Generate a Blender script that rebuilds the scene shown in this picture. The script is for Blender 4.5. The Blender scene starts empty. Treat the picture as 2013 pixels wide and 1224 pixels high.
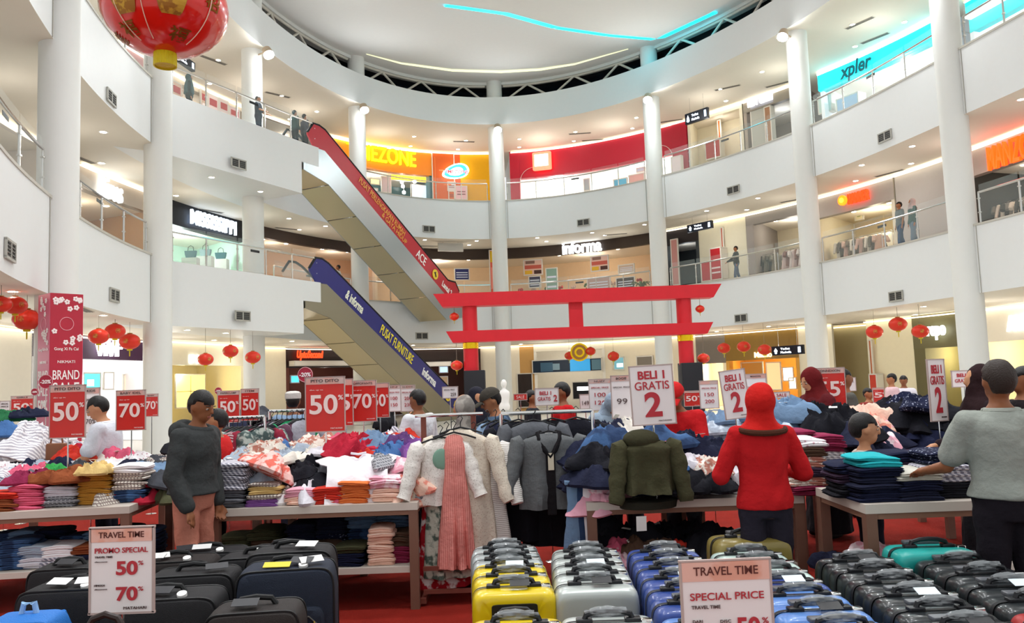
import bpy, math, random
import numpy as np
from mathutils import Vector, Matrix, noise
from math import sin, cos, pi, atan2, hypot, radians, sqrt
# ------------------------------------------------------------------ camera
IW, IH = 2013, 1224
FPX, PITCH, ROLL, CH = 1595.0, .087, -.0356, 1.65      # focal length in pixels, pitch, roll, eye height
sc = bpy.context.scene
COL = sc.collection
_f = np.array([0, cos(PITCH), sin(PITCH)]); _u = np.array([0, -sin(PITCH), cos(PITCH)]); _r = np.array([1., 0, 0])
CR = cos(ROLL)*_r + sin(ROLL)*_u; CU = -sin(ROLL)*_r + cos(ROLL)*_u; CF = _f
cam_d = bpy.data.cameras.new('camera'); cam = bpy.data.objects.new('camera', cam_d); COL.objects.link(cam)
cam_d.sensor_fit = 'HORIZONTAL'; cam_d.sensor_width = 36.0; cam_d.lens = FPX/IW*36.0; cam_d.clip_end = 300
cam.matrix_world = Matrix(((CR[0], CU[0], -CF[0], 0), (CR[1], CU[1], -CF[1], 0), (CR[2], CU[2], -CF[2], CH), (0, 0, 0, 1)))
sc.camera = cam
# ------------------------------------------------------------------ world, exposure
wd = bpy.data.worlds.new('world'); sc.world = wd; wd.use_nodes = True
wd.node_tree.nodes['Background'].inputs[0].default_value = (.96, .98, 1, 1)
wd.node_tree.nodes['Background'].inputs[1].default_value = .45
vs = sc.view_settings
vs.view_transform = 'Standard'; vs.look = 'None'; vs.gamma = 1.0; vs.use_curve_mapping = False
vs.exposure = 1.03
sc.cycles.use_denoising = True
sc.cycles.use_adaptive_sampling = True; sc.cycles.adaptive_threshold = .035; sc.cycles.adaptive_min_samples = 12
sc.cycles.max_bounces = 6; sc.cycles.diffuse_bounces = 4; sc.cycles.glossy_bounces = 3
sc.cycles.transmission_bounces = 4; sc.cycles.transparent_max_bounces = 12
sc.cycles.sample_clamp_indirect = 6.0
def lamp(name, kind, loc, power, color=(1, .95, .88), size=.3, target=None, spot=None, blend=.6):
    d = bpy.data.lights.new(name, kind); d.energy = power; d.color = color
    o = bpy.data.objects.new(name, d); COL.objects.link(o); o.location = loc
    if kind == 'AREA': d.shape = 'DISK'; d.size = size
    elif kind in ('POINT', 'SPOT'): d.shadow_soft_size = size
    if kind == 'SPOT': d.spot_size = spot or 2.2; d.spot_blend = blend
    if target is not None:
        o.rotation_euler = (Vector(target) - Vector(loc)).to_track_quat('-Z', 'Y').to_euler()
    return o
# the atrium: plan curve of the gallery edge (polar about its centre), levels
ACX, ACY, EA, EB, ET = 1.88, 22.24, 12.54, 20.15, .155
FC = [-0.7742, -0.1616, -0.8712, 0.0468, -0.186, -0.0048, 0.0279, -0.1016, 0.0041, -0.1029, -0.0052]
Z1, B1, Z2, B2, B3, Z3 = 5.65, 3.70, 10.85, 8.90, 14.6, 16.0
def rad(t):
    e = 1/hypot(cos(t-ET)/EA, sin(t-ET)/EB) + FC[0]
    for k in range(1, 6): e += FC[2*k-1]*cos(k*t) + FC[2*k]*sin(k*t)
    return e
def cur(t, off=0.):
    r = rad(t) + off
    return Vector((ACX + r*cos(t), ACY + r*sin(t)))
def offt(x, y):
    t = atan2(y-ACY, x-ACX)
    if t < -1.3: t += 2*pi
    return hypot(x-ACX, y-ACY) - rad(t), t
COLT = [3.639, 3.055, 2.545, 2.113, 1.701, 1.245, .70, .094, -.52]
# flood lights at the column heads (visible as bright heads in the photo), downlights of each gallery bay
for i, t in enumerate(COLT):
    p = cur(t, -.95)
    lamp('flood_light', 'SPOT', (p.x, p.y, 14.1), 430, (.93, .97, 1), .35, (1.9 + .35*(p.x-1.9), 18 + .45*(p.y-18), 0), 2.5, .8)
    lamp('flood_uplight', 'SPOT', (p.x, p.y, 14.05), 230, (.92, .97, 1), .35, (1.9, 20, 22), 2.6, .9)
for i in range(len(COLT)-1):
    for lv, (z, o, pw) in enumerate(((B1, 2.6, 20), (B2, 1.7, 13), (B3, 2.2, 22))):
        for f in (.28, .72):
            p = cur(COLT[i] + (COLT[i+1]-COLT[i])*f, o)
            lamp('bay_light', 'POINT', (p.x, p.y, z-1.1), pw, (1, .95, .88), .3)
# hall lamps over the sale floor
for (x, y) in ((-5, 5), (0, 4), (5, 5), (-4, 10), (3, 10), (-2, 16), (6, 16), (2, 24)):
    lamp('hall_light', 'SPOT', (x, y, 16.2), 800, (.97, .985, 1), .5, (x, y+.5, 0), 1.9, .7)
# ------------------------------------------------------------------ pixel helpers (photo pixel -> ray; distance from what the thing touches)
def ray(px, py): return CF + CR*((px-IW/2)/FPX) + CU*((IH/2-py)/FPX)
def atz(px, py, z):
    d = ray(px, py); k = (z-CH)/d[2]; return Vector((d[0]*k, d[1]*k, z))
def aty(px, py, y):
    d = ray(px, py); k = y/d[1]; return Vector((d[0]*k, y, CH+d[2]*k))
def wallhit(px, py, off):
    d = ray(px, py); a, b = 2., 90.
    f = lambda k: offt(d[0]*k, d[1]*k)[0] - off
    for _ in range(48):
        m = (a+b)/2
        if f(m) > 0: b = m
        else: a = m
    return Vector((d[0]*a, d[1]*a, CH + d[2]*a)), offt(d[0]*a, d[1]*a)[1]
# ------------------------------------------------------------------ materials
def lin(c):
    if isinstance(c, str): c = tuple(int(c[i:i+2], 16) for i in (0, 2, 4))
    return tuple(((v/255)/12.92 if v/255 <= .04045 else (((v/255)+.055)/1.055)**2.4) for v in c)
MATS = {}
def M(name, col='ffffff', rough=.6, metal=0., emit=0., spec=.4, trans=0., alpha=1., bump=0., bscale=40., var=0., pat=None, col2=None, ps=20., coat=0., ior=1.45, thin=False):
    if name in MATS: return MATS[name]
    m = bpy.data.materials.new(name); MATS[name] = m; m.use_nodes = True
    nt = m.node_tree; N = nt.nodes; L = nt.links; b = N['Principled BSDF']
    c = lin(col) + (1,)
    b.inputs['Base Color'].default_value = c; b.inputs['Roughness'].default_value = rough
    b.inputs['Metallic'].default_value = metal; b.inputs['Specular IOR Level'].default_value = spec
    b.inputs['IOR'].default_value = ior
    if coat: b.inputs['Coat Weight'].default_value = coat
    if trans: b.inputs['Transmission Weight'].default_value = trans
    if alpha < 1: b.inputs['Alpha'].default_value = alpha
    m.diffuse_color = c
    if emit:
        b.inputs['Emission Color'].default_value = c; b.inputs['Emission Strength'].default_value = emit
    tc = None
    def coord():
        nonlocal tc
        if tc is None: tc = N.new('ShaderNodeTexCoord')
        return tc.outputs['Object']
    src = None
    if pat:
        c2 = lin(col2 or 'ffffff') + (1,)
        mix = N.new('ShaderNodeMix'); mix.data_type = 'RGBA'
        mix.inputs[6].default_value = c; mix.inputs[7].default_value = c2
        if pat in ('stripe', 'vstripe', 'hstripe'):
            w = N.new('ShaderNodeTexWave'); w.wave_type = 'BANDS'; w.bands_direction = {'stripe': 'DIAGONAL', 'vstripe': 'X', 'hstripe': 'Z'}[pat]
            w.inputs['Scale'].default_value = ps; w.inputs['Distortion'].default_value = .8; w.inputs['Detail'].default_value = 0
            L.new(coord(), w.inputs['Vector']); r = N.new('ShaderNodeValToRGB'); r.color_ramp.elements[0].position = .42; r.color_ramp.elements[1].position = .55
            L.new(w.outputs['Fac'], r.inputs[0]); L.new(r.outputs[0], mix.inputs[0])
        elif pat == 'check':
            ws = []
            for dr in ('X', 'Y', 'Z'):
                w = N.new('ShaderNodeTexWave'); w.bands_direction = dr; w.inputs['Scale'].default_value = ps; w.inputs['Detail'].default_value = 0; L.new(coord(), w.inputs['Vector'])
                g = N.new('ShaderNodeMath'); g.operation = 'GREATER_THAN'; g.inputs[1].default_value = .72; L.new(w.outputs['Fac'], g.inputs[0]); ws.append(g)
            a = N.new('ShaderNodeMath'); a.operation = 'MAXIMUM'; L.new(ws[0].outputs[0], a.inputs[0]); L.new(ws[2].outputs[0], a.inputs[1]); L.new(a.outputs[0], mix.inputs[0])
        elif pat == 'dots':
            v = N.new('ShaderNodeTexVoronoi'); v.inputs['Scale'].default_value = ps; L.new(coord(), v.inputs['Vector'])
            g = N.new('ShaderNodeMath'); g.operation = 'LESS_THAN'; g.inputs[1].default_value = .28; L.new(v.outputs['Distance'], g.inputs[0]); L.new(g.outputs[0], mix.inputs[0])
        elif pat in ('blotch', 'floral'):
            n = N.new('ShaderNodeTexNoise'); n.inputs['Scale'].default_value = ps; n.inputs['Detail'].default_value = 3; L.new(coord(), n.inputs['Vector'])
            r = N.new('ShaderNodeValToRGB'); r.color_ramp.elements[0].position = .47; r.color_ramp.elements[1].position = .55
            L.new(n.outputs['Fac'], r.inputs[0]); L.new(r.outputs[0], mix.inputs[0])
        src = mix.outputs[2]
    if var:
        n = N.new('ShaderNodeTexNoise'); n.inputs['Scale'].default_value = 6; n.inputs['Detail'].default_value = 4; L.new(coord(), n.inputs['Vector'])
        mp = N.new('ShaderNodeMapRange'); mp.inputs[3].default_value = 1-var; mp.inputs[4].default_value = 1+var; L.new(n.outputs['Fac'], mp.inputs[0])
        h = N.new('ShaderNodeHueSaturation')
        if src: L.new(src, h.inputs['Color'])
        else: h.inputs['Color'].default_value = c
        L.new(mp.outputs[0], h.inputs['Value']); src = h.outputs[0]
    if src:
        L.new(src, b.inputs['Base Color'])
        if emit: L.new(src, b.inputs['Emission Color'])
    if bump:
        n = N.new('ShaderNodeTexNoise'); n.inputs['Scale'].default_value = bscale; n.inputs['Detail'].default_value = 3; L.new(coord(), n.inputs['Vector'])
        bp = N.new('ShaderNodeBump'); bp.inputs['Strength'].default_value = bump; bp.inputs['Distance'].default_value = .02
        L.new(n.outputs['Fac'], bp.inputs['Height']); L.new(bp.outputs[0], b.inputs['Normal'])
    if emit and emit < 40: m.cycles.emission_sampling = 'NONE' if emit < 6 else 'AUTO'
    return m
def cloth(col, pat=None, col2=None, ps=20., rough=.9):
    return M('cloth_%s_%s_%s_%g' % (col, pat, col2, ps), col, rough, spec=.15, bump=.35, bscale=30., var=.12, pat=pat, col2=col2, ps=ps)
def glow(col, e):
    return M('glow_%s_%g' % (col, e), col, .5, emit=e)
WHITE = M('white_paint', 'dbdcd8', .55, bump=.05, bscale=300, var=.015)
FASC = M('fascia_paint', 'dadcdb', .5, bump=.04, bscale=200, var=.015)
CEIL = M('ceiling_paint', 'ddd6c8', .7, var=.015)
STEEL = M('brushed_steel', 'c9c8c2', .28, 1.0, bump=.08, bscale=6)
CHROME = M('chrome', 'd8d8d6', .15, 1.0)
DARK = M('dark_plastic', '1b1b1d', .4)
BLACK = M('black_rubber', '121213', .6)
GLASS = M('railing_glass', 'e6f2ee', .03, spec=.5, alpha=.13)
PLASTIC = M('clear_plastic_wrap', 'e8eef0', .12, spec=.6, alpha=.2)
# ------------------------------------------------------------------ mesh building
class MB:
    def __init__(s): s.v = []; s.f = []; s.m = []; s.mi = 0; s.smooth = True
    def add(s, vs, fs):
        b = len(s.v); s.v += [tuple(v) for v in vs]
        for f in fs: s.f.append(tuple(i+b for i in f)); s.m.append(s.mi)
        return s
    def box(s, c, d, rz=0., mat=None):
        x, y, z = d[0]/2, d[1]/2, d[2]/2
        vs = [Vector((a*x, b*y, e*z)) for e in (-1, 1) for b in (-1, 1) for a in (-1, 1)]
        R = mat or Matrix.Rotation(rz, 3, 'Z'); c = Vector(c)
        return s.add([R @ v + c for v in vs], [(0, 2, 3, 1), (4, 5, 7, 6), (0, 1, 5, 4), (2, 6, 7, 3), (0, 4, 6, 2), (1, 3, 7, 5)])
    def bx(s, x0, x1, y0, y1, z0, z1): return s.box(((x0+x1)/2, (y0+y1)/2, (z0+z1)/2), (x1-x0, y1-y0, z1-z0))
    def rings(s, rs, cap0=True, cap1=True, closed=True):
        n = len(rs[0]); vs = [p for r in rs for p in r]; fs = []
        for i in range(len(rs)-1):
            for j in range(n if closed else n-1):
                k = (j+1) % n; fs.append((i*n+j, i*n+k, (i+1)*n+k, (i+1)*n+j))
        if cap0: fs.append(tuple(range(n-1, -1, -1)))
        if cap1: fs.append(tuple((len(rs)-1)*n+j for j in range(n)))
        return s.add(vs, fs)
    def cyl(s, p0, p1, r0, r1=None, n=12, caps=True):
        p0, p1 = Vector(p0), Vector(p1); r1 = r0 if r1 is None else r1
        q = (p1-p0).to_track_quat('Z', 'Y').to_matrix()
        return s.rings([[p + q @ Vector((r*cos(2*pi*j/n), r*sin(2*pi*j/n), 0)) for j in range(n)] for p, r in ((p0, r0), (p1, r1))], caps, caps)
    def tube(s, pts, r, n=8, caps=True):
        pts = [Vector(p) for p in pts]; rs = []; up = None
        for i, p in enumerate(pts):
            d = (pts[min(i+1, len(pts)-1)] - pts[max(i-1, 0)]).normalized()
            if up is None: up = Vector((0, 0, 1)) if abs(d.z) < .9 else Vector((1, 0, 0))
            a = d.cross(up).normalized(); up = a.cross(d).normalized()
            rr = r[i] if isinstance(r, (list, tuple)) else r
            rs.append([p + a*rr*cos(2*pi*j/n) + up*rr*sin(2*pi*j/n) for j in range(n)])
        return s.rings(rs, caps, caps)
    def lathe(s, prof, n=20, c=(0, 0, 0), sx=1., sy=1., fn=None):
        c = Vector(c)
        return s.rings([[c + Vector((r*(fn(2*pi*j/n, z) if fn else 1)*cos(2*pi*j/n)*sx, r*(fn(2*pi*j/n, z) if fn else 1)*sin(2*pi*j/n)*sy, z)) for j in range(n)] for r, z in prof])
    def prism(s, poly, z0, z1):
        n = len(poly)
        return s.rings([[Vector((p[0], p[1], z)) for p in poly] for z in (z0, z1)])
    def rbox(s, c, d, r, k=3, mat=None, axis='Z'):
        # box with rounded vertical edges and softened top/bottom rims
        x, y, z = d[0]/2, d[1]/2, d[2]/2; e = min(r*.55, z*.6); c = Vector(c); R = mat or Matrix.Identity(3)
        def ring(inset, zz):
            o = []
            for q in range(4):
                for i in range(k+1):
                    a = (q + i/k)*pi/2; rr = max(r-inset, .0005)
                    o.append(R @ Vector(((x-r)*(1 if q in (0, 3) else -1) + rr*cos(a), (y-r)*(1 if q in (0, 1) else -1) + rr*sin(a), zz)) + c)
            return o
        return s.rings([ring(e, -z), ring(e*.3, -z+e*.3), ring(0, -z+e), ring(0, z-e), ring(e*.3, z-e*.3), ring(e, z)])
    def ell(s, c, rx, ry, rz, n=14, k=9, R=None):
        c = Vector(c); R = R or Matrix.Identity(3); rs = []
        for i in range(k):
            a = -pi/2 + pi*(i+.35)/(k-.3)
            rs.append([c + R @ Vector((rx*cos(a)*cos(2*pi*j/n), ry*cos(a)*sin(2*pi*j/n), rz*sin(a))) for j in range(n)])
        return s.rings(rs)
    def mesh(s, name, mats, smooth=None):
        me = bpy.data.meshes.new(name); me.from_pydata(s.v, [], s.f)
        for m in (mats if isinstance(mats, (list, tuple)) else [mats]): me.materials.append(m)
        if any(s.m): me.polygons.foreach_set('material_index', s.m)
        if smooth is None: smooth = s.smooth
        me.polygons.foreach_set('use_smooth', [bool(smooth)]*len(s.f))
        me.update()
        if smooth: me.set_sharp_from_angle(angle=.7)
        return me
    def build(s, name, mats, parent=None, smooth=None, loc=None, rz=0):
        return put(name, s.mesh(name, mats, smooth), parent, loc, rz)
def put(name, me, parent=None, loc=None, rz=0., scale=None):
    o = bpy.data.objects.new(name, me); COL.objects.link(o)
    if parent: o.parent = parent
    if loc is not None: o.location = loc
    if rz: o.rotation_euler[2] = rz
    if scale is not None: o.scale = scale if not isinstance(scale, (int, float)) else (scale,)*3
    return o
def tag(o, label=None, cat=None, group=None, kind=None):
    if label: o['label'] = label
    if cat: o['category'] = cat
    if group: o['group'] = group
    if kind: o['kind'] = kind
    return o
def thing(name, label, cat, loc=(0, 0, 0), rz=0., group=None):
    o = bpy.data.objects.new(name, None); COL.objects.link(o); o.location = loc; o.rotation_euler[2] = rz
    o.empty_display_size = .1
    return tag(o, label, cat, group)
def struct(name, mb, mats, parent=None, smooth=None):
    o = mb.build(name, mats, parent, smooth)
    if not parent: o['kind'] = 'structure'
    return o
def setmat(o, m):
    o.material_slots[0].link = 'OBJECT'; o.material_slots[0].material = m
    return o
def copy_tree(o, parent=None):
    c = o.copy(); COL.objects.link(c); c.parent = parent
    for ch in list(o.children): copy_tree(ch, c)
    return c
KIDS = {}
# a scratch scene evaluates text and modifiers without touching the big one
TS_ = bpy.data.scenes.new('scratch')
def evaluated(o):
    TS_.collection.objects.link(o); vl = TS_.view_layers[0]; vl.update(); dg = vl.depsgraph; dg.update()
    return bpy.data.meshes.new_from_object(o.evaluated_get(dg))
# ------------------------------------------------------------------ lettering: text -> mesh in the XZ plane, fitted to a width and height
TXT = {}
def text_mesh(s, w, h, mat, ext=.004, bold=.0, cx=0., cz=0., y=0., shear=0.):
    """letters facing -Y, centred at (cx, y, cz), fitted to w x h"""
    if any(c in s for c in 'MWVNAX'): bold = min(bold, .006)
    key = (s, round(bold, 3), round(shear, 2))
    if key not in TXT:
        cu = bpy.data.curves.new('t', 'FONT'); cu.body = s; cu.size = 1; cu.resolution_u = 5; cu.extrude = .5; cu.offset = bold; cu.shear = shear
        o = bpy.data.objects.new('t', cu)
        me = evaluated(o)
        v = np.zeros(len(me.vertices)*3); me.vertices.foreach_get('co', v); v = v.reshape(-1, 3)
        fs = [tuple(p.vertices) for p in me.polygons]
        lo, hi = v.min(0), v.max(0)
        TXT[key] = ((v - (lo+hi)/2)/np.maximum(hi-lo, 1e-6), fs)
        bpy.data.objects.remove(o); bpy.data.curves.remove(cu); bpy.data.meshes.remove(me)
    v, fs = TXT[key]
    q = np.stack([v[:, 0]*w + cx, -v[:, 2]*ext + y, v[:, 1]*h + cz], 1)
    me = bpy.data.meshes.new('lettering'); me.from_pydata([tuple(a) for a in q], [], fs); me.materials.append(mat); me.update()
    return me
def text(parent, s, w, h, mat, cx=0., cz=0., y=0., ext=.004, bold=.0, name='lettering', shear=0.):
    return put(name, text_mesh(s, w, h, mat, ext, bold, cx, cz, y, shear), parent)
ORDW = 'first second third fourth fifth sixth seventh eighth ninth tenth eleventh twelfth thirteenth fourteenth fifteenth sixteenth seventeenth eighteenth nineteenth twentieth twenty-first twenty-second twenty-third twenty-fourth twenty-fifth twenty-sixth twenty-seventh'.split()
# ------------------------------------------------------------------ shell: floors, galleries, roof
T0, T1 = -.62, 4.02
TS = [T0 + (T1-T0)*i/220 for i in range(221)]
TILE = M('mall_floor_tile', 'cbc7be', .25, var=.04)
CARPET = M('red_carpet', '86231a', .95, spec=.1, bump=.5, bscale=250, var=.18)
b = MB(); b.bx(-30, 34, -6, 62, -.3, -.012); struct('floor', b, TILE, smooth=False)
b = MB(); b.bx(-7.5, 7.5, 1.0, 14.5, -.012, 0); o = struct('floor_red_carpet', b, CARPET, smooth=False)
def ring_strip(name, o0, o1, zt, zb, mats, mi=(0, 1, 2, 2), t0=T0, t1=T1, closed=True):
    """band between two offsets of the gallery curve: top, inner face, bottom, outer face"""
    b = MB(); n = int((t1-t0)*42)+2
    ts = [t0 + (t1-t0)*i/(n-1) for i in range(n)]
    I = [cur(t, o0) for t in ts]; O = [cur(t, o1) for t in ts]
    def quad(a, za, c, zc, k):
        b.mi = k; vs = []
        for i in range(n): vs += [(a[i].x, a[i].y, za), (c[i].x, c[i].y, zc)]
        b.add(vs, [(2*i, 2*i+1, 2*i+3, 2*i+2) for i in range(n-1)])
    quad(I, zt, O, zt, mi[0]); quad(I, zt, I, zb, mi[1]); quad(I, zb, O, zb, mi[2]); quad(O, zt, O, zb, mi[3])
    for e in (0, n-1):
        b.mi = mi[1]; b.add([(I[e].x, I[e].y, zt), (O[e].x, O[e].y, zt), (O[e].x, O[e].y, zb), (I[e].x, I[e].y, zb)], [(0, 1, 2, 3)])
    return struct(name, b, mats)
ring_strip('floor_first_gallery', 0, 10, Z1, B1, [TILE, FASC, CEIL])
ring_strip('floor_second_gallery', 0, 10, Z2, B2, [TILE, FASC, CEIL])
ring_strip('ceiling_top_gallery', -.7, 10, Z3, B3, [FASC, FASC, CEIL])
# thin stainless kerb along the edge of each gallery floor
for z in (Z1, Z2):
    b = MB()
    for i in range(len(TS)-1):
        pass
    ring_strip('trim_1' if z == Z1 else 'trim_2', -.02, .10, z+.03, z-.03, [M('kerb_grey', 'b9b5aa', .4)], (0, 0, 0, 0))
# escalator landing: a wedge that runs out from column 2 into the atrium at both upper levels
ED = Vector((.466, .885)).normalized(); EN = Vector((-ED.y, ED.x))      # escalator direction (downwards), its far side
LA = Vector((-10.35, 23.9)); LB = Vector((-7.62, 29.55)); LB2 = Vector((-7.18, 30.40))
for z, nm in ((Z1, 'floor_first_landing'), (Z2, 'floor_second_landing')):
    b = MB(); zb = z-1.95
    back = [cur(t, 1.2) for t in (2.48, 2.62, 2.74, 2.86, 2.98, 3.08)]
    C1 = LB + EN*2.6; C2 = LB2 + EN*2.6
    poly = [LA, LB, C1] + back; b.prism([(p.x, p.y) for p in poly], zb-.004, z+.004)
    b.prism([(p.x, p.y) for p in (LB, LB2, C2, C1)], z-.75, z+.004)
    struct(nm, b, FASC, smooth=False)
# columns
def column(t, i):
    p = cur(t, -.02); b = MB()
    b.cyl((p.x, p.y, 0), (p.x, p.y, B3+.02), .39, n=32, caps=False)
    b.cyl((p.x, p.y, Z3-.05), (p.x, p.y, 17.0), .39, n=32, caps=False)
    struct('column', b, WHITE)
    for z, zb in ((Z1, B1), (Z2, B2)):     # shadow joint where the gallery edge meets the column
        b = MB()
        for s in (-1, 1):
            q = cur(t + s*.47/rad(t), -.012); b.cyl((q.x, q.y, zb), (q.x, q.y, z), .012, n=6)
        struct('trim_joint', b, M('joint_grey', 'a8a69c', .8))
for i, t in enumerate(COLT): column(t, i)
# roof: truss ring in front of dark night glazing, plaster ceiling with coves
NIGHT = M('night_glazing', '10141c', .12, spec=.6)
ring_strip('window_1', .75, .8, 17.0, Z3-.1, [NIGHT], (0, 0, 0, 0))
b = MB()
pts = [cur(t, .8) for t in TS]
b.prism([(p.x, p.y) for p in pts], 17.0, 17.2); struct('ceiling', b, M('roof_plaster', 'd8d7d4', .8, var=.02), smooth=False)
ring_strip('ceiling_rim', -.1, .1, 17.0, 16.86, [WHITE], (0, 0, 0, 0))
TRW = M('truss_paint', 'cfc9bd', .5)
for i in range(len(COLT)-1):
    ta, tb = COLT[i+1], COLT[i]
    ta += .47/rad(ta); tb -= .47/rad(tb)
    tr = tag(bpy.data.objects.new('roof_truss', None), 'white steel zigzag roof truss, %s bay from the left' % ORDW[i], 'truss'); COL.objects.link(tr)
    c = cur((ta+tb)/2, 0); tr.location = (c.x, c.y, Z3)
    L = lambda t, z: Vector((cur(t, .05).x-c.x, cur(t, .05).y-c.y, z-Z3))
    n = max(4, round((tb-ta)*rad((ta+tb)/2)/1.25)); n += n % 2
    for z in (16.83,):
        b = MB(); b.tube([L(ta+(tb-ta)*k/12, z) for k in range(13)], .06, 8); b.build('top_chord', TRW, tr)
    for k in range(n):
        za, zb = (Z3, 16.83) if k % 2 == 0 else (16.83, Z3)
        b = MB(); b.tube([L(ta+(tb-ta)*k/n, za), L(ta+(tb-ta)*(k+1)/n, zb)], .055, 8); b.build('brace', TRW, tr)
# dropped ceiling panel with a cyan light line along its edge, and a faint pale yellow cove
CP = [(-7.5, 29.6), (-4.6, 30.4), (-2.13, 31.33), (.31, 32.27), (2.49, 33.78), (4.8, 34.73), (6.93, 35.33), (8.77, 32.98), (10.0, 30.6)]
b = MB(); b.prism(CP + [(10.5, 8), (-7.5, 8)], 16.82, 16.999); struct('ceiling_dropped_panel', b, M('roof_panel', 'd8d7d2', .8, var=.02), smooth=False)
CY = thing('cyan_light_strip', 'cyan LED line bent along the edge of the roof panel', 'light', (2.4, 33.7, 16.9))
b = MB()
for i in range(2, len(CP)-2):
    p, q = Vector(CP[i]), Vector(CP[i+1]); d = (q-p).normalized(); n = Vector((-d.y, d.x))
    b.add([(p.x-2.4+n.x*.02, p.y-33.7+n.y*.02, -.09), (q.x-2.4+n.x*.02, q.y-33.7+n.y*.02, -.09), (q.x-2.4+n.x*.55, q.y-33.7+n.y*.55, .07), (p.x-2.4+n.x*.55, p.y-33.7+n.y*.55, .07)], [(0, 1, 2, 3)])
b.build('diffuser', glow('18e6ff', 1.6), CY, smooth=False)
YC = thing('yellow_cove_light', 'faint pale yellow light cove curving across the roof near the truss', 'light', (0, 38, 16.98))
yp = [(-6.3, 36.27), (-4.87, 37.5), (-2.5, 38.6), (-.12, 39.0), (1.8, 38.9), (3.49, 38.36), (5.87, 36.75)]
b = MB(); n = len(yp); vs = []
for i, p in enumerate(yp):
    w = .13*sin(pi*(i+.3)/(n-.4)); vs += [(p[0], p[1]-38-w, .0), (p[0], p[1]-38+w, -.02)]
b.add(vs, [(2*i, 2*i+1, 2*i+3, 2*i+2) for i in range(n-1)]); b.build('diffuser', glow('dfe0b4', .62), YC)
# ------------------------------------------------------------------ railings: posts, handrail, glass panes
def railing(pts, z, label, n=None, hand=True):
    pts = [Vector(p) for p in pts]
    seg = [0]
    for i in range(1, len(pts)): seg.append(seg[-1] + (pts[i]-pts[i-1]).length)
    tot = seg[-1]
    def at(s):
        s = min(max(s, 0), tot)
        for i in range(1, len(pts)):
            if s <= seg[i]+1e-6: return pts[i-1].lerp(pts[i], (s-seg[i-1])/max(seg[i]-seg[i-1], 1e-6))
        return pts[-1]
    c = at(tot/2); r = thing('glass_railing', label, 'railing', (c.x, c.y, z))
    n = n or max(1, round(tot/1.45))
    for k in range(n+1):
        p = at(tot*k/n) - c; b = MB()
        b.tube([(p.x, p.y, 0), (p.x, p.y, .6), (p.x, p.y, .9)], .026, 6); b.box((p.x, p.y, .35), (.07, .07, .03)); b.box((p.x, p.y, .75), (.07, .07, .03)); b.build('post', STEEL, r)
    for k in range(n):
        b = MB(); a0, a1 = tot*k/n+.03, tot*(k+1)/n-.03
        ps = [at(a0+(a1-a0)*j/4) - c for j in range(5)]
        b.rings([[Vector((p.x, p.y, .08)), Vector((p.x, p.y, 1.14))] for p in ps], False, False, closed=False); b.build('glass_pane', GLASS, r, smooth=False)
    st = at(tot*.52) - c; st2 = at(tot*.52+.02) - c; dd = (st2-st).normalized(); b = MB(); b.box((st.x+dd.y*.012, st.y-dd.x*.012, .78), (.42, .008, .085), atan2(dd.y, dd.x)); b.build('sticker', M('sticker_black', '17181a', .5), r, smooth=False)
    b = MB(); m = max(3, int(tot/.5)); b.tube([tuple(at(tot*k/m) - c) + (.92,) for k in range(m+1)], .032, 8); b.build('handrail', CHROME, r)
    return r
ORD = ['far right end', 'right', 'middle right', 'centre right', 'centre', 'centre left', 'middle left', 'left', 'far left end']
for lv, z in (('first', Z1), ('second', Z2)):
    for i in range(len(COLT)-1):
        ta, tb = COLT[i+1]+.5/rad(COLT[i+1]), COLT[i]-.5/rad(COLT[i])
        if i == 1: continue                       # the landing takes this bay
        if i == 2: tb = min(tb, 2.44)
        railing([cur(ta+(tb-ta)*k/10, .12) for k in range(11)], z, 'glass railing of the %s gallery, %s bay from the left' % (lv, ORDW[i]))
    A = LA + EN*.12 + ED*.45; B = LB2 + EN*.12 - ED*.1
    railing([A.lerp(B, k/6) for k in range(7)], z, 'glass railing along the escalator landing of the %s gallery' % lv)
# ------------------------------------------------------------------ air grilles on the gallery edges
def grille(px, py, off, i, w=.62, h=.3, name='air_grille', z=None, plan=None):
    if plan is None:
        p, t = wallhit(px, py, off); a = cur(t+.01, off); c = cur(t-.01, off); d = (c-a).normalized(); rz = atan2(d.y, d.x)
    else: p, rz = plan
    r = thing(name, 'dark air grille on the white gallery edge, %s' % i, 'vent', p, rz)
    b = MB(); b.bx(-w/2, w/2, -.02, .0, -h/2, h/2); b.build('backing', M('grille_dark', '3a3a38', .6), r, smooth=False)
    fm = M('grille_frame', 'a9a79e', .5); b = MB()
    for z0 in (-h/2, h/2): b.bx(-w/2-.02, w/2+.02, -.04, 0, z0-.02, z0+.02)
    for x0 in (-w/2, 0, w/2): b.bx(x0-.02, x0+.02, -.04, 0, -h/2, h/2)
    b.build('frame', fm, r, smooth=False)
    for k in range(5):
        b = MB(); zz = -h/2 + h*(k+.5)/5; b.bx(-w/2, w/2, -.035, -.02, zz-.008, zz+.006); b.build('slat', M('grille_slat', '6e6d68', .5), r, smooth=False)
for i, (px, py, w) in enumerate([(218, 192, 'upper left by the big lantern'), (18, 492, 'lower far left'), (224, 580, 'above the pink banner pillar'), (843, 450, 'upper, right of the escalator'),
        (1147, 437, 'above the informa sign'), (1442, 373, 'upper middle right'), (1740, 268, 'upper right below the cyan shop'), (1457, 625, 'lower, right of the red gate'), (1762, 582, 'lower right'), (829, 660, 'lower, beside the escalator foot')]):
    grille(px, py, -.01, w)
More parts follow.
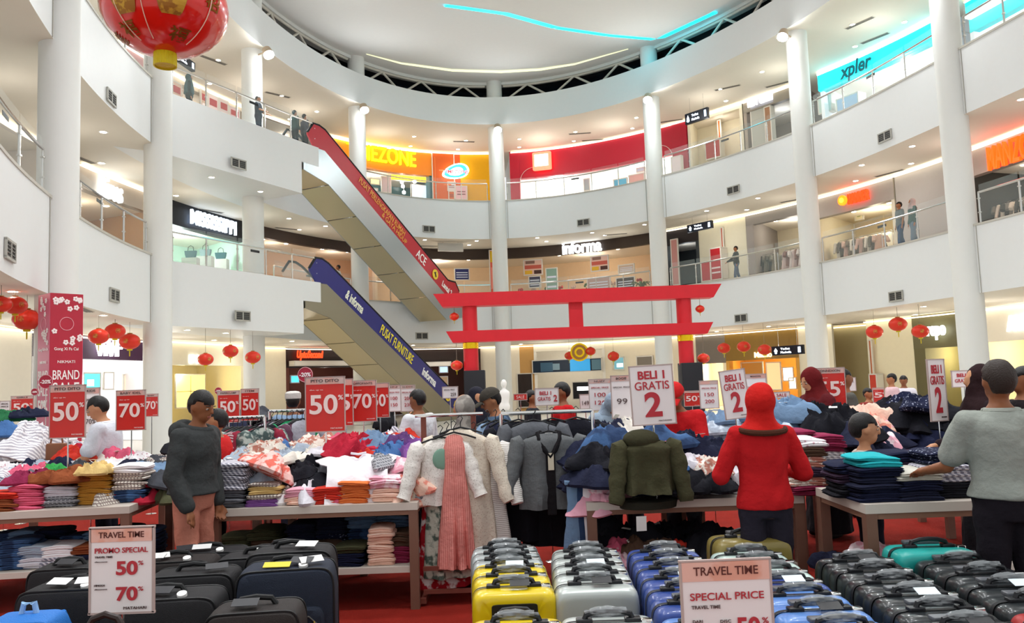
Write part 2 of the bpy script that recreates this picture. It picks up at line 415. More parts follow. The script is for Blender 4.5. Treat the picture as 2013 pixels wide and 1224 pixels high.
for px, py, zz, w in ((468, 322, 0, 'on the upper escalator landing'), (476, 621, 0, 'on the lower escalator landing')):
    d = ray(px, py); n2 = Vector((ED.y, -ED.x)); k = (LA.dot(n2))/(d[0]*n2.x+d[1]*n2.y)
    grille(px, py, 0, w, plan=(Vector((d[0]*k, d[1]*k, CH+d[2]*k)) + Vector((n2.x, n2.y, 0))*.012, atan2(ED.y, ED.x)))
# ------------------------------------------------------------------ downlights and ceiling diffusers
DLm = MB(); DLm.lathe([(.13, -.012), (.13, .0), (.09, .0)], 16); DLme = DLm.mesh('trim_ring', M('downlight_trim', 'e8e4da', .4))
DGm = MB(); DGm.lathe([(.088, -.014), (.088, -.006)], 14); DGme = DGm.mesh('lens', glow('fff6e4', 14.0))
DL = {B3: [(8, 80), (429, 118), (412, 164), (554, 188), (623, 219), (570, 234), (814, 268), (807, 287), (916, 276), (900, 293), (1498, 141), (1416, 175), (1427, 198), (1251, 231), (1243, 252), (1131, 259), (1128, 277), (1021, 273), (1021, 289), (1676, 48), (1778, 43), (1681, 91), (1561, 146)],
      B2: [(203, 259), (199, 320), (346, 384), (416, 348), (512, 376), (568, 429), (588, 451), (640, 444), (835, 471), (812, 479), (937, 473), (922, 481), (1056, 467), (1074, 474), (1164, 457), (1189, 462), (1267, 441), (1389, 414), (1468, 412), (1490, 389), (1573, 385), (1694, 324), (1791, 321), (1682, 355), (1793, 287), (2007, 195)],
      B1: [(25, 572), (203, 619), (368, 648), (444, 654), (421, 668), (574, 670), (812, 678), (1024, 676), (1056, 682), (1165, 677), (1181, 682), (1409, 651), (1511, 641), (1477, 660), (1380, 676), (1592, 632), (1236, 671), (1669, 658), (1815, 602), (1799, 618), (1861, 616), (1871, 629)]}
LVN = {B3: 'top', B2: 'middle', B1: 'ground floor'}
for z, L in DL.items():
    for k, (px, py) in enumerate(sorted(L)):
        p = atz(px, py, z)
        o_, t_ = offt(p.x, p.y)
        if o_ > 8: p = Vector((*cur(t_, 6.5), z))
        r = thing('downlight', '%s recessed downlight from the left in the %s ceiling' % (ORDW[k], LVN[z]), 'light', p, 0, 'recessed downlights')
        put('trim_ring', DLme, r); put('lens', DGme, r)
FLm = MB(); FLm.lathe([(.05, .32), (.16, .25), (.2, 0), (.19, -.02)], 16); FLme = FLm.mesh('housing', M('flood_housing', 'b8a48c', .5))
FGm = MB(); FGm.lathe([(.12, -.14), (.19, -.09), (.19, -.015)], 16); FGme = FGm.mesh('lens', glow('ffffff', 30.0))
for i, t in enumerate(COLT):
    p = cur(t, -.98); r = thing('flood_light_head', 'bright floodlight at the head of the %s column from the left' % ORDW[i], 'light', (p.x, p.y, B3-.35), t+pi/2)
    b = MB(); b.tube([(0, -.02, .12), (0, -.562, .12)], .03, 8); b.build('arm', M('flood_housing', 'b8a48c', .5), r)
    h = put('housing', FLme, r); h.rotation_euler = (.5, 0, 0); g = put('lens', FGme, r); g.rotation_euler = (.5, 0, 0)
kd = {B3: -1, B2: -1, B1: -1}
for k, (px, py, z) in enumerate(sorted([(217, 110, B3), (420, 118, B3), (546, 186, B3), (912, 278, B3), (1140, 262, B3), (1430, 172, B3), (1530, 165, B3), (1690, 45, B3), (1720, 75, B3), (565, 449, B2), (845, 483, B2), (1210, 460, B2), (1560, 393, B2), (1748, 340, B2), (160, 311, B2), (413, 414, B2), (166, 608, B1), (1320, 237, B3), (1165, 275, B3)])):
    kd[z] += 1; p = atz(px, py, z); t = offt(p.x, p.y)[1]
    r = thing('ceiling_diffuser', '%s slotted air diffuser from the left in the %s ceiling' % (ORDW[kd[z]], LVN[z]), 'vent', p, t+pi/2, 'ceiling air diffusers')
    b = MB(); b.bx(-.6, .6, -.1, .1, -.012, 0); b.build('frame', M('diffuser_frame', 'c4bdb0', .6), r, smooth=False)
    for s in (-1, 0, 1):
        b = MB(); b.bx(-.56, .56, s*.06-.018, s*.06+.018, -.018, -.01); b.build('slot', M('diffuser_slot', '5e5a54', .7), r, smooth=False)
for lv, z in (('first', Z1), ('second', Z2)):
    ta, tb = COLT[0]+.5/rad(COLT[0]), 4.0
    railing([cur(ta+(tb-ta)*k/10, .12) for k in range(11)], z, 'glass railing of the %s gallery at the extreme left edge' % lv)
# ------------------------------------------------------------------ shops round the galleries (placed on the shop wall line of their level)
O2, O1, OG = 4.4, 3.05, 5.0
LV = {2: (Z2, B3, O2), 1: (Z1, B2, O1), 0: (0., B1, OG)}
LVW = {2: 'top floor', 1: 'middle floor', 0: 'ground floor'}
def R(x0, y0, x1, y1, off):
    yc = (y0+y1)/2; a, ta = wallhit(x0, yc, off); b_, tb = wallhit(x1, yc, off)
    top = wallhit((x0+x1)/2, y0, off)[0].z; bot = wallhit((x0+x1)/2, y1, off)[0].z
    c = (a+b_)/2; c.z = (top+bot)/2; d = b_-a; d.z = 0
    return c, d.length, top-bot, atan2(d.y, d.x), ta, tb
def arc(b, t0, t1, o0, o1, z0, z1, c, n=None):
    """solid curved block between two angles and two offsets, relative to c"""
    n = n or max(2, int(abs(t1-t0)*24)+1); rs = []
    for i in range(n+1):
        t = t0+(t1-t0)*i/n; p = cur(t, o0); q = cur(t, o1)
        rs.append([Vector((p.x-c.x, p.y-c.y, z0-c.z)), Vector((q.x-c.x, q.y-c.y, z0-c.z)), Vector((q.x-c.x, q.y-c.y, z1-c.z)), Vector((p.x-c.x, p.y-c.y, z1-c.z))])
    b.rings(rs); return b
def shop(lv, x0, x1, ym, label, back='e9dfcc', side=None, header=None, hcol='e5ddcb', hy=None, depth=4.0, light=60, lcol=(1, .9, .78), solid=False, wallcol=None, off=None, emit=0., jamb=.12, cove=True, hz=None):
    z0, z1, o = LV[lv]; o = off or o
    ta = wallhit(x0, ym, o)[1]; tb = wallhit(x1, ym, o)[1]
    c = Vector((*cur((ta+tb)/2, o), z0)); r = thing('shop', label, 'shop', c)
    wm = M('shopwall_'+(wallcol or back), wallcol or back, .7, var=.03)
    if solid:
        b = MB(); arc(b, ta, tb, o, o+.2, z0, z1-.005, c); b.build('wall', wm, r)
    else:
        hb = z1-.3
        if hy is not None: hb = wallhit((x0+x1)/2, hy, o)[0].z
        if hz is not None: hb = hz
        b = MB(); arc(b, ta, tb, o-.04, o+.25, hb, z1-.005 if not header else wallhit((x0+x1)/2, header, o)[0].z, c); b.build('header', M('shophead_'+hcol, hcol, .5, var=.03), r)
        if header:
            b = MB(); arc(b, ta, tb, o, o+.2, wallhit((x0+x1)/2, header, o)[0].z, z1-.005, c); b.build('bulkhead', M('shopwall_e8e0d0', 'e8e0d0', .7), r)
        bm = M('shopback_%s' % back, back, .7, var=.04)
        b = MB(); arc(b, ta, tb, o+depth, o+depth+.1, z0, z1, c); b.build('back_wall', bm, r)
        b = MB(); arc(b, ta, tb, o+.25, o+depth, hb+.25, hb+.3, c); b.build('ceiling_panel', M('shopceil', 'ece4d6', .7), r)
        sm = M('shopside_'+(side or back), side or back, .7, var=.03)
        for te, s in ((ta, -1), (tb, 1)):
            dt = s*jamb/rad(te); b = MB(); arc(b, te, te+dt, o-.03, o+depth, z0, z1-.005, c, 1); b.build('side_wall', sm, r)
        p = cur((ta+tb)/2, o+depth*.45); w = abs(tb-ta)*rad(ta)
        for k in range(1 if w < 5 else 2):
            q = cur(ta+(tb-ta)*((k+.5)/(1 if w < 5 else 2)), o+depth*.45)
            if light: lamp('shop_light', 'POINT', (q.x, q.y, hb-.3), light*.36*(1+2.6*emit), lcol, .2)
            for f in (.3, .7):
                d = cur(ta+(tb-ta)*((k+f)/(1 if w < 5 else 2)), o+depth*.35)
                b = MB(); b.lathe([(.09, 0), (.09, .02)], 12); b.build('spot', glow('fff2dc', 9.0), r, loc=(d.x-c.x, d.y-c.y, hb+.23-z0))
    if cove:
        b = MB(); arc(b, ta, tb, o-.22, o-.05, z1-.10, z1-.06, c); b.build('cove_strip', glow('fff4dc', 1.1), r)
    return r
def sign(s, x0, y0, x1, y1, off, mat, label, bold=.02, ext=.06, parent=None, shear=0., board=None, bpad=.12):
    c, w, h, rz, ta, tb = R(x0, y0, x1, y1, off+.16)
    r = thing('shop_sign', label, 'sign', c, rz)
    if board: b = MB(); b.bx(-w/2-bpad, w/2+bpad, 0, .08, -h/2-bpad, h/2+bpad); b.build('backboard', board, r, smooth=False)
    text(r, s, w, h, mat, ext=ext, bold=bold, y=-.04, shear=shear)
    return r
def prop(x0, y0, x1, y1, off, mat, label, cat, name, th=.06, parts=None, group=None):
    c, w, h, rz, ta, tb = R(x0, y0, x1, y1, off)
    r = thing(name, label, cat, c, rz, group)
    b = MB(); b.bx(-w/2, w/2, -th/2, th/2, -h/2, h/2); b.build('panel', mat, r, smooth=False)
    b = MB(); e = .025
    for z in (-h/2, h/2): b.bx(-w/2-e, w/2+e, -th/2-.01, th/2, z-e, z+e)
    for x in (-w/2, w/2): b.bx(x-e, x+e, -th/2-.01, th/2, -h/2, h/2)
    b.build('frame', M('poster_frame', 'd9d5cc', .5), r, smooth=False)
    for (u0, v0, u1, v1, m) in (parts or []):      # printed blocks, in fractions of the panel
        b = MB(); b.bx((u0-.5)*w, (u1-.5)*w, -th/2-.012, -th/2-.004, (v0-.5)*h, (v1-.5)*h); b.build('print', m, r, smooth=False)
    return r
flat = lambda c, e=0.: M('print_%s_%g' % (c, e), c, .5, emit=e)
# hanging garment silhouettes used inside the far shops
def shirt_mesh(w=.5, h=.75, d=.1, sleeve=.35, flare=1.0, seed=0, neck=.16, folds=5, sdir=.26):
    """hanging garment: shoulders at z=0, body with folds, optional sleeves"""
    rd = random.Random(seed); b = MB(); rs = []; n = 36; o = Vector((seed*1.7, 3, 5))
    L0 = [(0, neck/2, .5), (.02, neck*.7, .6), (.045, w*.36, .75), (.09, w*.46, .95), (.16, w*.475, 1), (.3, w*.445, 1), (.45, w*.43*(1+(flare-1)*.3), 1), (.65, w*.44*(1+(flare-1)*.6), 1.05), (.85, w*.45*(1+(flare-1)*.85), 1.1), (1., w*.46*flare, 1.15)]
    levels = []
    for i in range(len(L0)-1):
        m = 1 if i < 4 else 3
        for k in range(m): f = k/m; levels.append(tuple(L0[i][q]*(1-f)+L0[i+1][q]*f for q in range(3)))
    levels.append(L0[-1]); ph = rd.random()*6
    for f, hw, dd in levels:
        r_ = []
        for j in range(n):
            a = 2*pi*j/n; amp = .5*f*f
            k = 1+amp*sin(folds*a+ph)*.5+amp*.5*sin((folds+3)*a+ph*2)
            x = hw*cos(a); y = d/2*dd*k*sin(a)*(1+.6*f*(flare-1)); z = -f*h - .02*(abs(x)/(w/2))*(f < .1)
            q = Vector((x*7, y*7, z*5))+o; e = noise.noise(q)*.5+noise.noise(q*2.3)*.25; rr = 1-abs(noise.noise(Vector((x*11, y*9, z*3))+o))*2
            g = min(1, f*4)
            r_.append(Vector((x*(1+.04*f*sin(3*a+ph))+.012*e*g, y*(1+.5*e*g)+.012*rr*g*(1 if y > 0 else -1), z+.012*e*(f > .9))))
        rs.append(r_)
    b.rings(rs, False, True)
    if sleeve:
        for s in (-1, 1):
            L = sleeve; p0 = Vector((s*w*.40, 0, -.075*h-.01)); dr = Vector((s*(sdir+.08*rd.random()), -.06, -1)).normalized(); N = 9
            pts = [p0, p0+Vector((s*.04, 0, -.025))] + [p0+Vector((s*.045, 0, -.03))+dr*L*k/N + Vector((.012*noise.noise(Vector((k*.8, s, seed))), -.008*k, 0)) for k in range(1, N+1)]
            rl = ([.05, .072]+[.07-.02*k/N+.006*sin(k*2.3+seed) for k in range(1, N+1)]) if L > .3 else ([.05, .078]+[.082+.005*sin(k*2.1) for k in range(1, N+1)])
            b.tube(pts, rl, 12)
    return b
SHM = [shirt_mesh(seed=k, sleeve=(.2, .42, .2, 0)[k % 4], h=(.7, .72, .95, 1.0)[k % 4], flare=(1, 1, 1.3, 1.5)[k % 4]).mesh('garment', cloth('cccccc')) for k in range(8)]
def hang_row(x0, x1, y, off, cols, lv, label, n=8, zrail=None, group='clothes on a shop rail', rail=True, ht=1.45):
    """clothes rail with garments in an upstairs shop"""
    z0 = LV[lv][0]; a, ta = wallhit(x0, y, off); b_, tb = wallhit(x1, y, off); d = b_-a; d.z = 0
    c = (a+b_)/2; c.z = z0; rz = atan2(d.y, d.x); w = d.length
    if rail:
        r = thing('clothes_rail', label, 'rack', c, rz); b = MB(); b.tube([(-w/2, 0, ht), (w/2, 0, ht)], .014, 6); b.build('bar', CHROME, r)
        for s in (-1, 1):
            b = MB(); b.tube([(s*w/2, 0, ht), (s*w/2, 0, .03)], .014, 6); b.build('leg', CHROME, r)
            b = MB(); b.tube([(s*w/2, -.22, .02), (s*w/2, .22, .02)], .014, 6); b.build('foot', CHROME, r)
    rd = random.Random(int(x0)); u = Vector((cos(rz), sin(rz), 0))
    for k in range(n):
        f = (k+.5)/n-.5; p = c + u*(w*f); p.z = z0+ht-.05
        col, cn = cols[k % len(cols)]
        g = thing('hanging_garment', '%s garment, %s on the %s' % (cn, ORDW[k], label), 'clothing', p, rz+rd.uniform(.9, 1.4), group)
        setmat(put('body', SHM[rd.randrange(8)], g), cloth(col))
        b = MB(); b.tube([(0, 0, -.02), (0, 0, .03), (.015, 0, .06), (0, 0, .075)], .004, 5); b.build('hook', CHROME, g)
# ---------------- second (top) gallery
shop(2, 60, 165, 60, 'white top-floor shop behind the left railing above the first column', back='dcd8cf', light=25)
shop(2, 165, 330, 110, 'top-floor shop with pink posters behind the big red lantern', back='e6e0d4', hy=80, light=40)
prop(246, 96, 281, 150, O2-.1, flat('b98a8c'), 'faded pink poster on the top-floor shop window by the big lantern', 'poster', 'poster')
shop(2, 331, 480, 190, 'top-floor shop with a row of red and white sale posters in its windows', back='cdb9a4', hcol='c9bba8', hy=190, light=30)
for k, (xa, ya, xb, yb, cl, nm) in enumerate([(335, 162, 356, 200, 'd8b9a6', 'tan'), (394, 178, 406, 214, 'c9a890', 'brown'), (408, 188, 428, 226, 'e9d3d0', 'pale pink'), (430, 196, 448, 232, 'd7c6c4', 'grey pink'), (450, 212, 470, 240, 'e2c2c4', 'rose')]):
    prop(xa, ya, xb, yb, O2-.12, flat(cl), '%s poster in the window of the top-floor poster shop' % nm, 'poster', 'poster', parts=[(.15, .45, .85, .8, flat('b23a3c')), (.2, .15, .8, .3, flat('f2e6e4'))])
s = sign('ACE', 338, 172, 357, 196, O2-.2, flat('c4403c'), 'red lettered word ACE on a top-floor shop window', .02, .02)
shop(2, 480, 690, 250, 'top-floor shop with brown panels behind the upper escalator head', back='8c6f5e', hcol='8a6a58', hy=250, light=35)
tz = shop(2, 655, 848, 300, 'games arcade with orange front and teal interior on the top floor', back='2f6a78', hcol='e88a1e', hy=336, light=70, side='2c5f6c')
sign('TIMEZONE', 681, 291, 816, 321, O2-.18, glow('ffe712', 1.3), 'yellow neon lettering TIMEZONE on the orange arcade front', .045, .12)
prop(850, 300, 893, 392, O2-.08, flat('d2601e'), 'orange patterned wall panel between arcade opening and logo', 'panel', 'cladding_panel', parts=[(.1, .1, .14, .9, flat('e07a3a')), (.5, .3, .9, .33, flat('e07a3a')), (.3, .6, .8, .63, flat('e8935a'))])
shop(2, 848, 905, 340, 'orange wall section of the arcade with the blue logo', solid=True, wallcol='c8541c')
shop(2, 905, 972, 340, 'yellow wall section at the right end of the arcade', solid=True, wallcol='dca60c')
c, w, h, rz, _, _ = R(869, 322, 922, 356, O2-.22)
r = thing('logo_sign', 'blue and white oval arcade logo sign with red lettering', 'sign', c, rz)
for nm, k, m in (('rim', 1.0, glow('fdf4f4', 1.6)), ('face', .86, glow('2fa8e0', 1.5)), ('highlight', .55, glow('eafaff', 1.7))):
    b = MB(); n = 28; pr = []
    for j in range(n):
        a = 2*pi*j/n; x = w/2*k*cos(a); z = h/2*k*sin(a)*(.85+.2*cos(a-.6)); pr.append((x, z+.18*x))
    b.rings([[Vector((p[0], y, p[1])) for p in pr] for y in (.03-.05*(1-k), -.06-.08*(1-k))]); b.build(nm, m, r)
text(r, 'TIMEZONE', w*.95, h*.2, glow('e2343a', 1.5), ext=.03, bold=.03, y=-.16)
for k, (xa, ya, xb, yb, cl, e, nm) in enumerate([(770, 336, 826, 342, 'ffb627', 2., 'upper yellow light band in the arcade'), (768, 346, 846, 357, 'ffc018', 2.2, 'bright yellow light band in the arcade'), (728, 352, 745, 362, 'ffe66a', 1.6, 'yellow lampshade glow in the arcade'), (808, 364, 846, 392, 'cfe2ee', .5, 'pale arcade machine screen beside the orange wall'), (750, 348, 768, 378, 'c9b7bd', .0, 'pale arcade cabinet left of the yellow band'), (728, 370, 742, 380, 'f3ffff', 0., 'white counter in the arcade behind the escalator')]):
    prop(xa, ya, xb, yb, O2+1.2, flat(cl, e), nm, 'panel', 'arcade_panel')
for k, (x, y) in enumerate([(781, 333), (790, 358), (792, 366), (815, 357), (794, 378), (733, 330)]):
    p = wallhit(x, y, O2+1.0)[0]; g = thing('ball_lamp', '%s white ball lamp from the left inside the arcade' % ORDW[k], 'lamp', p); b = MB(); b.ell((0, 0, 0), .1, .1, .1); b.build('globe', glow('ffffff', 9), g); b = MB(); b.tube([(0, 0, .1), (0, 0, .5)], .008, 5); b.build('stem', CHROME, g)
for k, (xa, ya, xb, yb, cl, nm) in enumerate([(880, 358, 895, 375, 'd9d3d4', 'white notice'), (882, 376, 893, 392, 'd06a3a', 'orange notice'), (895, 366, 918, 392, 'e6bcc4', 'pink poster')]):
    prop(xa, ya, xb, yb, O2-.1, flat(cl), '%s on the arcade wall under the logo' % nm, 'poster', 'poster', parts=[(.15, .55, .85, .62, flat('8c5a5e')), (.15, .35, .85, .42, flat('8c5a5e'))])
# red store
shop(2, 1003, 1352, 300, 'bright white shop with a deep red rounded front on the top floor', back='ffffff', hcol='b01c34', hy=333, light=150, lcol=(.95, .98, 1), emit=.6)
for xa, xb, yb, nm in ((1003, 1022, 395, 'left red pier of the white shop on the top floor'), (1323, 1352, 345, 'right red pier of the white shop on the top floor')):
    c, w, h, rz, ta, tb = R(xa, yb-92, xb, yb, O2-.04); c.z = Z2; r = thing('red_pier', nm, 'pier', c, rz); b = MB(); b.bx(-w/2, w/2, -.04, .3, 0, B3-Z2-.02); b.build('body', M('red_front', 'b01c34', .35, var=.04), r, smooth=False); b = MB(); b.bx(-w/2-.01, w/2+.01, -.05, .31, 0, .12); b.build('plinth', M('pier_plinth', '8a6f86', .5), r, smooth=False)
# rounded corner pieces of the opening
for xa, ya, s, nm in ((1022, 331, 1, 'left rounded red corner of the white shop opening'), (1322, 280, -1, 'right rounded red corner of the white shop opening')):
    p, t = wallhit(xa, ya, O2-.03); a = cur(t+.01, O2); q = cur(t-.01, O2); d = (q-a).normalized(); r = thing('corner_spandrel', nm, 'panel', p, atan2(d.y, d.x)); RR = .8
    poly = [(0, .4), (s*RR, .4), (s*RR, 0)] + [(s*(RR-RR*sin(k*pi/16)), -RR+RR*cos(k*pi/16)) for k in range(1, 9)]
    b = MB(); b.rings([[Vector((x, y, z)) for x, z in poly] for y in (-.05, .2)]); b.build('body', M('red_front', 'b01c34', .35), r, smooth=False); b = MB(); b.tube([(x, -.06, z) for x, z in poly[2:]], .012, 5); b.build('edge_trim', WHITE, r)
c, w, h, rz, _, _ = R(1047, 299, 1084, 334, O2-.35)
r = thing('light_box_sign', 'glowing square orange and white light box on the red shop front', 'sign', c, rz)
b = MB(); b.rbox((0, 0, 0), (w, .34, h), .12, mat=Matrix.Identity(3)); b.build('case', glow('ff6a50', 1.4), r)
b = MB(); b.bx(-w*.36, w*.36, -.2, -.16, -h*.32, h*.34); b.build('face', glow('fff6e8', 1.5), r, smooth=False)
for k, (xa, ya, xb, yb, cl, nm) in enumerate([(1208, 352, 1234, 365, '58b8e0', 'pale blue counter'), (1238, 343, 1268, 360, 'd9a9a2', 'pink boxes'), (1149, 352, 1160, 375, 'a9b2b8', 'grey mannequin stand'), (1253, 330, 1268, 338, 'b9cfe4', 'blue display'), (1322, 308, 1341, 338, 'e8dde0', 'white standing notice')]):
    prop(xa, ya, xb, yb, O2+.8 if k < 4 else O2-.4, flat(cl), '%s in the white shop on the top floor' % nm, 'display', 'shop_display', th=.2)
shop(2, 1352, 1462, 260, 'plain cream wall recess with pipe on the top floor right of the red shop', back='e6dfc9', depth=2.0, light=25, hcol='eae2cc', hy=228, hz=None)
prop(1413, 236, 1418, 308, O2+1.2, flat('b8561e'), 'rust orange fire pipe on the top floor', 'pipe', 'pipe'); prop(1391, 276, 1420, 312, O2+1.0, flat('b03a34'), 'red fire cabinet on the top floor', 'cabinet', 'fire_cabinet', th=.4)
shop(2, 1462, 1574, 230, 'grey shop with slim lit lettering on the top floor', back='a59a8e', hcol='8d877c', hy=205, light=35, lcol=(.85, .92, 1))
sign('REDY GLORY', 1470, 186, 1522, 204, O2-.2, glow('ffffff', 1.3), 'slim white lit lettering on the grey top-floor shop', .02, board=M('sign_grey', '9a9aa2', .4))
prop(1478, 212, 1506, 290, O2+.05, flat('b3b4ac'), 'grey door panel of the slim-lettered shop', 'door', 'door_panel'); prop(1508, 210, 1520, 285, O2+.04, flat('a37a5c'), 'brown pillar of the slim-lettered shop', 'pier', 'pier', th=.3)
shop(2, 1609, 1868, 120, 'phone shop with a long cyan light band on the top floor', back='f4f8ff', hcol='2adfe8', hy=130, light=140, lcol=(.9, .97, 1), emit=.5)
c, w, h, rz, ta, tb = R(1612, 144, 1866, 172, O2)
xz0, xz1 = wallhit(1612, 182, O2)[0].z, min(wallhit(1612, 148, O2)[0].z, B3-.16)
r = thing('cyan_light_band', 'glowing cyan light band with dark lettering across the top-floor phone shop', 'sign', (*cur((ta+tb)/2, O2-.2), (xz0+xz1)/2))
cc = Vector(r.location); b = MB(); arc(b, ta, tb, O2-.25, O2-.06, xz0, xz1, cc); b.build('light_box', glow('14dcee', 1.5), r)
b = MB(); arc(b, ta, tb, O2-.3, O2-.04, xz1, xz1+.12, cc); b.build('white_edge', glow('ffffff', 1.3), r)
sign('xpler', 1651, 116, 1716, 154, O2-.46, flat('0f6f7c'), 'dark teal lettering on the cyan light band', .03, .02, shear=.2)
r2 = shop(2, 1906, 2080, 40, 'cyan-banded shop at the extreme upper right of the top floor', back='e8ecf4', hcol='2adfe8', hy=20, light=80, lcol=(.9, .97, 1), emit=.4)
c, w, h, rz, ta, tb = R(1908, 14, 2080, 30, O2); b = MB(); zz = wallhit(1912, 30, O2)[0].z
r = thing('cyan_light_band', 'second glowing cyan band, at the extreme upper right corner', 'sign', (*cur((ta+tb)/2, O2-.2), zz)); cc = Vector(r.location); arc(b, ta, tb, O2-.25, O2-.06, zz, min(zz+1.4, B3-.15), cc); b.build('light_box', glow('14dcee', 1.5), r); b = MB(); arc(b, ta, tb, O2-.3, O2-.04, zz-.14, zz-.02, cc); b.build('white_edge', glow('ffffff', 2.), r)
for k, (x, y) in enumerate([(1800, 108), (1830, 95), (1770, 122)]):
    prop(x-26, y-1, x+26, y+1, O2+2.2, flat('8c97a6'), '%s grey display shelf inside the cyan-banded phone shop' % ORDW[k], 'shelf', 'display_shelf', th=.3)
prop(1614, 188, 1640, 222, O2+.6, flat('c9dfd8'), 'mint cabinet in the phone shop beside the column', 'cabinet', 'cabinet', th=.4); prop(1652, 190, 1695, 215, O2+.5, flat('aac4e0'), 'pale blue counter in the phone shop', 'counter', 'counter', th=.5)
# ---------------- first (middle) gallery
shop(1, -60, 105, 300, 'middle-floor shop with grey panels behind the far left glass', back='c6beb6', hcol='cfc8c0', hy=250, light=25)
shop(1, 152, 318, 380, 'middle-floor clothes shop with white glowing letters and warm light', back='caa274', hcol='a89c90', hy=398, light=45, lcol=(1, .84, .62))
sign('Aires', 191, 350, 237, 392, O1-.25, glow('f4fbff', 1.8), 'large white glowing letters on the warm middle-floor clothes shop', .02, .12)
hang_row(205, 275, 440, O1+1.4, [('b8604e', 'red'), ('c9b28e', 'tan'), ('5c4436', 'brown'), ('e6d8c8', 'cream')], 1, 'rail in the warm shop left of the second column', 7, group='clothes in the warm middle-floor shop')
shop(1, 322, 480, 420, 'bright mint-lit bag shop with black header on the middle floor', back='d6efe4', hcol='14161c', hy=458, cove=False, light=110, lcol=(.86, 1, .95), emit=.35)
sign('MISSISSIPPI', 374, 424, 462, 452, O1-.3, glow('dcecff', 1.3), 'white lit lettering MISSISSIPPI on the black shop header', .015, .1)
for k, (x, y) in enumerate([(375, 500), (434, 503), (404, 497)]):
    p = wallhit(x, y, O1+.8)[0]; g = thing('handbag', '%s grey handbag from the left on a stand in the mint-lit shop' % ORDW[k], 'bag', p); b = MB(); b.rings([[Vector((sx*.5*w_, sy*.07, z_)) for sx, sy in ((-1, -1), (1, -1), (1, 1), (-1, 1))] for z_, w_ in ((-.14, .34), (.0, .42), (.14, .46))]); b.build('body', cloth(('6f8f98', '3f6c74', '8aa0a4')[k]), g, smooth=False); b = MB(); b.tube([(-.12, 0, .14), (-.1, 0, .3), (0, 0, .36), (.1, 0, .3), (.12, 0, .14)], .012, 6); b.build('handle', BLACK, g)
    b = MB(); b.bx(-.3, .3, -.18, .18, -.9, -.15); b.build('stand', WHITE, g, smooth=False)
shop(1, 512, 735, 480, 'furniture shop with dark brown header behind the escalators on the middle floor', back='e0bfa2', hcol='3a2c26', hy=486, cove=False, light=40, lcol=(1, .82, .66))
shop(1, 735, 1290, 480, 'furniture shop with dark brown header and cream interior on the middle floor', back='e6cba8', hcol='35281f', hy=507, cove=False, light=110, lcol=(1, .86, .7), depth=5)
sign('informa', 1106, 472, 1183, 497, O1-.3, glow('f2f8ff', 1.6), 'white lit lettering informa on the brown header', .02, .12)
for k, (xa, ya, xb, yb, cl, nm, pp) in enumerate([(1030, 511, 1066, 540, 'e2b8a4', 'furniture price poster left of centre', 1), (1162, 503, 1196, 532, 'e2b8a4', 'furniture price poster right of centre', 1), (894, 528, 922, 550, '2a2f6a', 'navy hanging board in the furniture shop', 0), (1040, 543, 1063, 565, '3c3a52', 'dark notice board above the railing', 0), (1074, 527, 1096, 575, '7f9f90', 'green and grey tall panel', 0), (963, 492, 977, 576, 'd8604a', 'tall red and yellow pillar banner', 2), (1155, 545, 1200, 572, 'b89c94', 'framed mauve picture', 0), (1216, 520, 1247, 536, 'c6ad96', 'beige picture', 0), (1212, 545, 1248, 568, '3a2a22', 'round clock board with black edge', 0)]):
    prop(xa, ya, xb, yb, O1+.6 if k != 5 else O1-.4, flat(cl), nm + (' in the brown-headed furniture shop' if len(nm.split()) < 6 else ''), 'poster', 'poster', parts=[[(.1, .75, .6, .95, flat('8c6a5c')), (.05, .4, .95, .65, flat('c25a48')), (.05, .05, .45, .3, flat('e0b030')), (.55, .05, .95, .3, flat('4a2c24'))], [(.1, .6, .9, .68, flat('d8dcea')), (.1, .4, .9, .48, flat('d8dcea')), (.1, .2, .9, .28, flat('d8dcea'))], [(.1, .72, .9, .98, flat('d8b41c')), (.15, .1, .85, .6, flat('e88a7a'))]][{1: 0, 0: 1, 2: 2}[pp]])
for k, x in enumerate(range(1015, 1250, 26)):
    c, w, h, rz, _, _ = R(x, 560, x+18, 590, O1+1.2); c.z = Z1
    g = thing('display_table', '%s small white display table from the left in the furniture shop' % ORDW[k], 'table', c, rz); b = MB(); b.bx(-.28, .28, -.25, .25, .66, .72); b.build('top', WHITE, g, smooth=False)
    for sx in (-1, 1):
        for sy in (-1, 1): b = MB(); b.bx(sx*.25-.02, sx*.25+.02, sy*.22-.02, sy*.22+.02, 0, .66); b.build('leg', WHITE, g, smooth=False)
    v = thing('vase', '%s vase with red or green sprigs from the left on the furniture shop tables' % ORDW[k], 'vase', c+Vector((0, 0, .72))); b = MB(); b.lathe([(.04, 0), (.08, .08), (.05, .2), (.06, .24)], 12); b.build('body', cloth(('c9b49a', 'd8d0c8', '8a5a4a')[k % 3]), v); b = MB(); rd = random.Random(k)
    for q in range(7):
        a = rd.random()*6.3; b.ell((.1*cos(a), .1*sin(a), .3+.12*rd.random()), .06, .06, .07, 6, 5)
    b.build('sprigs', cloth(('b8322c', '4a6a3c', 'd8b8a8')[(k*2) % 3]), v)
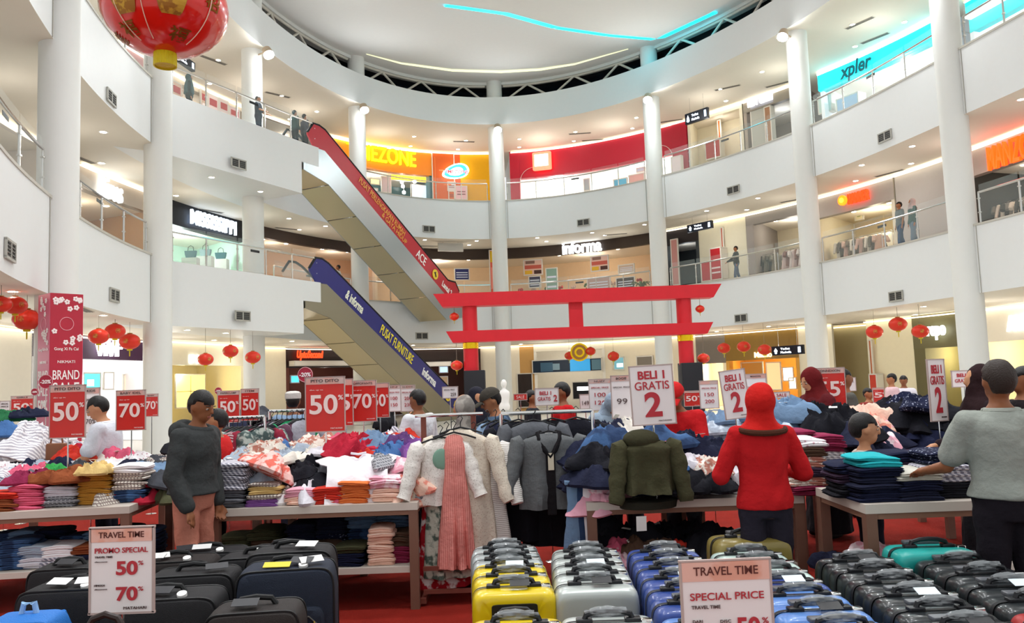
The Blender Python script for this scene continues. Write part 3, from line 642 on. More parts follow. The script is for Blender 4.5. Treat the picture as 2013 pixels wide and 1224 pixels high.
# potted palm beside the column
p = wallhit(1262, 560, O1-.9)[0]; p.z = Z1; g = thing('potted_palm', 'potted palm with drooping fronds beside the column on the middle floor', 'plant', p)
b = MB(); b.lathe([(.16, 0), (.22, .35), (.2, .36)], 14); b.build('pot', cloth('a07a52'), g)
rd = random.Random(4)
for k in range(12):
    a = k*.52+rd.random()*.3; L = .7+.3*rd.random(); b = MB(); pts = [(0, 0, .36)]+[(L*f*cos(a)*.75, L*f*sin(a)*.75, .36+.75*f*(1.25-f)*1.2) for f in (.2, .4, .6, .8, 1)]
    vs = []
    for i, q in enumerate(pts): w = .06*sin(pi*(i+.6)/6.2); vs += [(q[0]-w*sin(a), q[1]+w*cos(a), q[2]-.02), (q[0], q[1], q[2]), (q[0]+w*sin(a), q[1]-w*cos(a), q[2]-.02)]
    b.add(vs, [f for i in range(5) for f in ((3*i, 3*i+1, 3*i+4, 3*i+3), (3*i+1, 3*i+2, 3*i+5, 3*i+4))]); b.build('frond', cloth('5a6e3c'), g)
shop(1, 1306, 1374, 490, 'black and glass shop front right of the sixth column on the middle floor', back='3c4246', hcol='2a2426', hy=478, light=20, lcol=(.9, .95, 1))
prop(1321, 470, 1334, 560, O1-.3, flat('c98e88'), 'pink narrow banner beside the black shop', 'banner', 'banner')
shop(1, 1374, 1468, 480, 'cream wall with red fire cabinets on the middle floor', solid=True, wallcol='ddd8c2')
prop(1385, 515, 1403, 553, O1-.35, flat('b41f28'), 'low red cabinet against the cream wall on the middle floor', 'cabinet', 'fire_cabinet', th=.5); prop(1403, 488, 1424, 550, O1-.3, flat('b41f28'), 'tall red cabinet against the cream wall on the middle floor', 'cabinet', 'fire_cabinet', th=.5, parts=[(.1, .35, .9, .4, flat('e8d8d8')), (.1, .2, .9, .25, flat('e8d8d8'))]); prop(1418, 447, 1422, 490, O1-.12, flat('b8563a'), 'rust pipe above the red cabinet on the middle floor', 'pipe', 'pipe')
shop(1, 1468, 1600, 470, 'grey-framed clothes shop with cream interior on the middle floor', back='e6dcc2', hcol='8f8a86', hy=430, side='9a9490', light=70, lcol=(1, .93, .8), jamb=.3)
hang_row(1498, 1530, 520, O1+1.2, [('6b6a5e', 'grey'), ('3c3a36', 'black'), ('8a8678', 'olive')], 1, 'short rail in the grey-framed shop', 6, group='clothes in the grey-framed shop'); hang_row(1545, 1585, 510, O1+.9, [('d9c4c0', 'pink'), ('8a6a62', 'brown'), ('e8e0dc', 'white')], 1, 'rail near the seventh column in the grey-framed shop', 6, group='clothes in the grey-framed shop')
shop(1, 1600, 1762, 430, 'clothes shop with orange neon sign and warm interior on the middle floor', back='d9c088', hcol='a8a09a', hy=412, light=80, lcol=(1, .9, .66), side='e0d8c4')
shop(1, 1762, 1892, 400, 'plain grey wall section right of the orange neon sign', solid=True, wallcol='b4aeaa')
sign('HAMMER', 1668, 376, 1710, 397, O1-.25, glow('ff3a14', 1.3), 'orange red neon lettering on the grey middle-floor shop front', .02, .1)
c, w, h, rz, _, _ = R(1650, 384, 1666, 404, O1-.28); r = thing('neon_emblem', 'round orange neon emblem left of the orange lettering', 'sign', c, rz); b = MB(); b.rings([[Vector((w/2*cos(a*pi/10), y, h/2*sin(a*pi/10))) for a in range(20)] for y in (0, -.1)]); b.build('ring', glow('ff7a18', 1.3), r); b = MB(); b.rings([[Vector((w/4*cos(a*pi/5), y, h/4*sin(a*pi/5))) for a in range(10)] for y in (-.1, -.13)]); b.build('core', glow('ffd23a', 1.3), r)
hang_row(1650, 1735, 480, O1+1.2, [('e8e4da', 'white'), ('6f6a60', 'grey'), ('d8b8ac', 'pink'), ('8a8072', 'taupe')], 1, 'rail in the orange neon shop', 11, group='clothes in the orange neon shop'); hang_row(1690, 1755, 470, O1+2.4, [('f2eee4', 'white'), ('c9bfae', 'beige')], 1, 'back rail in the orange neon shop', 7, group='clothes in the orange neon shop', ht=1.7)
prop(1681, 412, 1697, 432, O1+2.5, flat('e8dfc0'), 'framed green plant picture in the orange neon shop', 'poster', 'poster', parts=[(.3, .3, .7, .75, flat('8a9a4a'))])
shop(1, 1896, 2080, 350, 'dark clothes shop with orange neon lettering at the right edge of the middle floor', back='3c3834', hcol='a89890', hy=322, light=60, lcol=(1, .92, .8))
sign('MANZONE', 1943, 268, 2060, 318, O1-.25, glow('ff4a10', 1.3), 'large orange neon lettering at the right edge of the photo', .02, .12)
hang_row(1948, 2040, 400, O1+1.2, [('e8dcc8', 'cream'), ('4a4640', 'dark'), ('8a8478', 'grey')], 1, 'rail in the dark shop at the right edge', 10, group='clothes in the dark right-edge shop')
# ---------------- ground floor
shop(0, -60, 62, 700, 'plain cream wall at the far left of the ground floor', solid=True, wallcol='e4e0d4', off=4.0)
shop(0, 62, 300, 720, 'white-lit cosmetics shop with a purple header on the ground floor', back='fbfbff', hcol='3c1a3e', hy=705, header=660, light=130, lcol=(.97, .98, 1), emit=.55, off=4.2)
sign('ViVF', 186, 668, 236, 700, 3.9, glow('ffffff', 1.6), 'white glowing letters on the purple shop header', .02, .12)
for xa, ya, xb, yb, cl, nm in ((163, 733, 196, 765, '58c8cc', 'turquoise screen'), (203, 732, 222, 765, 'c9c0c8', 'pale lilac screen'), (242, 736, 284, 768, 'd8b8a0', 'beauty portrait screen')):
    prop(xa, ya, xb, yb, 5.6, flat(cl, .6), nm + ' in the white-lit cosmetics shop', 'screen', 'screen', parts=[(.2, .2, .6, .6, flat('f4ece6', .6))])
shop(0, 330, 478, 700, 'cream shop with lit yellow shelves left of the third column on the ground floor', back='efe4c2', hcol='e6ddc4', hy=718, light=60, lcol=(1, .92, .7), off=3.6, emit=.12)
sign('EPG', 371, 697, 390, 714, 3.4, glow('eef8ff', 1.3), 'small white lit letters on the cream ground-floor shop', .02, .05)
for xa, xb, nm in ((345, 402, 'left'), (440, 476, 'right')):
    prop(xa, 736, xb, 800, 5.6, flat('f4e27c', .7), '%s backlit yellow shelf panel in the cream ground-floor shop' % nm, 'showcase', 'showcase', parts=[(.02, .48, .98, .5, flat('b8a070')), (.48, .05, .5, .95, flat('b8a070'))])
shop(0, 500, 562, 720, 'cream wall pier between the third column and the dark brown shop', solid=True, wallcol='e6dcc4', off=4.6)
shop(0, 562, 760, 720, 'dark brown clothes shop with red script sign on the ground floor', back='6a3c34', hcol='2a1a18', hy=722, light=35, lcol=(1, .85, .75), off=4.8)
sign('UptoSecond', 583, 689, 634, 708, 4.5, glow('ff3c18', 1.3), 'orange red script neon sign on the dark brown shop', .02, .06, shear=.2)
prop(574, 710, 690, 718, 4.4, flat('e6e0d8'), 'long white canopy bar under the red script sign', 'canopy', 'canopy_bar', th=.4); prop(571, 738, 587, 752, 5.4, flat('3ab0f0', 1.5), 'blue lit screen in the dark brown shop', 'screen', 'screen')
shop(0, 760, 945, 720, 'dark brown shop behind the escalator foot on the ground floor', back='4c2c26', hcol='2c1c18', hy=715, light=35, lcol=(1, .85, .75), off=4.8)
prop(815, 712, 884, 719, 4.4, flat('e6e0d8'), 'white canopy bar behind the escalator foot', 'canopy', 'canopy_bar', th=.4); prop(864, 720, 880, 732, 5.4, flat('8ab4f0', 1.2), 'blue lit screen behind the red gate post', 'screen', 'screen'); prop(852, 740, 880, 764, 5.6, flat('d8b894'), 'tan poster behind the escalator foot', 'poster', 'poster')
shop(0, 945, 1022, 720, 'cream wall behind the fifth column on the ground floor', solid=True, wallcol='ece4d2')
shop(0, 1022, 1050, 720, 'tan wall with a dark door right of the fifth column', solid=True, wallcol='c79a5c'); prop(1018, 734, 1047, 800, OG-.05, flat('2a1e1a'), 'dark brown door right of the fifth column', 'door', 'door_panel')
shop(0, 1050, 1190, 720, 'white phone shop with dark blue banner on the ground floor', back='efece2', hcol='efe9da', light=60, hz=3.3)
prop(1047, 706, 1183, 731, OG-.2, flat('16283c'), 'long dark blue banner over the white phone shop', 'banner', 'banner', parts=[(.12, .1, .3, .8, flat('3c5f78')), (.3, .2, .4, .7, flat('7c98a8')), (.55, .05, .84, .95, flat('2f86b8', .5)), (.86, .1, .99, .9, flat('5f8496'))])
sign('ooo', 1125, 711, 1158, 726, OG-.35, glow('ffffff', 1.6), 'glowing white emblem on the dark blue banner', .12, .05)
prop(1126, 750, 1172, 784, OG+1.5, flat('15161c'), 'television with a white wordmark in the phone shop', 'television', 'television', parts=[(.2, .5, .8, .72, flat('ffffff', 2.))])
shop(0, 1190, 1370, 720, 'cream wall with small screen behind the red gate', back='e9dfc8', solid=True, wallcol='e9dfc8'); prop(1207, 702, 1227, 726, OG-.15, flat('5f8f98', .5), 'small wall screen left of the big red sale sign', 'screen', 'screen', parts=[(.3, .2, .9, .5, flat('eefaff', 1.5))]); prop(1252, 700, 1283, 718, OG-.1, flat('7c7468'), 'grey shutter box behind the big red sale sign', 'panel', 'panel')
shop(0, 1370, 1428, 720, 'small shop with grey header right of the red gate', back='fff0d0', hcol='7c746c', hy=714, light=70, emit=.4)
shop(0, 1428, 1572, 720, 'gold-lit jewellery shop on the ground floor', back='d8a048', hcol='8a6a2c', hy=706, light=110, lcol=(1, .8, .45), emit=.15)
sign('Milano', 1484, 691, 1518, 702, OG-.2, glow('ffe0a0', 1.5), 'gold lit script on the jewellery shop header', .02, .05)
for k, (xa, ya, xb, yb, cl, e) in enumerate([(1508, 712, 1536, 766, 'e8b888', .5), (1540, 722, 1560, 748, 'fff4e0', 2.), (1458, 712, 1500, 740, 'b8823c', .1), (1552, 742, 1566, 764, 'ffe9c8', 1.5)]):
    prop(xa, ya, xb, yb, OG+1.0, flat(cl, e), '%s lit showcase from the left in the gold jewellery shop' % ORDW[k], 'showcase', 'showcase')
shop(0, 1572, 1640, 720, 'cream wall pier left of the seventh column on the ground floor', solid=True, wallcol='e9e2cc')
shop(0, 1640, 1712, 720, 'olive beige corridor recess right of the seventh column', solid=True, wallcol='c2b68c', off=7.0); shop(0, 1708, 1800, 720, 'cream wall behind the orange pipe on the ground floor', solid=True, wallcol='efe6c8')
prop(1711, 668, 1716, 755, OG-.15, flat('b8622c'), 'tall rust orange pipe on the ground floor', 'pipe', 'pipe'); prop(1716, 735, 1730, 768, OG-.3, flat('c8402c'), 'red hydrant cabinet at the foot of the orange pipe', 'cabinet', 'fire_cabinet', th=.4)
shop(0, 1800, 1915, 720, 'olive-framed shop with glowing yellow interior on the ground floor', back='ffe8a8', hcol='6a6444', hy=682, side='6a6444', light=120, lcol=(1, .9, .6), emit=.35, jamb=.35)
sign('repo', 1824, 640, 1860, 668, OG-.35, glow('f4fcff', 1.6), 'white glowing letters on the olive shop header', .02, .08)
shop(0, 1915, 2090, 720, 'cream shop with thin white letters at the right edge of the ground floor', back='f2e4c0', hcol='efe8d8', hy=668, light=100, lcol=(1, .93, .75), emit=.2)
sign('AVENUE', 1980, 616, 2075, 648, OG-.2, glow('ffffff', 1.6), 'thin white lit letters at the right edge of the ground floor', .0, .06)
# wayfinding signs that hang from the gallery ceilings
def waysign(x0, y0, x1, y1, off, zc, label, dark=True):
    c, w, h, rz, _, _ = R(x0, y0, x1, y1, off); r = thing('wayfinding_sign', label, 'sign', c, rz)
    b = MB(); b.bx(-w/2, w/2, -.07, .07, -h/2, h/2); b.build('box', M('way_black', '1c2230', .3) if dark else M('way_grey', 'c4c2ba', .4), r, smooth=False)
    for s in (-.3, .3): b = MB(); b.tube([(s*w, 0, h/2), (s*w, 0, zc-c.z)], .01, 5); b.build('rod', CHROME, r)
    if dark:
        b = MB(); b.add([(-w*.42, -.08, -h*.05), (-w*.36, -.08, h*.3), (-w*.3, -.08, -h*.05)], [(0, 2, 1)]); b.build('arrow', glow('eaf4ff', 2.5), r)
        b = MB(); b.rings([[Vector((-w*.36+h*.16*cos(a), y, -h*.2+h*.16*sin(a))) for a in [k*pi/6 for k in range(12)]] for y in (-.072, -.08)]); b.build('pictogram', glow('bfe0ff', 2.5), r)
        text(r, 'Toilet', w*.3, h*.22, glow('eaf4ff', 2.5), cx=-w*.05, cz=h*.18, y=-.08); text(r, 'Musholla', w*.34, h*.22, glow('eaf4ff', 2.5), cx=-w*.03, cz=-h*.2, y=-.08)
        b = MB(); b.bx(w*.36, w*.44, -.082, -.072, -h*.3, h*.3); b.build('floor_mark', glow('cfe6ff', 2.), r, smooth=False)
waysign(1348, 218, 1393, 239, 1.6, B3, 'black lit wayfinding sign hanging on the top floor right of the red shop'); waysign(1352, 438, 1401, 453, 1.3, B2, 'black lit wayfinding sign hanging on the middle floor')
waysign(1519, 679, 1580, 697, 2.2, B1, 'black lit wayfinding sign hanging on the ground floor by the jewellery shop'); waysign(861, 478, 910, 494, 1.0, B2, 'plain grey sign hanging on the middle floor beside the upper escalator', False)
waysign(334, 108, 380, 126, 1.5, B3, 'dark wayfinding sign half hidden behind the big lantern')
# ------------------------------------------------------------------ escalators
def escalator(ztop, zbot, label, adcol, adname, texts, spec, clad):
    o = Vector((LB2.x, LB2.y, 0)); r = thing('escalator', label, 'escalator', (o.x, o.y, ztop))
    W_ = 1.55; nrm = -EN
    def P(s, z, w=0.): return Vector((ED.x*s + EN.x*w, ED.y*s + EN.y*w, z-ztop))
    s0, s1 = .35, .35+(ztop-zbot)/math.tan(radians(30.5))
    SE = s1+1.0
    zst = lambda s: ztop if s < s0 else (zbot if s > s1 else ztop-(s-s0)*(ztop-zbot)/(s1-s0))
    low = zbot-.95 if zbot > 1 else .02
    poly = [(-.85, ztop-.03), (s0, ztop-.03), (s1, zbot-.03), (SE+.3, zbot-.03), (SE+.3, zbot-.75 if zbot > 1 else .0), (s1-.4, low), (s0+.2, ztop-1.32), (-.85, ztop-1.02)]
    if zbot < 1: poly = [(-.85, ztop-.03), (s0, ztop-.03), (s1, zbot+.03), (SE+.3, zbot+.03), (SE+.3, 0.), (s1-2.1, 0.), (s0+.2, ztop-1.32), (-.85, ztop-1.02)]
    # side cladding sheets, near and far, and the soffit sheets between them
    for w0, w1, nm in ((0, .04, 'side_cladding'), (W_-.04, W_, 'side_cladding')):
        b = MB(); b.rings([[P(s, z, w) for s, z in poly] for w in (w0, w1)]); b.build(nm, clad, r, smooth=False)
    und = [poly[i] for i in range(4, 8)]
    for i in range(3):
        (sa, za), (sb, zb) = und[i], und[i+1]; n = 5 if i == 1 else 1
        for k in range(n):
            f0, f1 = k/n, (k+1)/n-.004; b = MB()
            q = [(sa+(sb-sa)*f, za+(zb-za)*f) for f in (f0, f1)]
            b.add([P(*q[0], .04), P(*q[1], .04), P(*q[1], W_-.04), P(*q[0], W_-.04)], [(0, 1, 2, 3)]); b.build('soffit_panel', M('champagne_steel', 'cdc2a2', .36, .8, bump=.1, bscale=3), r, smooth=False)
    b = MB(); b.add([P(SE+.3, zbot-.03, .04), P(SE+.3, max(zbot-.75, 0), .04), P(SE+.3, max(zbot-.75, 0), W_-.04), P(SE+.3, zbot-.03, W_-.04)], [(0, 1, 2, 3)]); b.build('end_panel', STEEL, r, smooth=False)
    n = int((s1-s0)/.4)
    for k in range(n):
        s = s0+(s1-s0)*(k+.5)/n; z = zst(s); b = MB(); M_ = MB()
        b.add([P(s-.2, z-.1, .25), P(s+.2, z-.1, .25), P(s+.2, z-.1, W_-.25), P(s-.2, z-.1, W_-.25), P(s-.2, z+.1, .25), P(s+.2, z+.1, .25), P(s+.2, z+.1, W_-.25), P(s-.2, z+.1, W_-.25)], [(0, 1, 2, 3), (4, 7, 6, 5), (0, 4, 5, 1), (1, 5, 6, 2), (2, 6, 7, 3), (3, 7, 4, 0)]); b.build('step', M('step_metal', '6f6f6c', .4, .8), r, smooth=False)
    # balustrades with rounded ends; near one carries the advertisement
    def top(s): return zst(min(max(s, s0-.0), s1))+.92
    pts = []
    for k in range(33):
        s = -.5+(SE+.45+.0)*k/32; pts.append(s)
    for w, m, nm in ((.12, adcol, 'balustrade'), (W_-.12, GLASS, 'balustrade')):
        b = MB(); rs = []
        for s in pts:
            z0 = zst(s)+.0; z1 = top(s); e = min(s-pts[0], pts[-1]-s)
            if e < .42: h_ = sqrt(max(0, 1-(1-e/.42)**2)); mid = (z0+z1)/2; z0, z1 = mid-(mid-z0)*max(h_, .08), mid+(z1-mid)*max(h_, .08)
            rs.append([P(s, z0, w-.03), P(s, z1, w-.03), P(s, z1, w+.03), P(s, z0, w+.03)])
        b.rings(rs); b.build(nm, m, r, smooth=False)
        b = MB(); hp = []
        for s in pts:
            z0 = zst(s)+.0; z1 = top(s); e = min(s-pts[0], pts[-1]-s); h_ = sqrt(max(0, 1-(1-min(e, .42)/.42)**2)); mid = (z0+z1)/2; hp.append(P(s, mid+(z1-mid)*max(h_, .05)+.03, w))
        b.tube(hp, .05, 8); b.build('handrail', BLACK, r)
    # lettering along the slope on the near balustrade
    sl = Vector((ED.x*cos(radians(30.5)), ED.y*cos(radians(30.5)), -sin(radians(30.5)))); nn = Vector((nrm.x, nrm.y, 0)); up = nn.cross(sl)*-1
    if up.z < 0: up = -up
    for s, dz, str_, w, h, mat, bold in texts:
        me = text_mesh(str_, w, h, mat, .012, bold); t_ = put('lettering', me, r)
        c = P(s, zst(s)+.46+dz, .075)
        t_.matrix_local = Matrix(((sl.x, -nn.x, up.x, c.x), (sl.y, -nn.y, up.y, c.y), (sl.z, -nn.z, up.z, c.z), (0, 0, 0, 1)))
    s = spec; c = P(s, zst(s)+.44, .07); b = MB(); b.rings([[Vector((.24*cos(k*pi/12), y, .24*sin(k*pi/12))) for k in range(24)] for y in (0, -.012)]); k_ = b.build('arrow_disc', flat('e8c83a'), r)
    MT = Matrix(((sl.x, -nn.x, up.x, c.x), (sl.y, -nn.y, up.y, c.y), (sl.z, -nn.z, up.z, c.z), (0, 0, 0, 1))); k_.matrix_local = MT
    b = MB(); ar = [(-.13, .03), (-.01, .15), (.0, .06), (.13, -.07), (.07, -.13), (-.06, 0), (-.15, .01)]; b.rings([[Vector((x, y, z)) for x, z in ((-.15, .0), (0, .15), (0, .06), (.13, -.05), (.07, -.12), (-.06, 0))] for y in (-.012, -.02)]); k_ = b.build('arrow', flat('222222'), r, smooth=False); k_.matrix_local = MT
    return r
AR = M('ad_red', 'b82430', .35, var=.06); AB = M('ad_navy', '2a2a72', .35, var=.06)
YL, OR, WH = flat('f0dc3c'), flat('e8a44a'), flat('f4f2ee')
escalator(Z2, Z1, 'upper stainless escalator with red advertising balustrade, between middle and top floors', AR, 'red', [(4.1, .16, 'PUSAT PERLENGKAPAN RUMAH', 3.6, .26, OR, .02), (4.9, -.16, '& GAYA HIDUP', 2.0, .22, OR, .02), (6.9, 0, 'ACE', .8, .42, WH, .04), (9.0, 0, 'Lantai 2', .9, .3, WH, .02)], 8.0, M('cladding_bright', 'a9b0b2', .3, .85, bump=.25, bscale=1.6))
escalator(Z1, 0., 'lower stainless escalator with navy advertising balustrade, between ground and middle floors', AB, 'navy', [(2.1, .0, '& informa', 1.2, .4, flat('e4e6d4'), .03), (4.9, .0, 'PUSAT FURNITURE', 2.6, .42, YL, .03), (7.3, .0, 'informa', 1.2, .4, WH, .03), (9.7, -.05, 'Lantai 1', .8, .28, YL, .02)], 8.8, M('cladding_dull', '8f8a78', .4, .7, bump=.2, bscale=1.6))
# ------------------------------------------------------------------ red gate (torii)
GD = 18.0
tor = thing('red_gate', 'red wooden festival gate with two crossbeams and gold bands', 'gate', (aty(1138, 700, GD).x, GD, 0))
TRED = M('gate_red', 'c8202a', .5, var=.08, bump=.1, bscale=8); GOLD = M('gold_foil', 'e8c020', .22, .9, bump=.2, bscale=30)
gx = tor.location.x
def G(px, py): p = aty(px, py, GD); return p.x-gx, p.z
def beam(xa, xb, za, zb, sl, nm):
    b = MB(); b.rings([[Vector((x, y, z)) for x, z in ((xa, zb), (xb, zb), (xb-sl, za), (xa+sl, za))] for y in (-.2, .2)]); b.build(nm, TRED, tor, smooth=False)
xa, za = G(853, 578); xb, zb_ = G(1414, 561); zt = (za+zb_)/2; beam(xa, xb, zt-.29, zt, .19, 'top_beam')
xa2, za = G(878, 651); xb2, zb_ = G(1398, 635); zl = (za+zb_)/2; beam(xa2, xb2, zl-.25, zl, .14, 'lower_beam')
for pa, pb in ((908, 940), (1331, 1361)):
    x0, x1 = G(pa, 640)[0], G(pb, 640)[0]; xm = (x0+x1)/2; w = .165
    b = MB(); b.cyl((xm, 0, 1.9), (xm, 0, zt-.28), w, n=20); b.build('post', TRED, tor)
    b = MB(); b.cyl((xm, 0, zl-.39), (xm, 0, zl-.26), w+.012, n=20); b.build('gold_band', GOLD, tor)
    b = MB(); b.rbox((xm+.07, 0, .97), (.46, .46, 1.94), .02); b.build('pedestal', M('pedestal_black', '17171c', .6), tor)
xm = (G(1119, 620)[0]+G(1145, 620)[0])/2; b = MB(); b.bx(xm-.15, xm+.15, -.1, .1, zl-.02, zt-.27); b.build('strut', TRED, tor, smooth=False)
# ------------------------------------------------------------------ lanterns
LRED = M('lantern_red', 'd2231a', .35, spec=.5, coat=.3, var=.06); LGOLD = M('lantern_gold', 'b98a3c', .35, .6); LYEL = M('lantern_yellow', 'd8c41c', .4, bump=.6, bscale=20)
LRED2 = M('lantern_red_paper', 'de3420', .4)
def lantern_meshes(ribs=24, big=False):
    b = MB(); n = ribs*2 if not big else 64; rs = []
    for i in range(13):
        a = -pi/2*.93 + pi*.93*i/12
        rs.append([Vector((cos(a)*(1+(.015 if j % 2 else -.01)*(not big))*cos(2*pi*j/n), cos(a)*(1+(.015 if j % 2 else -.01)*(not big))*sin(2*pi*j/n), .8*sin(a))) for j in range(n)])
    b.rings(rs); return b
LB_ = lantern_meshes(14).mesh('shade', LRED2); bb = MB(); bb.lathe([(.2, .78), (.26, .8), (.26, .86), (.1, .88)], 14); CAPT = bb.mesh('cap', LGOLD); bb = MB(); bb.lathe([(.2, -.92), (.26, -.9), (.26, -.76), (.2, -.74)], 14); CAPB = bb.mesh('rim', LYEL); bb = MB(); bb.lathe([(.03, -.92), (.06, -1.0), (.05, -1.5)], 8); TAS = bb.mesh('tassel', LYEL)
GPRL = []
for k in range(4):
    gm = MB(); a0 = k*pi/2+.4
    vs = []
    for u in range(5):
        for v in range(5):
            a = a0+.5*(u/4-.5)*(1-.3*abs(v-2)/2); e = .55*(v/4-.5); vs.append((1.02*cos(e)*cos(a), 1.02*cos(e)*sin(a), .82*sin(e)))
    gm.add(vs, [(u*5+v, u*5+5+v, u*5+6+v, u*5+1+v) for u in range(4) for v in range(4)])
    GPRL.append(gm.mesh('gold_print', M('print_gold_red', 'c4462c', .4, pat='blotch', col2='c98a3a', ps=9.)))
def lantern(p, rad_, ztop, label, group='red paper lanterns', tas=True):
    r = thing('lantern', label, 'lantern', p, random.Random(label).random()*6, group)
    for nm, me in (('shade', LB_), ('cap', CAPT), ('rim', CAPB), ('gold_print', GPRL[0]), ('gold_print', GPRL[1]), ('gold_print', GPRL[2]), ('gold_print', GPRL[3])) + ((('tassel', TAS),) if tas else ()): put(nm, me, r, scale=rad_)
    b = MB(); b.tube([(0, 0, .86*rad_), (0, 0, ztop-p[2])], .006, 4); b.build('cord', M('cord', '8c8478', .7), r)
    return r
NL = [((2, 598, 40), 'leftmost lantern at the photo edge, upper left cluster'), ((30, 600, 44), 'middle lantern of the cluster at the far left edge'), ((53, 628, 52), 'lowest lantern of the far left cluster beside the pink banner pillar'),
      ((194, 661, 38), 'left lantern of the trio before the purple shop'), ((226, 651, 38), 'top lantern of the trio before the purple shop'), ((255, 671, 39), 'right lantern of the trio before the purple shop')]
for (x, y, w), lb in NL:
    p = wallhit(x, y, .45)[0]; lantern(p, w*p.y/FPX/2, B1, 'red ' + lb)
for (x, y, w), lb in [((404, 706, 30), 'left of the three lanterns under the landing'), ((453, 690, 30), 'middle of the three lanterns under the landing'), ((497, 702, 30), 'right of the three lanterns under the landing, before the white column')]:
    p = aty(x, y, 25.6+(x-404)*.022); lantern(p, w*p.y/FPX/2, B1, 'red ' + lb)
for (x, y, w), lb in [((1161, 690, 20), 'right of the gold coin emblem'), ((1119, 699, 19), 'left of the gold coin emblem'), ((1206, 700, 23), 'left of the big buy one get two sign'), ((1423, 684, 25), 'left of the row of three before the jewellery shop'), ((1462, 681, 26), 'middle of the row of three before the jewellery shop'), ((1503, 687, 26), 'right of the row of three before the jewellery shop'), ((1719, 652, 32), 'left of the trio above the orange pipe'), ((1765, 637, 34), 'middle of the trio above the orange pipe'), ((1809, 651, 32), 'right of the trio, before the olive shop')]:
    p = wallhit(x, y, .5)[0]; lantern(p, w*p.y/FPX/2, B1, 'red lantern ' + lb)
for (x, y, w, zt_), lb in [((893, 622, 19, zt-.29), 'between the two left beam ends of the red gate'), ((898, 718, 24, zl-.25), 'below the left end of the lower gate beam'), ((1376, 607, 18, zt-.29), 'between the two right beam ends of the red gate'), ((1383, 704, 24, zl-.25), 'below the right end of the lower gate beam')]:
    p = aty(x, y, GD); lantern(p, w*p.y/FPX/2, zt_, 'small red lantern ' + lb)
p = wallhit(1139, 692, .3)[0]; r = thing('coin_emblem', 'round gold coin emblem hanging between small red lanterns', 'ornament', p); rr = 18*p.y/FPX
for nm, a, c_, y in (('rim', 1., GOLD, 0), ('face', .82, M('coin_orange', 'a8763c', .4, .4), -.03), ('inner_ring', .55, GOLD, -.05), ('centre', .34, M('coin_orange', 'a8763c', .4), -.07)):
    b = MB(); b.rings([[Vector((rr*a*cos(k*pi/16), yy, rr*a*sin(k*pi/16))) for k in range(32)] for yy in (y+.04, y-.04)]); b.build(nm, c_, r)
b = MB(); b.tube([(0, 0, rr), (0, 0, B1-p.z)], .006, 4); b.build('cord', M('cord', '8c8478', .7), r)
# the big lantern, top left
BD = 6.6; pc = aty(325, 16, BD); RB = 123*BD/FPX
bl = thing('big_lantern', 'very large glossy red lantern with gold prints and yellow fringe, upper left', 'lantern', pc, .3)
put('shade', lantern_meshes(big=True).mesh('shade', M('lantern_glossy', 'd8180c', .22, spec=.6, coat=.5, var=.08)), bl, scale=RB)
def on_ball(me_v, fs, a0, e0, su, sv, mat, nm):
    vs = []
    for u, v in me_v: a = a0+u*su; e = e0+v*sv; k = 1.012; vs.append((RB*k*cos(e)*cos(a), RB*k*cos(e)*sin(a), RB*.8*k*sin(e)))
    me = bpy.data.meshes.new(nm); me.from_pydata(vs, [], fs); me.materials.append(mat); me.update(); put(nm, me, bl)
gp = M('gilt_print', '9c6a2c', .35, .5, pat='blotch', col2='c79a3a', ps=14.)
grid = [(u/8-.5, v/8-.5) for u in range(9) for v in range(9)]; gf = [(u*9+v, u*9+9+v, u*9+10+v, u*9+1+v) for u in range(8) for v in range(8)]
pot = [((u)*(.75+.5*(v+.5)**.5), v) for u, v in grid]
for a0, e0, su, sv in ((-pi/2-.6, -.34, .42, .5), (-pi/2+.2, -.34, .42, .52)): on_ball(pot, gf, a0, e0, su, sv, gp, 'gilt_pot')
for ch, a0, e0, su in (('財', -pi/2-1.35, -.05, .32), ('福', -pi/2-.5, -.85, .45), ('招', -pi/2+1.2, -.15, .3), ('福', -pi/2+.75, -.95, .5), ('進', -pi/2-1.25, -.85, .5)):
    m_ = text_mesh(ch, 1, 1, gp, .001, .015); v = [(q.co.x, q.co.z) for q in m_.vertices]; on_ball(v, [tuple(p_.vertices) for p_ in m_.polygons], a0-.3, e0, su, .32, M('gilt', 'a8742e', .3, .7), 'gilt_character')
for a0 in (-pi/2-.78, -pi/2-.28, -pi/2+.86):
    b = MB(); b.tube([(RB*1.012*cos(e)*cos(a0), RB*1.012*cos(e)*sin(a0), RB*.8*1.012*sin(e)) for e in [(-1.1+.12*k) for k in range(14)]], .004, 5); b.build('gilt_line', M('gilt_pale', 'e8c8b0', .3), bl)
b = MB(); zb2 = -RB*.8*.93
for k in range(44):
    a = 2*pi*k/44; x, y = .085*cos(a), .085*sin(a); b.tube([(x*.8, y*.8, zb2+.03), (x, y, zb2-.02), (x*1.02, y*1.02, zb2-.13)], .007, 5)
b.lathe([(.07, zb2+.04), (.083, zb2-.0), (.08, zb2-.12)], 20); b.build('fringe', LYEL, bl)
b = MB(); b.lathe([(.1, RB*.74), (.12, RB*.8), (.04, RB*.85)], 16); b.build('cap', LGOLD, bl); b = MB(); b.tube([(0, 0, RB*.8), (0, 0, 16.8-pc.z)], .008, 5); b.build('cord', M('cord', '8c8478', .7), bl)
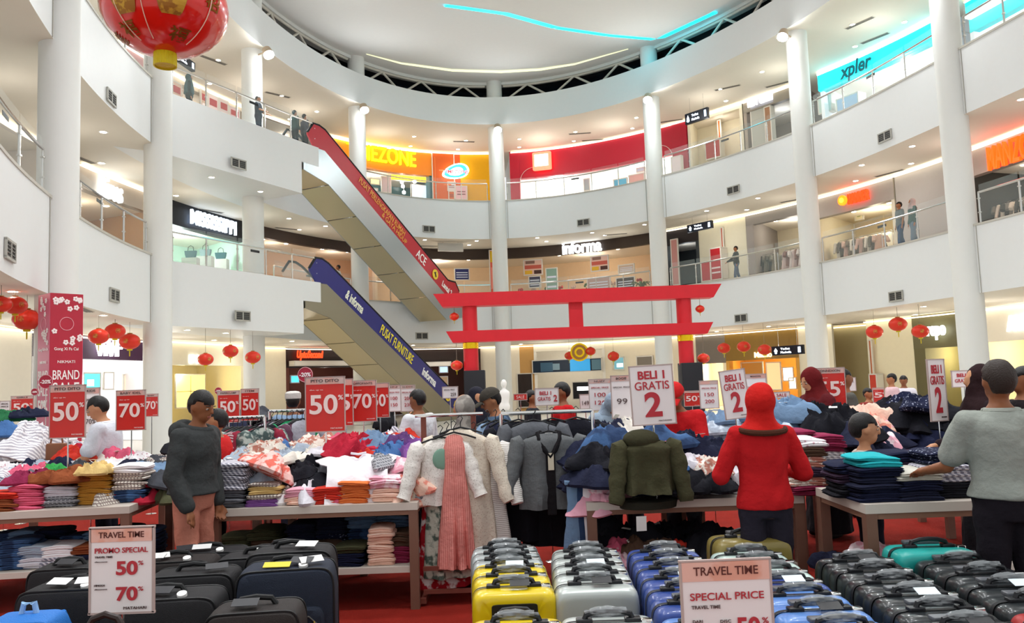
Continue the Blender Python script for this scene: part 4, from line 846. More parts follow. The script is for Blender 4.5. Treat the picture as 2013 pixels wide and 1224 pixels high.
# ------------------------------------------------------------------ pink banner pillar around the first column's front
pp = aty(117, 800, 15.15); r = thing('banner_pillar', 'pink and red wrapped sale pillar with white blossoms and lettering', 'pillar', (pp.x, pp.y, 0), .62+.24)
PH = aty(117, 578, 15.0).z; A_ = .56; PM = (M('banner_red', 'b02a3c', .4, var=.06), M('banner_pink', 'd0607a', .4, var=.06))
for k in range(4):
    a = k*pi/2; m = Matrix.Rotation(a, 3, 'Z'); b = MB(); b.box(m @ Vector((0, -A_/2, PH/2)), (A_, .02, PH), mat=m); f_ = b.build('banner_face', PM[0 if k in (0, 2) else 1], r, smooth=False)
    if k in (0, 3):
        hd = put('print_sheet', None if False else bpy.data.meshes.new('s'), r)
        bpy.data.objects.remove(hd)
        for s_, w_, h_, z_, bo in (('Gong Xi Fa Cai', .42, .07, 2.55, .01), ('NIKMATI', .3, .05, 2.32, .0), ('BRAND', .46, .17, 2.08, .03), ('SALE', .46, .24, 1.82, .0), ('50%', .46, .26, 1.5, .03)):
            me = text_mesh(s_, w_, h_, WH, .006, bo, 0, z_, -A_/2-.013); t_ = put('lettering', me, f_); t_.rotation_euler[2] = a
        rd = random.Random(k); b = MB()
        for q in range(16):
            cx_, cz_ = rd.uniform(-.24, .24), rd.choice([rd.uniform(2.65, 2.9), rd.uniform(3.2, 3.5)])
            for l in range(5):
                an = l*2*pi/5+q; e_ = m @ Vector((cx_+.03*cos(an), -A_/2-.014, cz_+.03*sin(an))); b.ell(e_, .022, .006, .022, 8, 5, R=m)
        b.build('blossoms', flat('f0e2e0'), f_)
        b = MB(); ci = [m @ Vector((.12*cos(j*pi/12), -A_/2-.013, 3.02+.12*sin(j*pi/12))) for j in range(25)]; b.tube(ci, .006, 4); b.build('emblem_ring', flat('e0a0aa'), f_)
b = MB(); b.prism([(-A_/2, -A_/2), (A_/2, -A_/2), (A_/2, A_/2), (-A_/2, A_/2)], PH-.05, PH); b.build('top_cap', PM[0], r, smooth=False)
# ------------------------------------------------------------------ sale tables
TTOP = M('laminate_beige', 'cfc4b8', .45, var=.05); TEDGE = M('wood_edge', '8a6450', .5, var=.1); TLEG = M('wood_leg', '7c5848', .5, var=.1)
def table(x0, x1, y0, d, h, label, rz=0., shelf=.31, legs=True):
    c = ((x0+x1)/2, y0, 0); w = x1-x0
    r = thing('sale_table', label, 'table', c, rz)
    b = MB(); b.bx(-w/2, w/2, 0, d, h-.055, h); b.build('top', TTOP, r, smooth=False)
    b = MB(); b.bx(-w/2+.01, w/2-.01, .01, d-.01, h-.09, h-.055); b.build('apron', TEDGE, r, smooth=False)
    if shelf: b = MB(); b.bx(-w/2+.06, w/2-.06, .02, d-.02, shelf-.045, shelf); b.build('shelf', TTOP, r, smooth=False)
    for sx in (-1, 1):
        for yy in (.035, d-.035):
            b = MB(); b.bx(sx*(w/2-.035)-.033, sx*(w/2-.035)+.033, yy-.033, yy+.033, 0, h-.055); b.build('leg', TLEG, r, smooth=False)
    return r
TH = .78
table(-5.3, -3.08, 6.42, 1.15, TH, 'beige sale table at the left edge with folded clothes and a lower shelf', .1)
table(-2.32, -.76, 6.18, 1.05, TH, 'beige sale table left of centre under the white T-shirt')
table(.48, 2.02, 5.85, 1.05, TH, 'beige sale table behind the woman in red')
TR = .85
table(2.06, 3.6, 4.92, .8, TR, 'pale sale table with dark folded clothes beside the man in grey')
for x0, x1, y0, lb in ((-5.4, -3.9, 8.2, 'low sale table under the white and navy heap at the left'), (-4.2, -2.9, 9.6, 'sale table under the black jacket heap behind the man in the hoodie'), (-2.0, -.7, 7.9, 'sale table under the bright heap right of the red fifty sign'), (.55, 1.5, 7.4, 'sale table under the dark heap in the middle'), (1.55, 2.5, 7.2, 'sale table under the pale blue denim heap'), (2.55, 4.2, 7.1, 'sale table under the black and white heap at the right'), (4.3, 5.6, 8.0, 'sale table behind the man in grey at the right')):
    table(x0, x1, y0, .95, TH, lb, shelf=0)
# ------------------------------------------------------------------ garment meshes
def crumple(seed, rx=.24, ry=.19, hh=.12, droop=0.):
    rd = random.Random(seed); b = MB(); n, k = 60, 15; rs = []
    o = Vector((rd.random()*50, rd.random()*50, rd.random()*50)); th = rd.random()*3.1
    ph = [rd.random()*6.3 for _ in range(6)]
    out = [1+.2*sin(2*a+ph[0])+.16*sin(3*a+ph[1])+.1*sin(5*a+ph[2])+.07*sin(8*a+ph[3]) for a in [2*pi*j/n for j in range(n)]]
    ct, st = cos(th), sin(th)
    def P(f, j, low=False):
        a = 2*pi*j/n; x = rx*out[j]*f*cos(a); y = ry*out[j]*f*sin(a)
        u, v = x*ct+y*st, y*ct-x*st
        q = Vector((u*4.5, v*13, 0))+o; w = noise.noise_vector(Vector((x*6, y*6, 1))+o)
        q2 = Vector((x*17, y*17, 4))+o
        rid = 1-min(1, abs(noise.noise(q+w*.9))*2.6); rid2 = 1-min(1, abs(noise.noise(q2+w*1.2))*2.4)
        big = noise.noise(Vector((x*5, y*5, 8))+o)
        e = (1-f**5)
        z = hh*e*(.5+.65*big) + (.06*rid+.026*rid2)*(1-f**4)*(.4+.6*e) + .012
        sh = .022*noise.noise(q2*.6+Vector((3, 3, 3)))
        return Vector((x+w.x*.035*f+sh, y+w.y*.035*f-sh, (max(z, .0) if not droop else z-droop*f*f) if not low else -.012-droop))
    for i in range(k):
        f = .03+.97*i/(k-1); rs.append([P(f, j) for j in range(n)])
    rs.append([P(1., j, True)*.95 for j in range(n)])
    b.rings(rs); return b
GREY = cloth('999999')
CR_ = [crumple(k, .25+.05*(k % 3), .19+.03*(k % 2), .1+.035*(k % 3)).mesh('folds', GREY) for k in range(12)]
CRD_ = [crumple(50+k, .3+.04*(k % 3), .25+.03*(k % 2), .03, .13+.03*(k % 3)).mesh('folds', GREY) for k in range(10)]
def folded(seed, w=.27, d=.32, t=.03):
    rd = random.Random(seed); b = MB(); rs = []; n = 36; o = Vector((seed*3.1, 1, 2))
    for zi, ins in ((0, .018), (.15, .004), (.32, .0), (.46, .008), (.54, .008), (.7, .0), (.86, .004), (1, .018)):
        r_ = []
        for j in range(n):
            a = 2*pi*j/n; ca, sa = cos(a), sin(a); x = (w/2-ins)*math.copysign(abs(ca)**.28, ca); y = (d/2-ins)*math.copysign(abs(sa)**.28, sa)
            q = Vector((x*7, y*7, zi*.6))+o; e = noise.noise(q); r_.append(Vector((x*(1+.05*e), y*(1+.05*e), t*zi + .012*noise.noise(q*.8+Vector((9, 0, 0))) - .02*(abs(x)/(w/2))**3*zi*(rd.random()*.2+.6))))
        rs.append(r_)
    b.rings(rs); return b
FO_ = [folded(k, t=.030+.006*(k % 3), w=.26+.02*(k % 2)).mesh('folds', GREY) for k in range(8)]
tagm = MB(); tagm.bx(-.022, .022, -.035, .035, 0, .002); TAGM = tagm.mesh('price_tag', flat('eeece4'))
COLN = {'f2eff0': 'white', 'd9d6dc': 'pale grey', 'e9e2d6': 'cream', '1c1c22': 'black', '23263a': 'navy', '1c2038': 'dark navy', '2e4060': 'denim blue', '6d87a4': 'light denim', 'a4b0be': 'pale denim', 'b8283c': 'red', 'c8382a': 'scarlet', 'd8607c': 'pink', 'e8a8b8': 'pale pink', 'f0c8b4': 'peach', 'd8743c': 'orange', 'c08a38': 'ochre', 'd8b878': 'tan', '8a4a2c': 'rust', '4a4a34': 'olive', '2c6a44': 'green', '3ca050': 'bright green', '28a8b0': 'teal', '5a3a6a': 'purple', '8c5aa0': 'violet', '6a6a70': 'grey', '44464c': 'charcoal', '5a4436': 'brown', 'e0c828': 'yellow', '8a2a4a': 'maroon', '44689a': 'blue', 'c8c4b8': 'stone', '3a2a3c': 'plum'}
PATS = {'f2eff0': [None, None, ('stripe', 'b8b4bc', 14.), ('dots', 'c8a0a8', 30.)], 'd9d6dc': [('stripe', '8a8896', 16.), None], 'a4b0be': [None, ('blotch', 'c8d4e0', 8.)], 'f0c8b4': [None, ('floral', 'e08a78', 16.)], 'e8a8b8': [None, ('floral', 'f4dce0', 14.)], '2e4060': [None, ('blotch', '44628c', 6.)], '6d87a4': [None], '1c2038': [None, None, ('dots', '8a8ea0', 40.)], '6a6a70': [None, ('check', 'a8a8ac', 10.)], 'e9e2d6': [None, ('check', '9a8a84', 12.), ('floral', 'b87a6a', 18.)]}
def gm_(col, rd):
    p = rd.choice(PATS.get(col, [None]))
    return cloth(col) if p is None else cloth(col, p[0], p[1], p[2])
KINDS = ['shirt', 'T-shirt', 'top', 'blouse', 'jumper', 'trousers', 'vest', 'shorts', 'cardigan', 'tunic']
DENIMS = ['jeans', 'denim jacket', 'denim shirt', 'denim shorts', 'denim skirt', 'denim dress', 'denim waistcoat', 'denim tunic']
SEEN = {}
def uniq(lb):
    """alike things that nothing tells apart share a label; look-alikes get an ordinal by where they lie"""
    SEEN[lb] = SEEN.get(lb, 0)+1
    return lb
def garment(x, y, z, col, where, rz=None, sc_=1., tilt=(0, 0), rd=None, v=None, kind=None, group=None, tagp=None, drape=False):
    rd = rd or random.Random(int(x*997+y*131+z*71))
    ks = [kind] if kind else (KINDS if col not in ('2e4060', '6d87a4', 'a4b0be') else DENIMS); i0 = rd.randrange(len(ks))
    for q in range(len(ks)):             # look-alikes that nothing tells apart end up sharing a label and a group
        lb = '%s %s %s' % (COLN.get(col, 'coloured'), ks[(i0+q) % len(ks)], where)
        if lb not in SEEN: break
    SEEN[lb] = 1
    g = thing('crumpled_garment', lb, 'clothing', (x, y, z), 0, group or 'heaped sale clothes')
    g.rotation_euler = (tilt[0], tilt[1], rd.random()*6.3 if rz is None else rz)
    f = put('folds', (CRD_[rd.randrange(10)] if drape else CR_[rd.randrange(12) if v is None else v]), g, scale=sc_); setmat(f, gm_(col, rd))
    if tagp if tagp is not None else rd.random() < .3:
        t = put('price_tag', TAGM, g, (rd.uniform(-.08, .08), rd.uniform(-.08, .02), .14*sc_)); t.rotation_euler = (rd.uniform(-.2, .6), rd.uniform(-.4, .4), rd.random()*6)
    return g
def heap(cx, cy, w, d, z0, h, n, pal, where, seed=0, size=1., peak=(0, 0), group=None):
    """mound of single garments; pal = list of colours, later garments lie on top"""
    rd = random.Random(seed)
    for i in range(n):
        f = i/n; lay = f**.8
        a = i*2.39996; rr = sqrt(1-lay)*(.95 if i % 3 else .6)
        x = cx+w/2*rr*cos(a)*.86+peak[0]*lay; y = cy+d/2*rr*sin(a)*.86+peak[1]*lay
        z = z0+.012+h*lay*(.92+.08*rd.random())
        u, v = (x-cx)/(w/2), (y-cy)/(d/2)
        pos = 'on top' if lay > .8 else ('%s%s' % ('front ' if v < -.25 else 'back ' if v > .25 else '', 'left' if u < -.25 else 'right' if u > .25 else 'middle'))
        tl = (-.5*v*lay+rd.uniform(-.2, .2), .5*u*lay+rd.uniform(-.2, .2))
        garment(x, y, z, pal[rd.randrange(len(pal))], '%s of the %s' % (pos if pos != 'on top' else 'top', where), sc_=size*rd.uniform(.85, 1.2), tilt=tl, rd=rd, group=group, drape=(i % 3 != 0 and lay > .4))
def stack(x, y, z, n, cols, where, rz=0., seed=0, kind='shirt', sx=1., sy=1., lean=0.):
    rd = random.Random(seed+int(x*50)); h = 0
    for k in range(n):
        col = cols[(k*len(cols))//n] if len(cols) > 1 else cols[0]; v = rd.randrange(8)
        g = thing('folded_garment', uniq('%s folded %s, %s from bottom, stack %s' % (COLN.get(col, 'coloured'), kind, ORDW[min(k, 20)], where)), 'clothing', (x+rd.uniform(-.012, .012)+lean*k, y+rd.uniform(-.015, .015), z+h), rz+rd.uniform(-.07, .07), 'folded sale clothes')
        f = put('folds', FO_[v], g, scale=(sx, sy, 1.)); setmat(f, gm_(col, random.Random(int(x*100)+ord(col[0])+ord(col[2]))))
        h += (.030+.006*(v % 3))*.88
    return h
# ---- left table: front row of stacks, then loose clothes behind
W1 = 'on left table'
def L1(px, py, z=TH): return atz(px, py, z)
for i, (px, n, cols, kd, nm) in enumerate([(12, 5, ['8a4a2c', 'c8382a'], 'shirt', 'beside the photo edge'), (58, 6, ['d8607c'], 'shirt', 'next to the rust stack'), (118, 6, ['6a6a70', 'd9d6dc'], 'shirt', 'between pink and ochre'), (180, 8, ['c08a38'], 'polo shirt', 'with ochre shirts'), (245, 9, ['2e4060', 'e9e2d6', 'e9e2d6', 'f2eff0'], 'shirt', 'at the corner')]):
    p = aty(px, 990, 6.62+.1*i/4); stack(p.x, 6.62+.07*i, TH, n, cols, nm + ' ' + W1, rz=.1, seed=i, kind=kd)
p = aty(188, 940, 6.66); garment(p.x, 6.66, TH+.26, 'd8b878', 'on the ochre stack ' + W1, sc_=.75, kind='polo shirt', tagp=True)
p = aty(120, 950, 6.7); garment(p.x, 6.7, TH+.2, '8a4a2c', 'on the grey stack ' + W1, sc_=.8, kind='shirt'); p = aty(60, 955, 6.7); garment(p.x, 6.7, TH+.2, '8a2a4a', 'on the pink stack ' + W1, sc_=.7)
rd = random.Random(5); pal1 = ['d9d6dc', 'f2eff0', 'a4b0be', '6a6a70', 'e9e2d6', 'd8607c', '1c2038', '44464c', '6d87a4', 'c8c4b8', 'e8a8b8', '4a4a34', 'b8283c']
rows1 = [(6.98, .15, [(5, 'd9d6dc'), (50, 'a4b0be'), (95, 'd9d6dc'), (145, 'd8743c'), (205, 'd8b878'), (250, 'f2eff0'), (300, 'b8283c'), (325, '44464c')]),
         (7.25, .19, [(8, 'f2eff0'), (55, 'd8607c'), (85, '6a6a70'), (118, '3ca050'), (165, '4a4a34'), (205, 'd9d6dc'), (245, '6a6a70'), (290, '6d87a4'), (322, '6d87a4')]),
         (7.5, .23, [(20, 'f2eff0'), (55, 'a4b0be'), (90, '1c2038'), (125, 'd9d6dc'), (165, '44464c'), (200, 'e9e2d6'), (238, 'f2eff0'), (275, '23263a'), (315, 'e9e2d6'), (335, '44464c')])]
for y, zz, L in rows1:
    for px, col in L:
        p = aty(px, 930, y); garment(p.x, y, TH+zz-.06, col, 'in the loose layer ' + W1, sc_=.85, rd=rd, tilt=(.25, 0))
        if rd.random() < .7: p = aty(px+18, 930, y-.06); garment(p.x, y-.08, TH+zz-.16, rd.choice(pal1), 'under the loose layer ' + W1, sc_=.85, rd=rd)
for px, py, y, col, s in ((160, 885, 7.9, 'c8382a', .8), (178, 882, 8.0, 'b8283c', .9), (235, 890, 7.8, 'd8607c', .7), (260, 893, 7.7, 'f2eff0', .8), (225, 895, 7.8, 'e9e2d6', .8)):
    p = aty(px, py, y); garment(p.x, y, p.z-.08, col, 'at the back ' + W1, sc_=s, rd=rd)
for i, (px, n, cols, kd) in enumerate([(5, 6, ['1c2038', '2e4060'], 'jeans'), (45, 7, ['2e4060'], 'jeans'), (85, 6, ['d9d6dc', 'a4b0be'], 'shirt'), (130, 6, ['d9d6dc', 'f2eff0'], 'shirt'), (185, 5, ['1c2038', '8a4a2c'], 'trousers'), (235, 5, ['2e4060'], 'jeans')]):
    p = aty(px, 1100, 6.7); stack(p.x, 6.7, .31, n, cols, 'on left lower shelf, %s column' % ORDW[i], rz=.1, seed=40+i, kind=kd, sy=.9)
for i, px in enumerate((15, 60, 110, 160, 200, 250, 290)):
    p = aty(px, 1060, 7.05); stack(p.x, 7.05, .31, 7, [['1c2038', '2e4060'], ['2e4060', '6d87a4'], ['23263a', '1c2038']][i % 3], 'back of left lower shelf, %s column' % ORDW[i], rz=.1, seed=60+i, kind='jeans', sy=.8)
# ---- table left of centre
W2 = 'on centre-left table'
T2r = [(462, 11, ['6a6a70', 'd9d6dc', 'd9d6dc'], 'shirt', 'at the corner'), (528, 6, ['8c5aa0', 'e9e2d6', 'd8b878', 'e9e2d6'], 'shirt', 'with a violet base'), (600, 4, ['f0c8b4', 'e8a8b8'], 'shirt', 'of peach checks'), (652, 4, ['c8382a'], 'jumper', 'of scarlet jumpers'), (702, 5, ['d8743c'], 'shirt', 'of orange shirts'), (765, 6, ['f0c8b4', 'e8a8b8'], 'shirt', 'at the right end')]
for i, (px, n, cols, kd, nm) in enumerate(T2r):
    p = aty(px, 980, 6.38); stack(p.x, 6.38, TH, n, cols, nm + ' ' + W2, seed=80+i, kind=kd, sx=.92)
rows2 = [(6.5, [(440, 925, 'd9d6dc', .9), (492, 930, 'a4b0be', .7), (545, 950, 'e9e2d6', .8), (598, 945, '1c1c22', .95), (640, 950, '44464c', .8), (745, 955, 'e8a8b8', .8), (790, 945, 'f0c8b4', .95), (812, 960, 'f0c8b4', .8)]),
         (6.66, [(462, 905, 'f2eff0', .9), (528, 915, 'c8382a', .0), (580, 905, '1c1c22', .95), (628, 915, '6a6a70', .8), (755, 900, '6a6a70', .8), (790, 905, 'e8a8b8', .9)]),
         (6.86, [(480, 890, 'a4b0be', .9), (520, 880, 'e9e2d6', .9), (560, 880, 'a4b0be', .9), (600, 885, 'e9e2d6', .9), (650, 880, 'd9d6dc', .8), (700, 870, 'b8283c', .9), (712, 882, 'e0c828', .6), (740, 890, 'c8382a', .8), (765, 875, '44689a', .9), (800, 870, '8c5aa0', .9), (835, 905, 'e8a8b8', .9)]),
         (7.08, [(500, 880, 'd9d6dc', .9), (560, 872, '44689a', .8), (620, 870, 'e9e2d6', .9), (680, 868, 'd8607c', .9), (740, 865, '6d87a4', .9), (780, 868, '5a3a6a', .9)])]
for y, L in rows2:
    for px, py, col, s in L:
        if s == 0: continue
        p = aty(px, py, y); garment(p.x, y, max(p.z-.1, TH+.01), col, 'in the loose layer ' + W2, sc_=s, rd=rd, tilt=(.3, 0)); garment(p.x+.04, y+.05, TH+.01, rd.choice(pal1), 'under the loose layer ' + W2, sc_=s*1.05, rd=rd)
p = aty(525, 915, 6.45); g = garment(p.x, 6.45, p.z-.07, 'f0c8b4', 'bunched on the table left of centre', sc_=.95, v=5, kind='coral floral blouse', tilt=(.55, 0)); setmat(g.children[0], cloth('f0c4bc', 'floral', 'd86a5c', 13.))
# white T-shirt laid out over the pile, sleeves spread
b = MB(); poly = {}; vs = []; fs = []
def tshirt_spread(w=.46, h=.5):
    b = MB(); nx, ny = 26, 18; idx = {}; vs = []; fs = []
    for j in range(ny+1):
        v = j/ny; hw = .5*w*(1.55-.4*v/.28 if v < .28 else 1.0+.04*v) if v > .02 else w*.5*1.1
        for i in range(nx+1):
            u = i/nx*2-1; x = u*hw; yy = -v*h
            if v < .06 and abs(u) < .25: yy -= .03*(1-abs(u)/.25)
            z = .035*noise.noise(Vector((x*8, yy*8, 3)))+.015*noise.noise(Vector((x*20, yy*20, 5))) - 1.4*max(0, v-.52)**1.7*h
            vs.append((x+.015*noise.noise(Vector((x*6, yy*6, 9))), yy, z))
    for j in range(ny):
        for i in range(nx): a = j*(nx+1)+i; fs.append((a, a+1, a+nx+2, a+nx+1))
    b.add(vs, fs); n0 = len(vs); b.add([(x, y, z-.008) for x, y, z in vs], [tuple(reversed(f)) for f in fs]); return b
p = aty(700, 915, 6.48); g = thing('spread_shirt', 'white T-shirt spread over the pile on the table left of centre', 'clothing', (p.x, 6.60, p.z+.07), .12); g.rotation_euler[0] = .42
tshirt_spread().build('cloth', cloth('ece6ea'), g); b = MB(); b.tube([(-.06, -.015, .03), (0, -.035, .03), (.06, -.015, .03)], .009, 6); b.build('collar', cloth('e4dce4'), g)
W2s = 'on centre-left shelf'
for i, (px, y, n, cols, kd, s) in enumerate([(480, 6.4, 4, ['5a4436', '23263a'], 'trousers', 1.), (560, 6.45, 5, ['1c2038'], 'jeans', 1.), (632, 6.4, 5, ['4a4a34', '5a4436'], 'trousers', 1.), (690, 6.38, 5, ['1c2038', '4a4a34'], 'jeans', .9), (752, 6.4, 9, ['f0c8b4'], 'shirt', .75), (790, 6.45, 7, ['8a2a4a', '5a4436'], 'shirt', .6)]):
    p = aty(px, 1080, y); stack(p.x, y, .31, n, cols, '%s, %s column' % (W2s, ORDW[i]), seed=100+i, kind=kd, sx=s, sy=.9)
for i, px in enumerate((470, 530, 600, 660, 720, 780)):
    p = aty(px, 1050, 6.85); stack(p.x, 6.85, .31, (6, 7, 8, 9, 9, 9)[i], [['5a4436', '4a4a34'], ['1c2038', '23263a'], ['1c2038', '2e4060', '6d87a4']][i//2], 'back of centre-left shelf, %s column' % ORDW[i], seed=120+i, kind='trousers')
# ---- heaps further back on the left
heap(-5.0, 8.65, 1.15, .85, TH, .42, 22, ['f2eff0', '1c2038', '23263a', 'd9d6dc', '2e4060', 'f2eff0', '44464c'], 'white and navy heap at the left', 11)
p = aty(70, 835, 8.3); garment(p.x, 8.3, p.z-.08, 'f2eff0', 'sprawled over the left heap', sc_=1.2, tilt=(.35, 0), drape=True); p = aty(52, 800, 8.6); garment(p.x, 8.6, p.z-.1, '23263a', 'crowning the left heap', sc_=.8); p = aty(18, 808, 8.6); garment(p.x, 8.6, p.z-.1, '2c6a44', 'at the outer end of the left heap', sc_=.8); p = aty(18, 840, 8.3); garment(p.x, 8.3, p.z-.08, '44689a', 'at the edge of the left heap', sc_=.9)
heap(-3.62, 10.1, 1.25, .9, TH, .56, 24, ['1c1c22', '1c1c22', '44464c', '23263a'], 'black heap behind the hoodie man', 12, 1.1, peak=(.25, 0))
heap(-1.32, 8.4, 1.1, .85, TH, .3, 24, ['44689a', '8c5aa0', 'd8607c', 'a4b0be', 'c8382a', '1c2038', 'e8a8b8', '5a3a6a', '2e4060', 'd9d6dc'], 'bright heap near the fifty sign', 13)
# ---- middle and right heaps
WD = ['1c1c22', '1c2038', '23263a', '44464c', '2e4060', 'e8a8b8']
heap(.82, 6.42, .62, .75, TH, .33, 22, WD, 'dark heap behind the olive jacket', 14, 1., peak=(-.02, -.1))
heap(1.02, 7.85, .85, .8, TH, .36, 16, ['1c1c22', '23263a', 'd8b878', 'e9e2d6', '1c1c22'], 'dark heap in the middle', 15)
heap(1.45, 6.45, .6, .8, TH, .28, 14, ['1c1c22', '23263a', 'e9e2d6', 'd9d6dc', 'e8a8b8'], 'mixed heap beside the red jacket', 21)
heap(1.85, 7.6, .9, .8, TH, .44, 20, ['a4b0be', 'a4b0be', 'f2eff0', '6d87a4', 'd9d6dc'], 'denim heap left of red headscarf', 16, 1.05)
heap(2.42, 7.5, .7, .8, TH, .50, 18, ['a4b0be', 'a4b0be', 'd9d6dc', '6d87a4', '6a6a70'], 'denim heap right of red headscarf', 17, 1.05)
heap(2.78, 7.2, .6, .7, TH, .45, 14, ['1c1c22', '1c1c22', '23263a'], 'black heap below the maroon headscarf', 22, 1.1)
heap(3.2, 7.6, .6, .8, TH, .45, 12, ['e8a8b8', 'e8a8b8', 'f0c8b4'], 'pale pink heap behind the boy', 18, 1.1)
heap(3.72, 7.6, .75, .8, TH, .52, 18, ['1c1c22', '1c2038', '1c1c22'], 'black heap right of the boy', 19, 1.15)
heap(4.2, 7.6, .75, .8, TH, .38, 14, ['f2eff0', 'e9e2d6', 'f2eff0', 'd9d6dc'], 'white heap under the narrow sign', 20, 1.15)
# stacks of folded shirts right of the woman in red, dark stacks on the right table
for i, (px, y, n, cols) in enumerate([(1582, 5.95, 12, ['8a2a4a', 'e9e2d6', '3a2a3c', 'e9e2d6', '5a4436', 'f2eff0']), (1560, 6.3, 14, ['3a2a3c', 'f2eff0', '8a2a4a']), (1620, 6.25, 12, ['1c1c22', 'f2eff0', '8a2a4a'])]):
    p = aty(px, 960, y); stack(p.x, y, TH, n, cols, 'right of the red woman, %s column' % ORDW[i], seed=140+i)
for i, (px, y, n, cols, nm) in enumerate([(1715, 5.14, 9, ['1c2038', '23263a', '1c2038', '28a8b0'], 'topped with teal'), (1675, 5.32, 7, ['1c1c22', '3a2a3c', '1c2038'], 'at the left end'), (1790, 5.12, 6, ['23263a', '1c2038', 'c8c4b8'], 'with a stone edge'), (1855, 5.17, 9, ['1c1c22', 'd9d6dc', '1c2038'], 'before the grey man'), (1760, 5.47, 8, ['1c2038', '3a2a3c', '1c2038'], 'behind the teal one'), (1825, 5.52, 8, ['1c2038', '3a2a3c'], 'with plum layers'), (1700, 5.62, 5, ['1c2038', '23263a'], 'at the back left'), (1885, 5.52, 7, ['1c1c22', 'd8b878', '1c2038'], 'with tan layers')]):
    p = aty(px, 960, y); stack(p.x, y, TR, n, cols, nm + ' on right table', seed=150+i, kind='polo', sx=1.05)
for i, px in enumerate((1690, 1760, 1830)):
    p = aty(px, 1040, 5.3); garment(p.x, 5.35, .02, ['1c1c22', '1c1c22', '3a2a3c'][i], 'under the right table, %s from the left' % ORDW[i], sc_=1.2); garment(p.x, 5.45, .33, ['23263a', 'e8a8b8', '1c1c22'][i], 'on the right lower shelf, %s from the left' % ORDW[i], sc_=1.)
for i, (px, col) in enumerate(((1190, 'e8a8b8'), (1235, 'd8607c'), (1265, '5a4436'), (1310, 'c8382a'), (1370, '1c1c22'), (1400, '1c1c22'))):
    p = aty(px, 1040, 6.1); garment(p.x, 6.1, .32, col, 'on the shelf behind the red woman, %s from left' % ORDW[i], sc_=.95); garment(p.x, 6.35, .35, '1c1c22', 'back of the shelf behind the red woman, %s from left' % ORDW[i], sc_=1.2)
for px, py, y, col, s, wh in ((1170, 925, 6.0, '23263a', .9, 'at the left end of the dark heap'), (1190, 890, 6.1, '1c1c22', 1., 'high on the left of the dark heap'), (1185, 955, 5.95, 'e8a8b8', .5, 'folded over the table corner'), (1250, 865, 6.1, 'e8a8b8', .8, 'below the big buy one sign'), (1295, 870, 6.1, 'd8607c', .7, 'right below the big buy one sign'), (1305, 900, 5.95, '44689a', .55, 'with stripes beside the olive jacket'), (1240, 850, 6.2, 'd8743c', .4, 'peeking over the olive jacket'), (1340, 935, 6.0, '1c1c22', 1., 'right of the olive jacket'), (1390, 905, 6.1, 'e9e2d6', .7, 'beside the red jacket'), (1400, 935, 6.0, '1c1c22', .9, 'low beside the red jacket'), (1150, 850, 7.0, '1c1c22', 1.1, 'over the rail end'), (1165, 868, 6.9, 'd8b878', .6, 'on the black top')):
    p = aty(px, py, y); garment(p.x, y, max(p.z-.09, TH), col, wh, sc_=s, rd=rd)
# ------------------------------------------------------------------ hanging garments and racks in the foreground
def hung(p, mesh_b, mat, label, rz=0., group='hanging sale clothes', hook=True, extra=None, tilt=0.):
    g = thing('hanging_garment', label, 'clothing', p, rz, group); g.rotation_euler[0] = tilt
    mesh_b.build('body', mat, g)
    if hook:
        b = MB(); b.tube([(-.17, 0, -.035), (-.1, 0, -.01), (0, 0, .015), (.1, 0, -.01), (.17, 0, -.035)], .008, 6); b.tube([(0, 0, .015), (0, 0, .05), (.02, 0, .085), (.0, 0, .105), (-.02, 0, .09)], .004, 6); b.build('hanger', DARK, g)
    for nm, m, mb in (extra or []): mb.build(nm, m, g)
    return g
def rack(x0, x1, y, h, label, base=.5, rz=0.):
    r = thing('clothes_rack', label, 'rack', ((x0+x1)/2, y, 0), rz); w = x1-x0
    b = MB(); b.tube([(-w/2, 0, h), (w/2, 0, h)], .016, 8); b.build('bar', CHROME, r)
    for s in (-1, 1):
        b = MB(); b.tube([(s*w/2, 0, h), (s*w/2, 0, .04)], .016, 8); b.build('upright', CHROME, r); b = MB(); b.tube([(s*w/2, -base/2, .03), (s*w/2, base/2, .03)], .018, 8); b.build('foot', CHROME, r)
    return r
DRK = M('rack_base_brown', '7a4034', .5)
r = thing('dress_stand', 'low brown framed stand carrying the hanging dresses', 'rack', (-.5, 6.55, 0))
for x in (-.24, .16): b = MB(); b.bx(x-.02, x+.02, -.02, .02, 0, 1.42); b.build('upright', DRK, r, smooth=False); b = MB(); b.bx(x-.02, x+.02, -.3, .3, .02, .06); b.build('foot', DRK, r, smooth=False)
for z in (.1, .27): b = MB(); b.bx(-.24, .16, -.28, -.25, z-.015, z+.015); b.build('crossbar', DRK, r, smooth=False)
b = MB(); b.tube([(-.3, -.05, 1.41), (.24, -.05, 1.41)], .014, 8); b.build('bar', CHROME, r)
def zof(px, py, y): return aty(px, py, y)
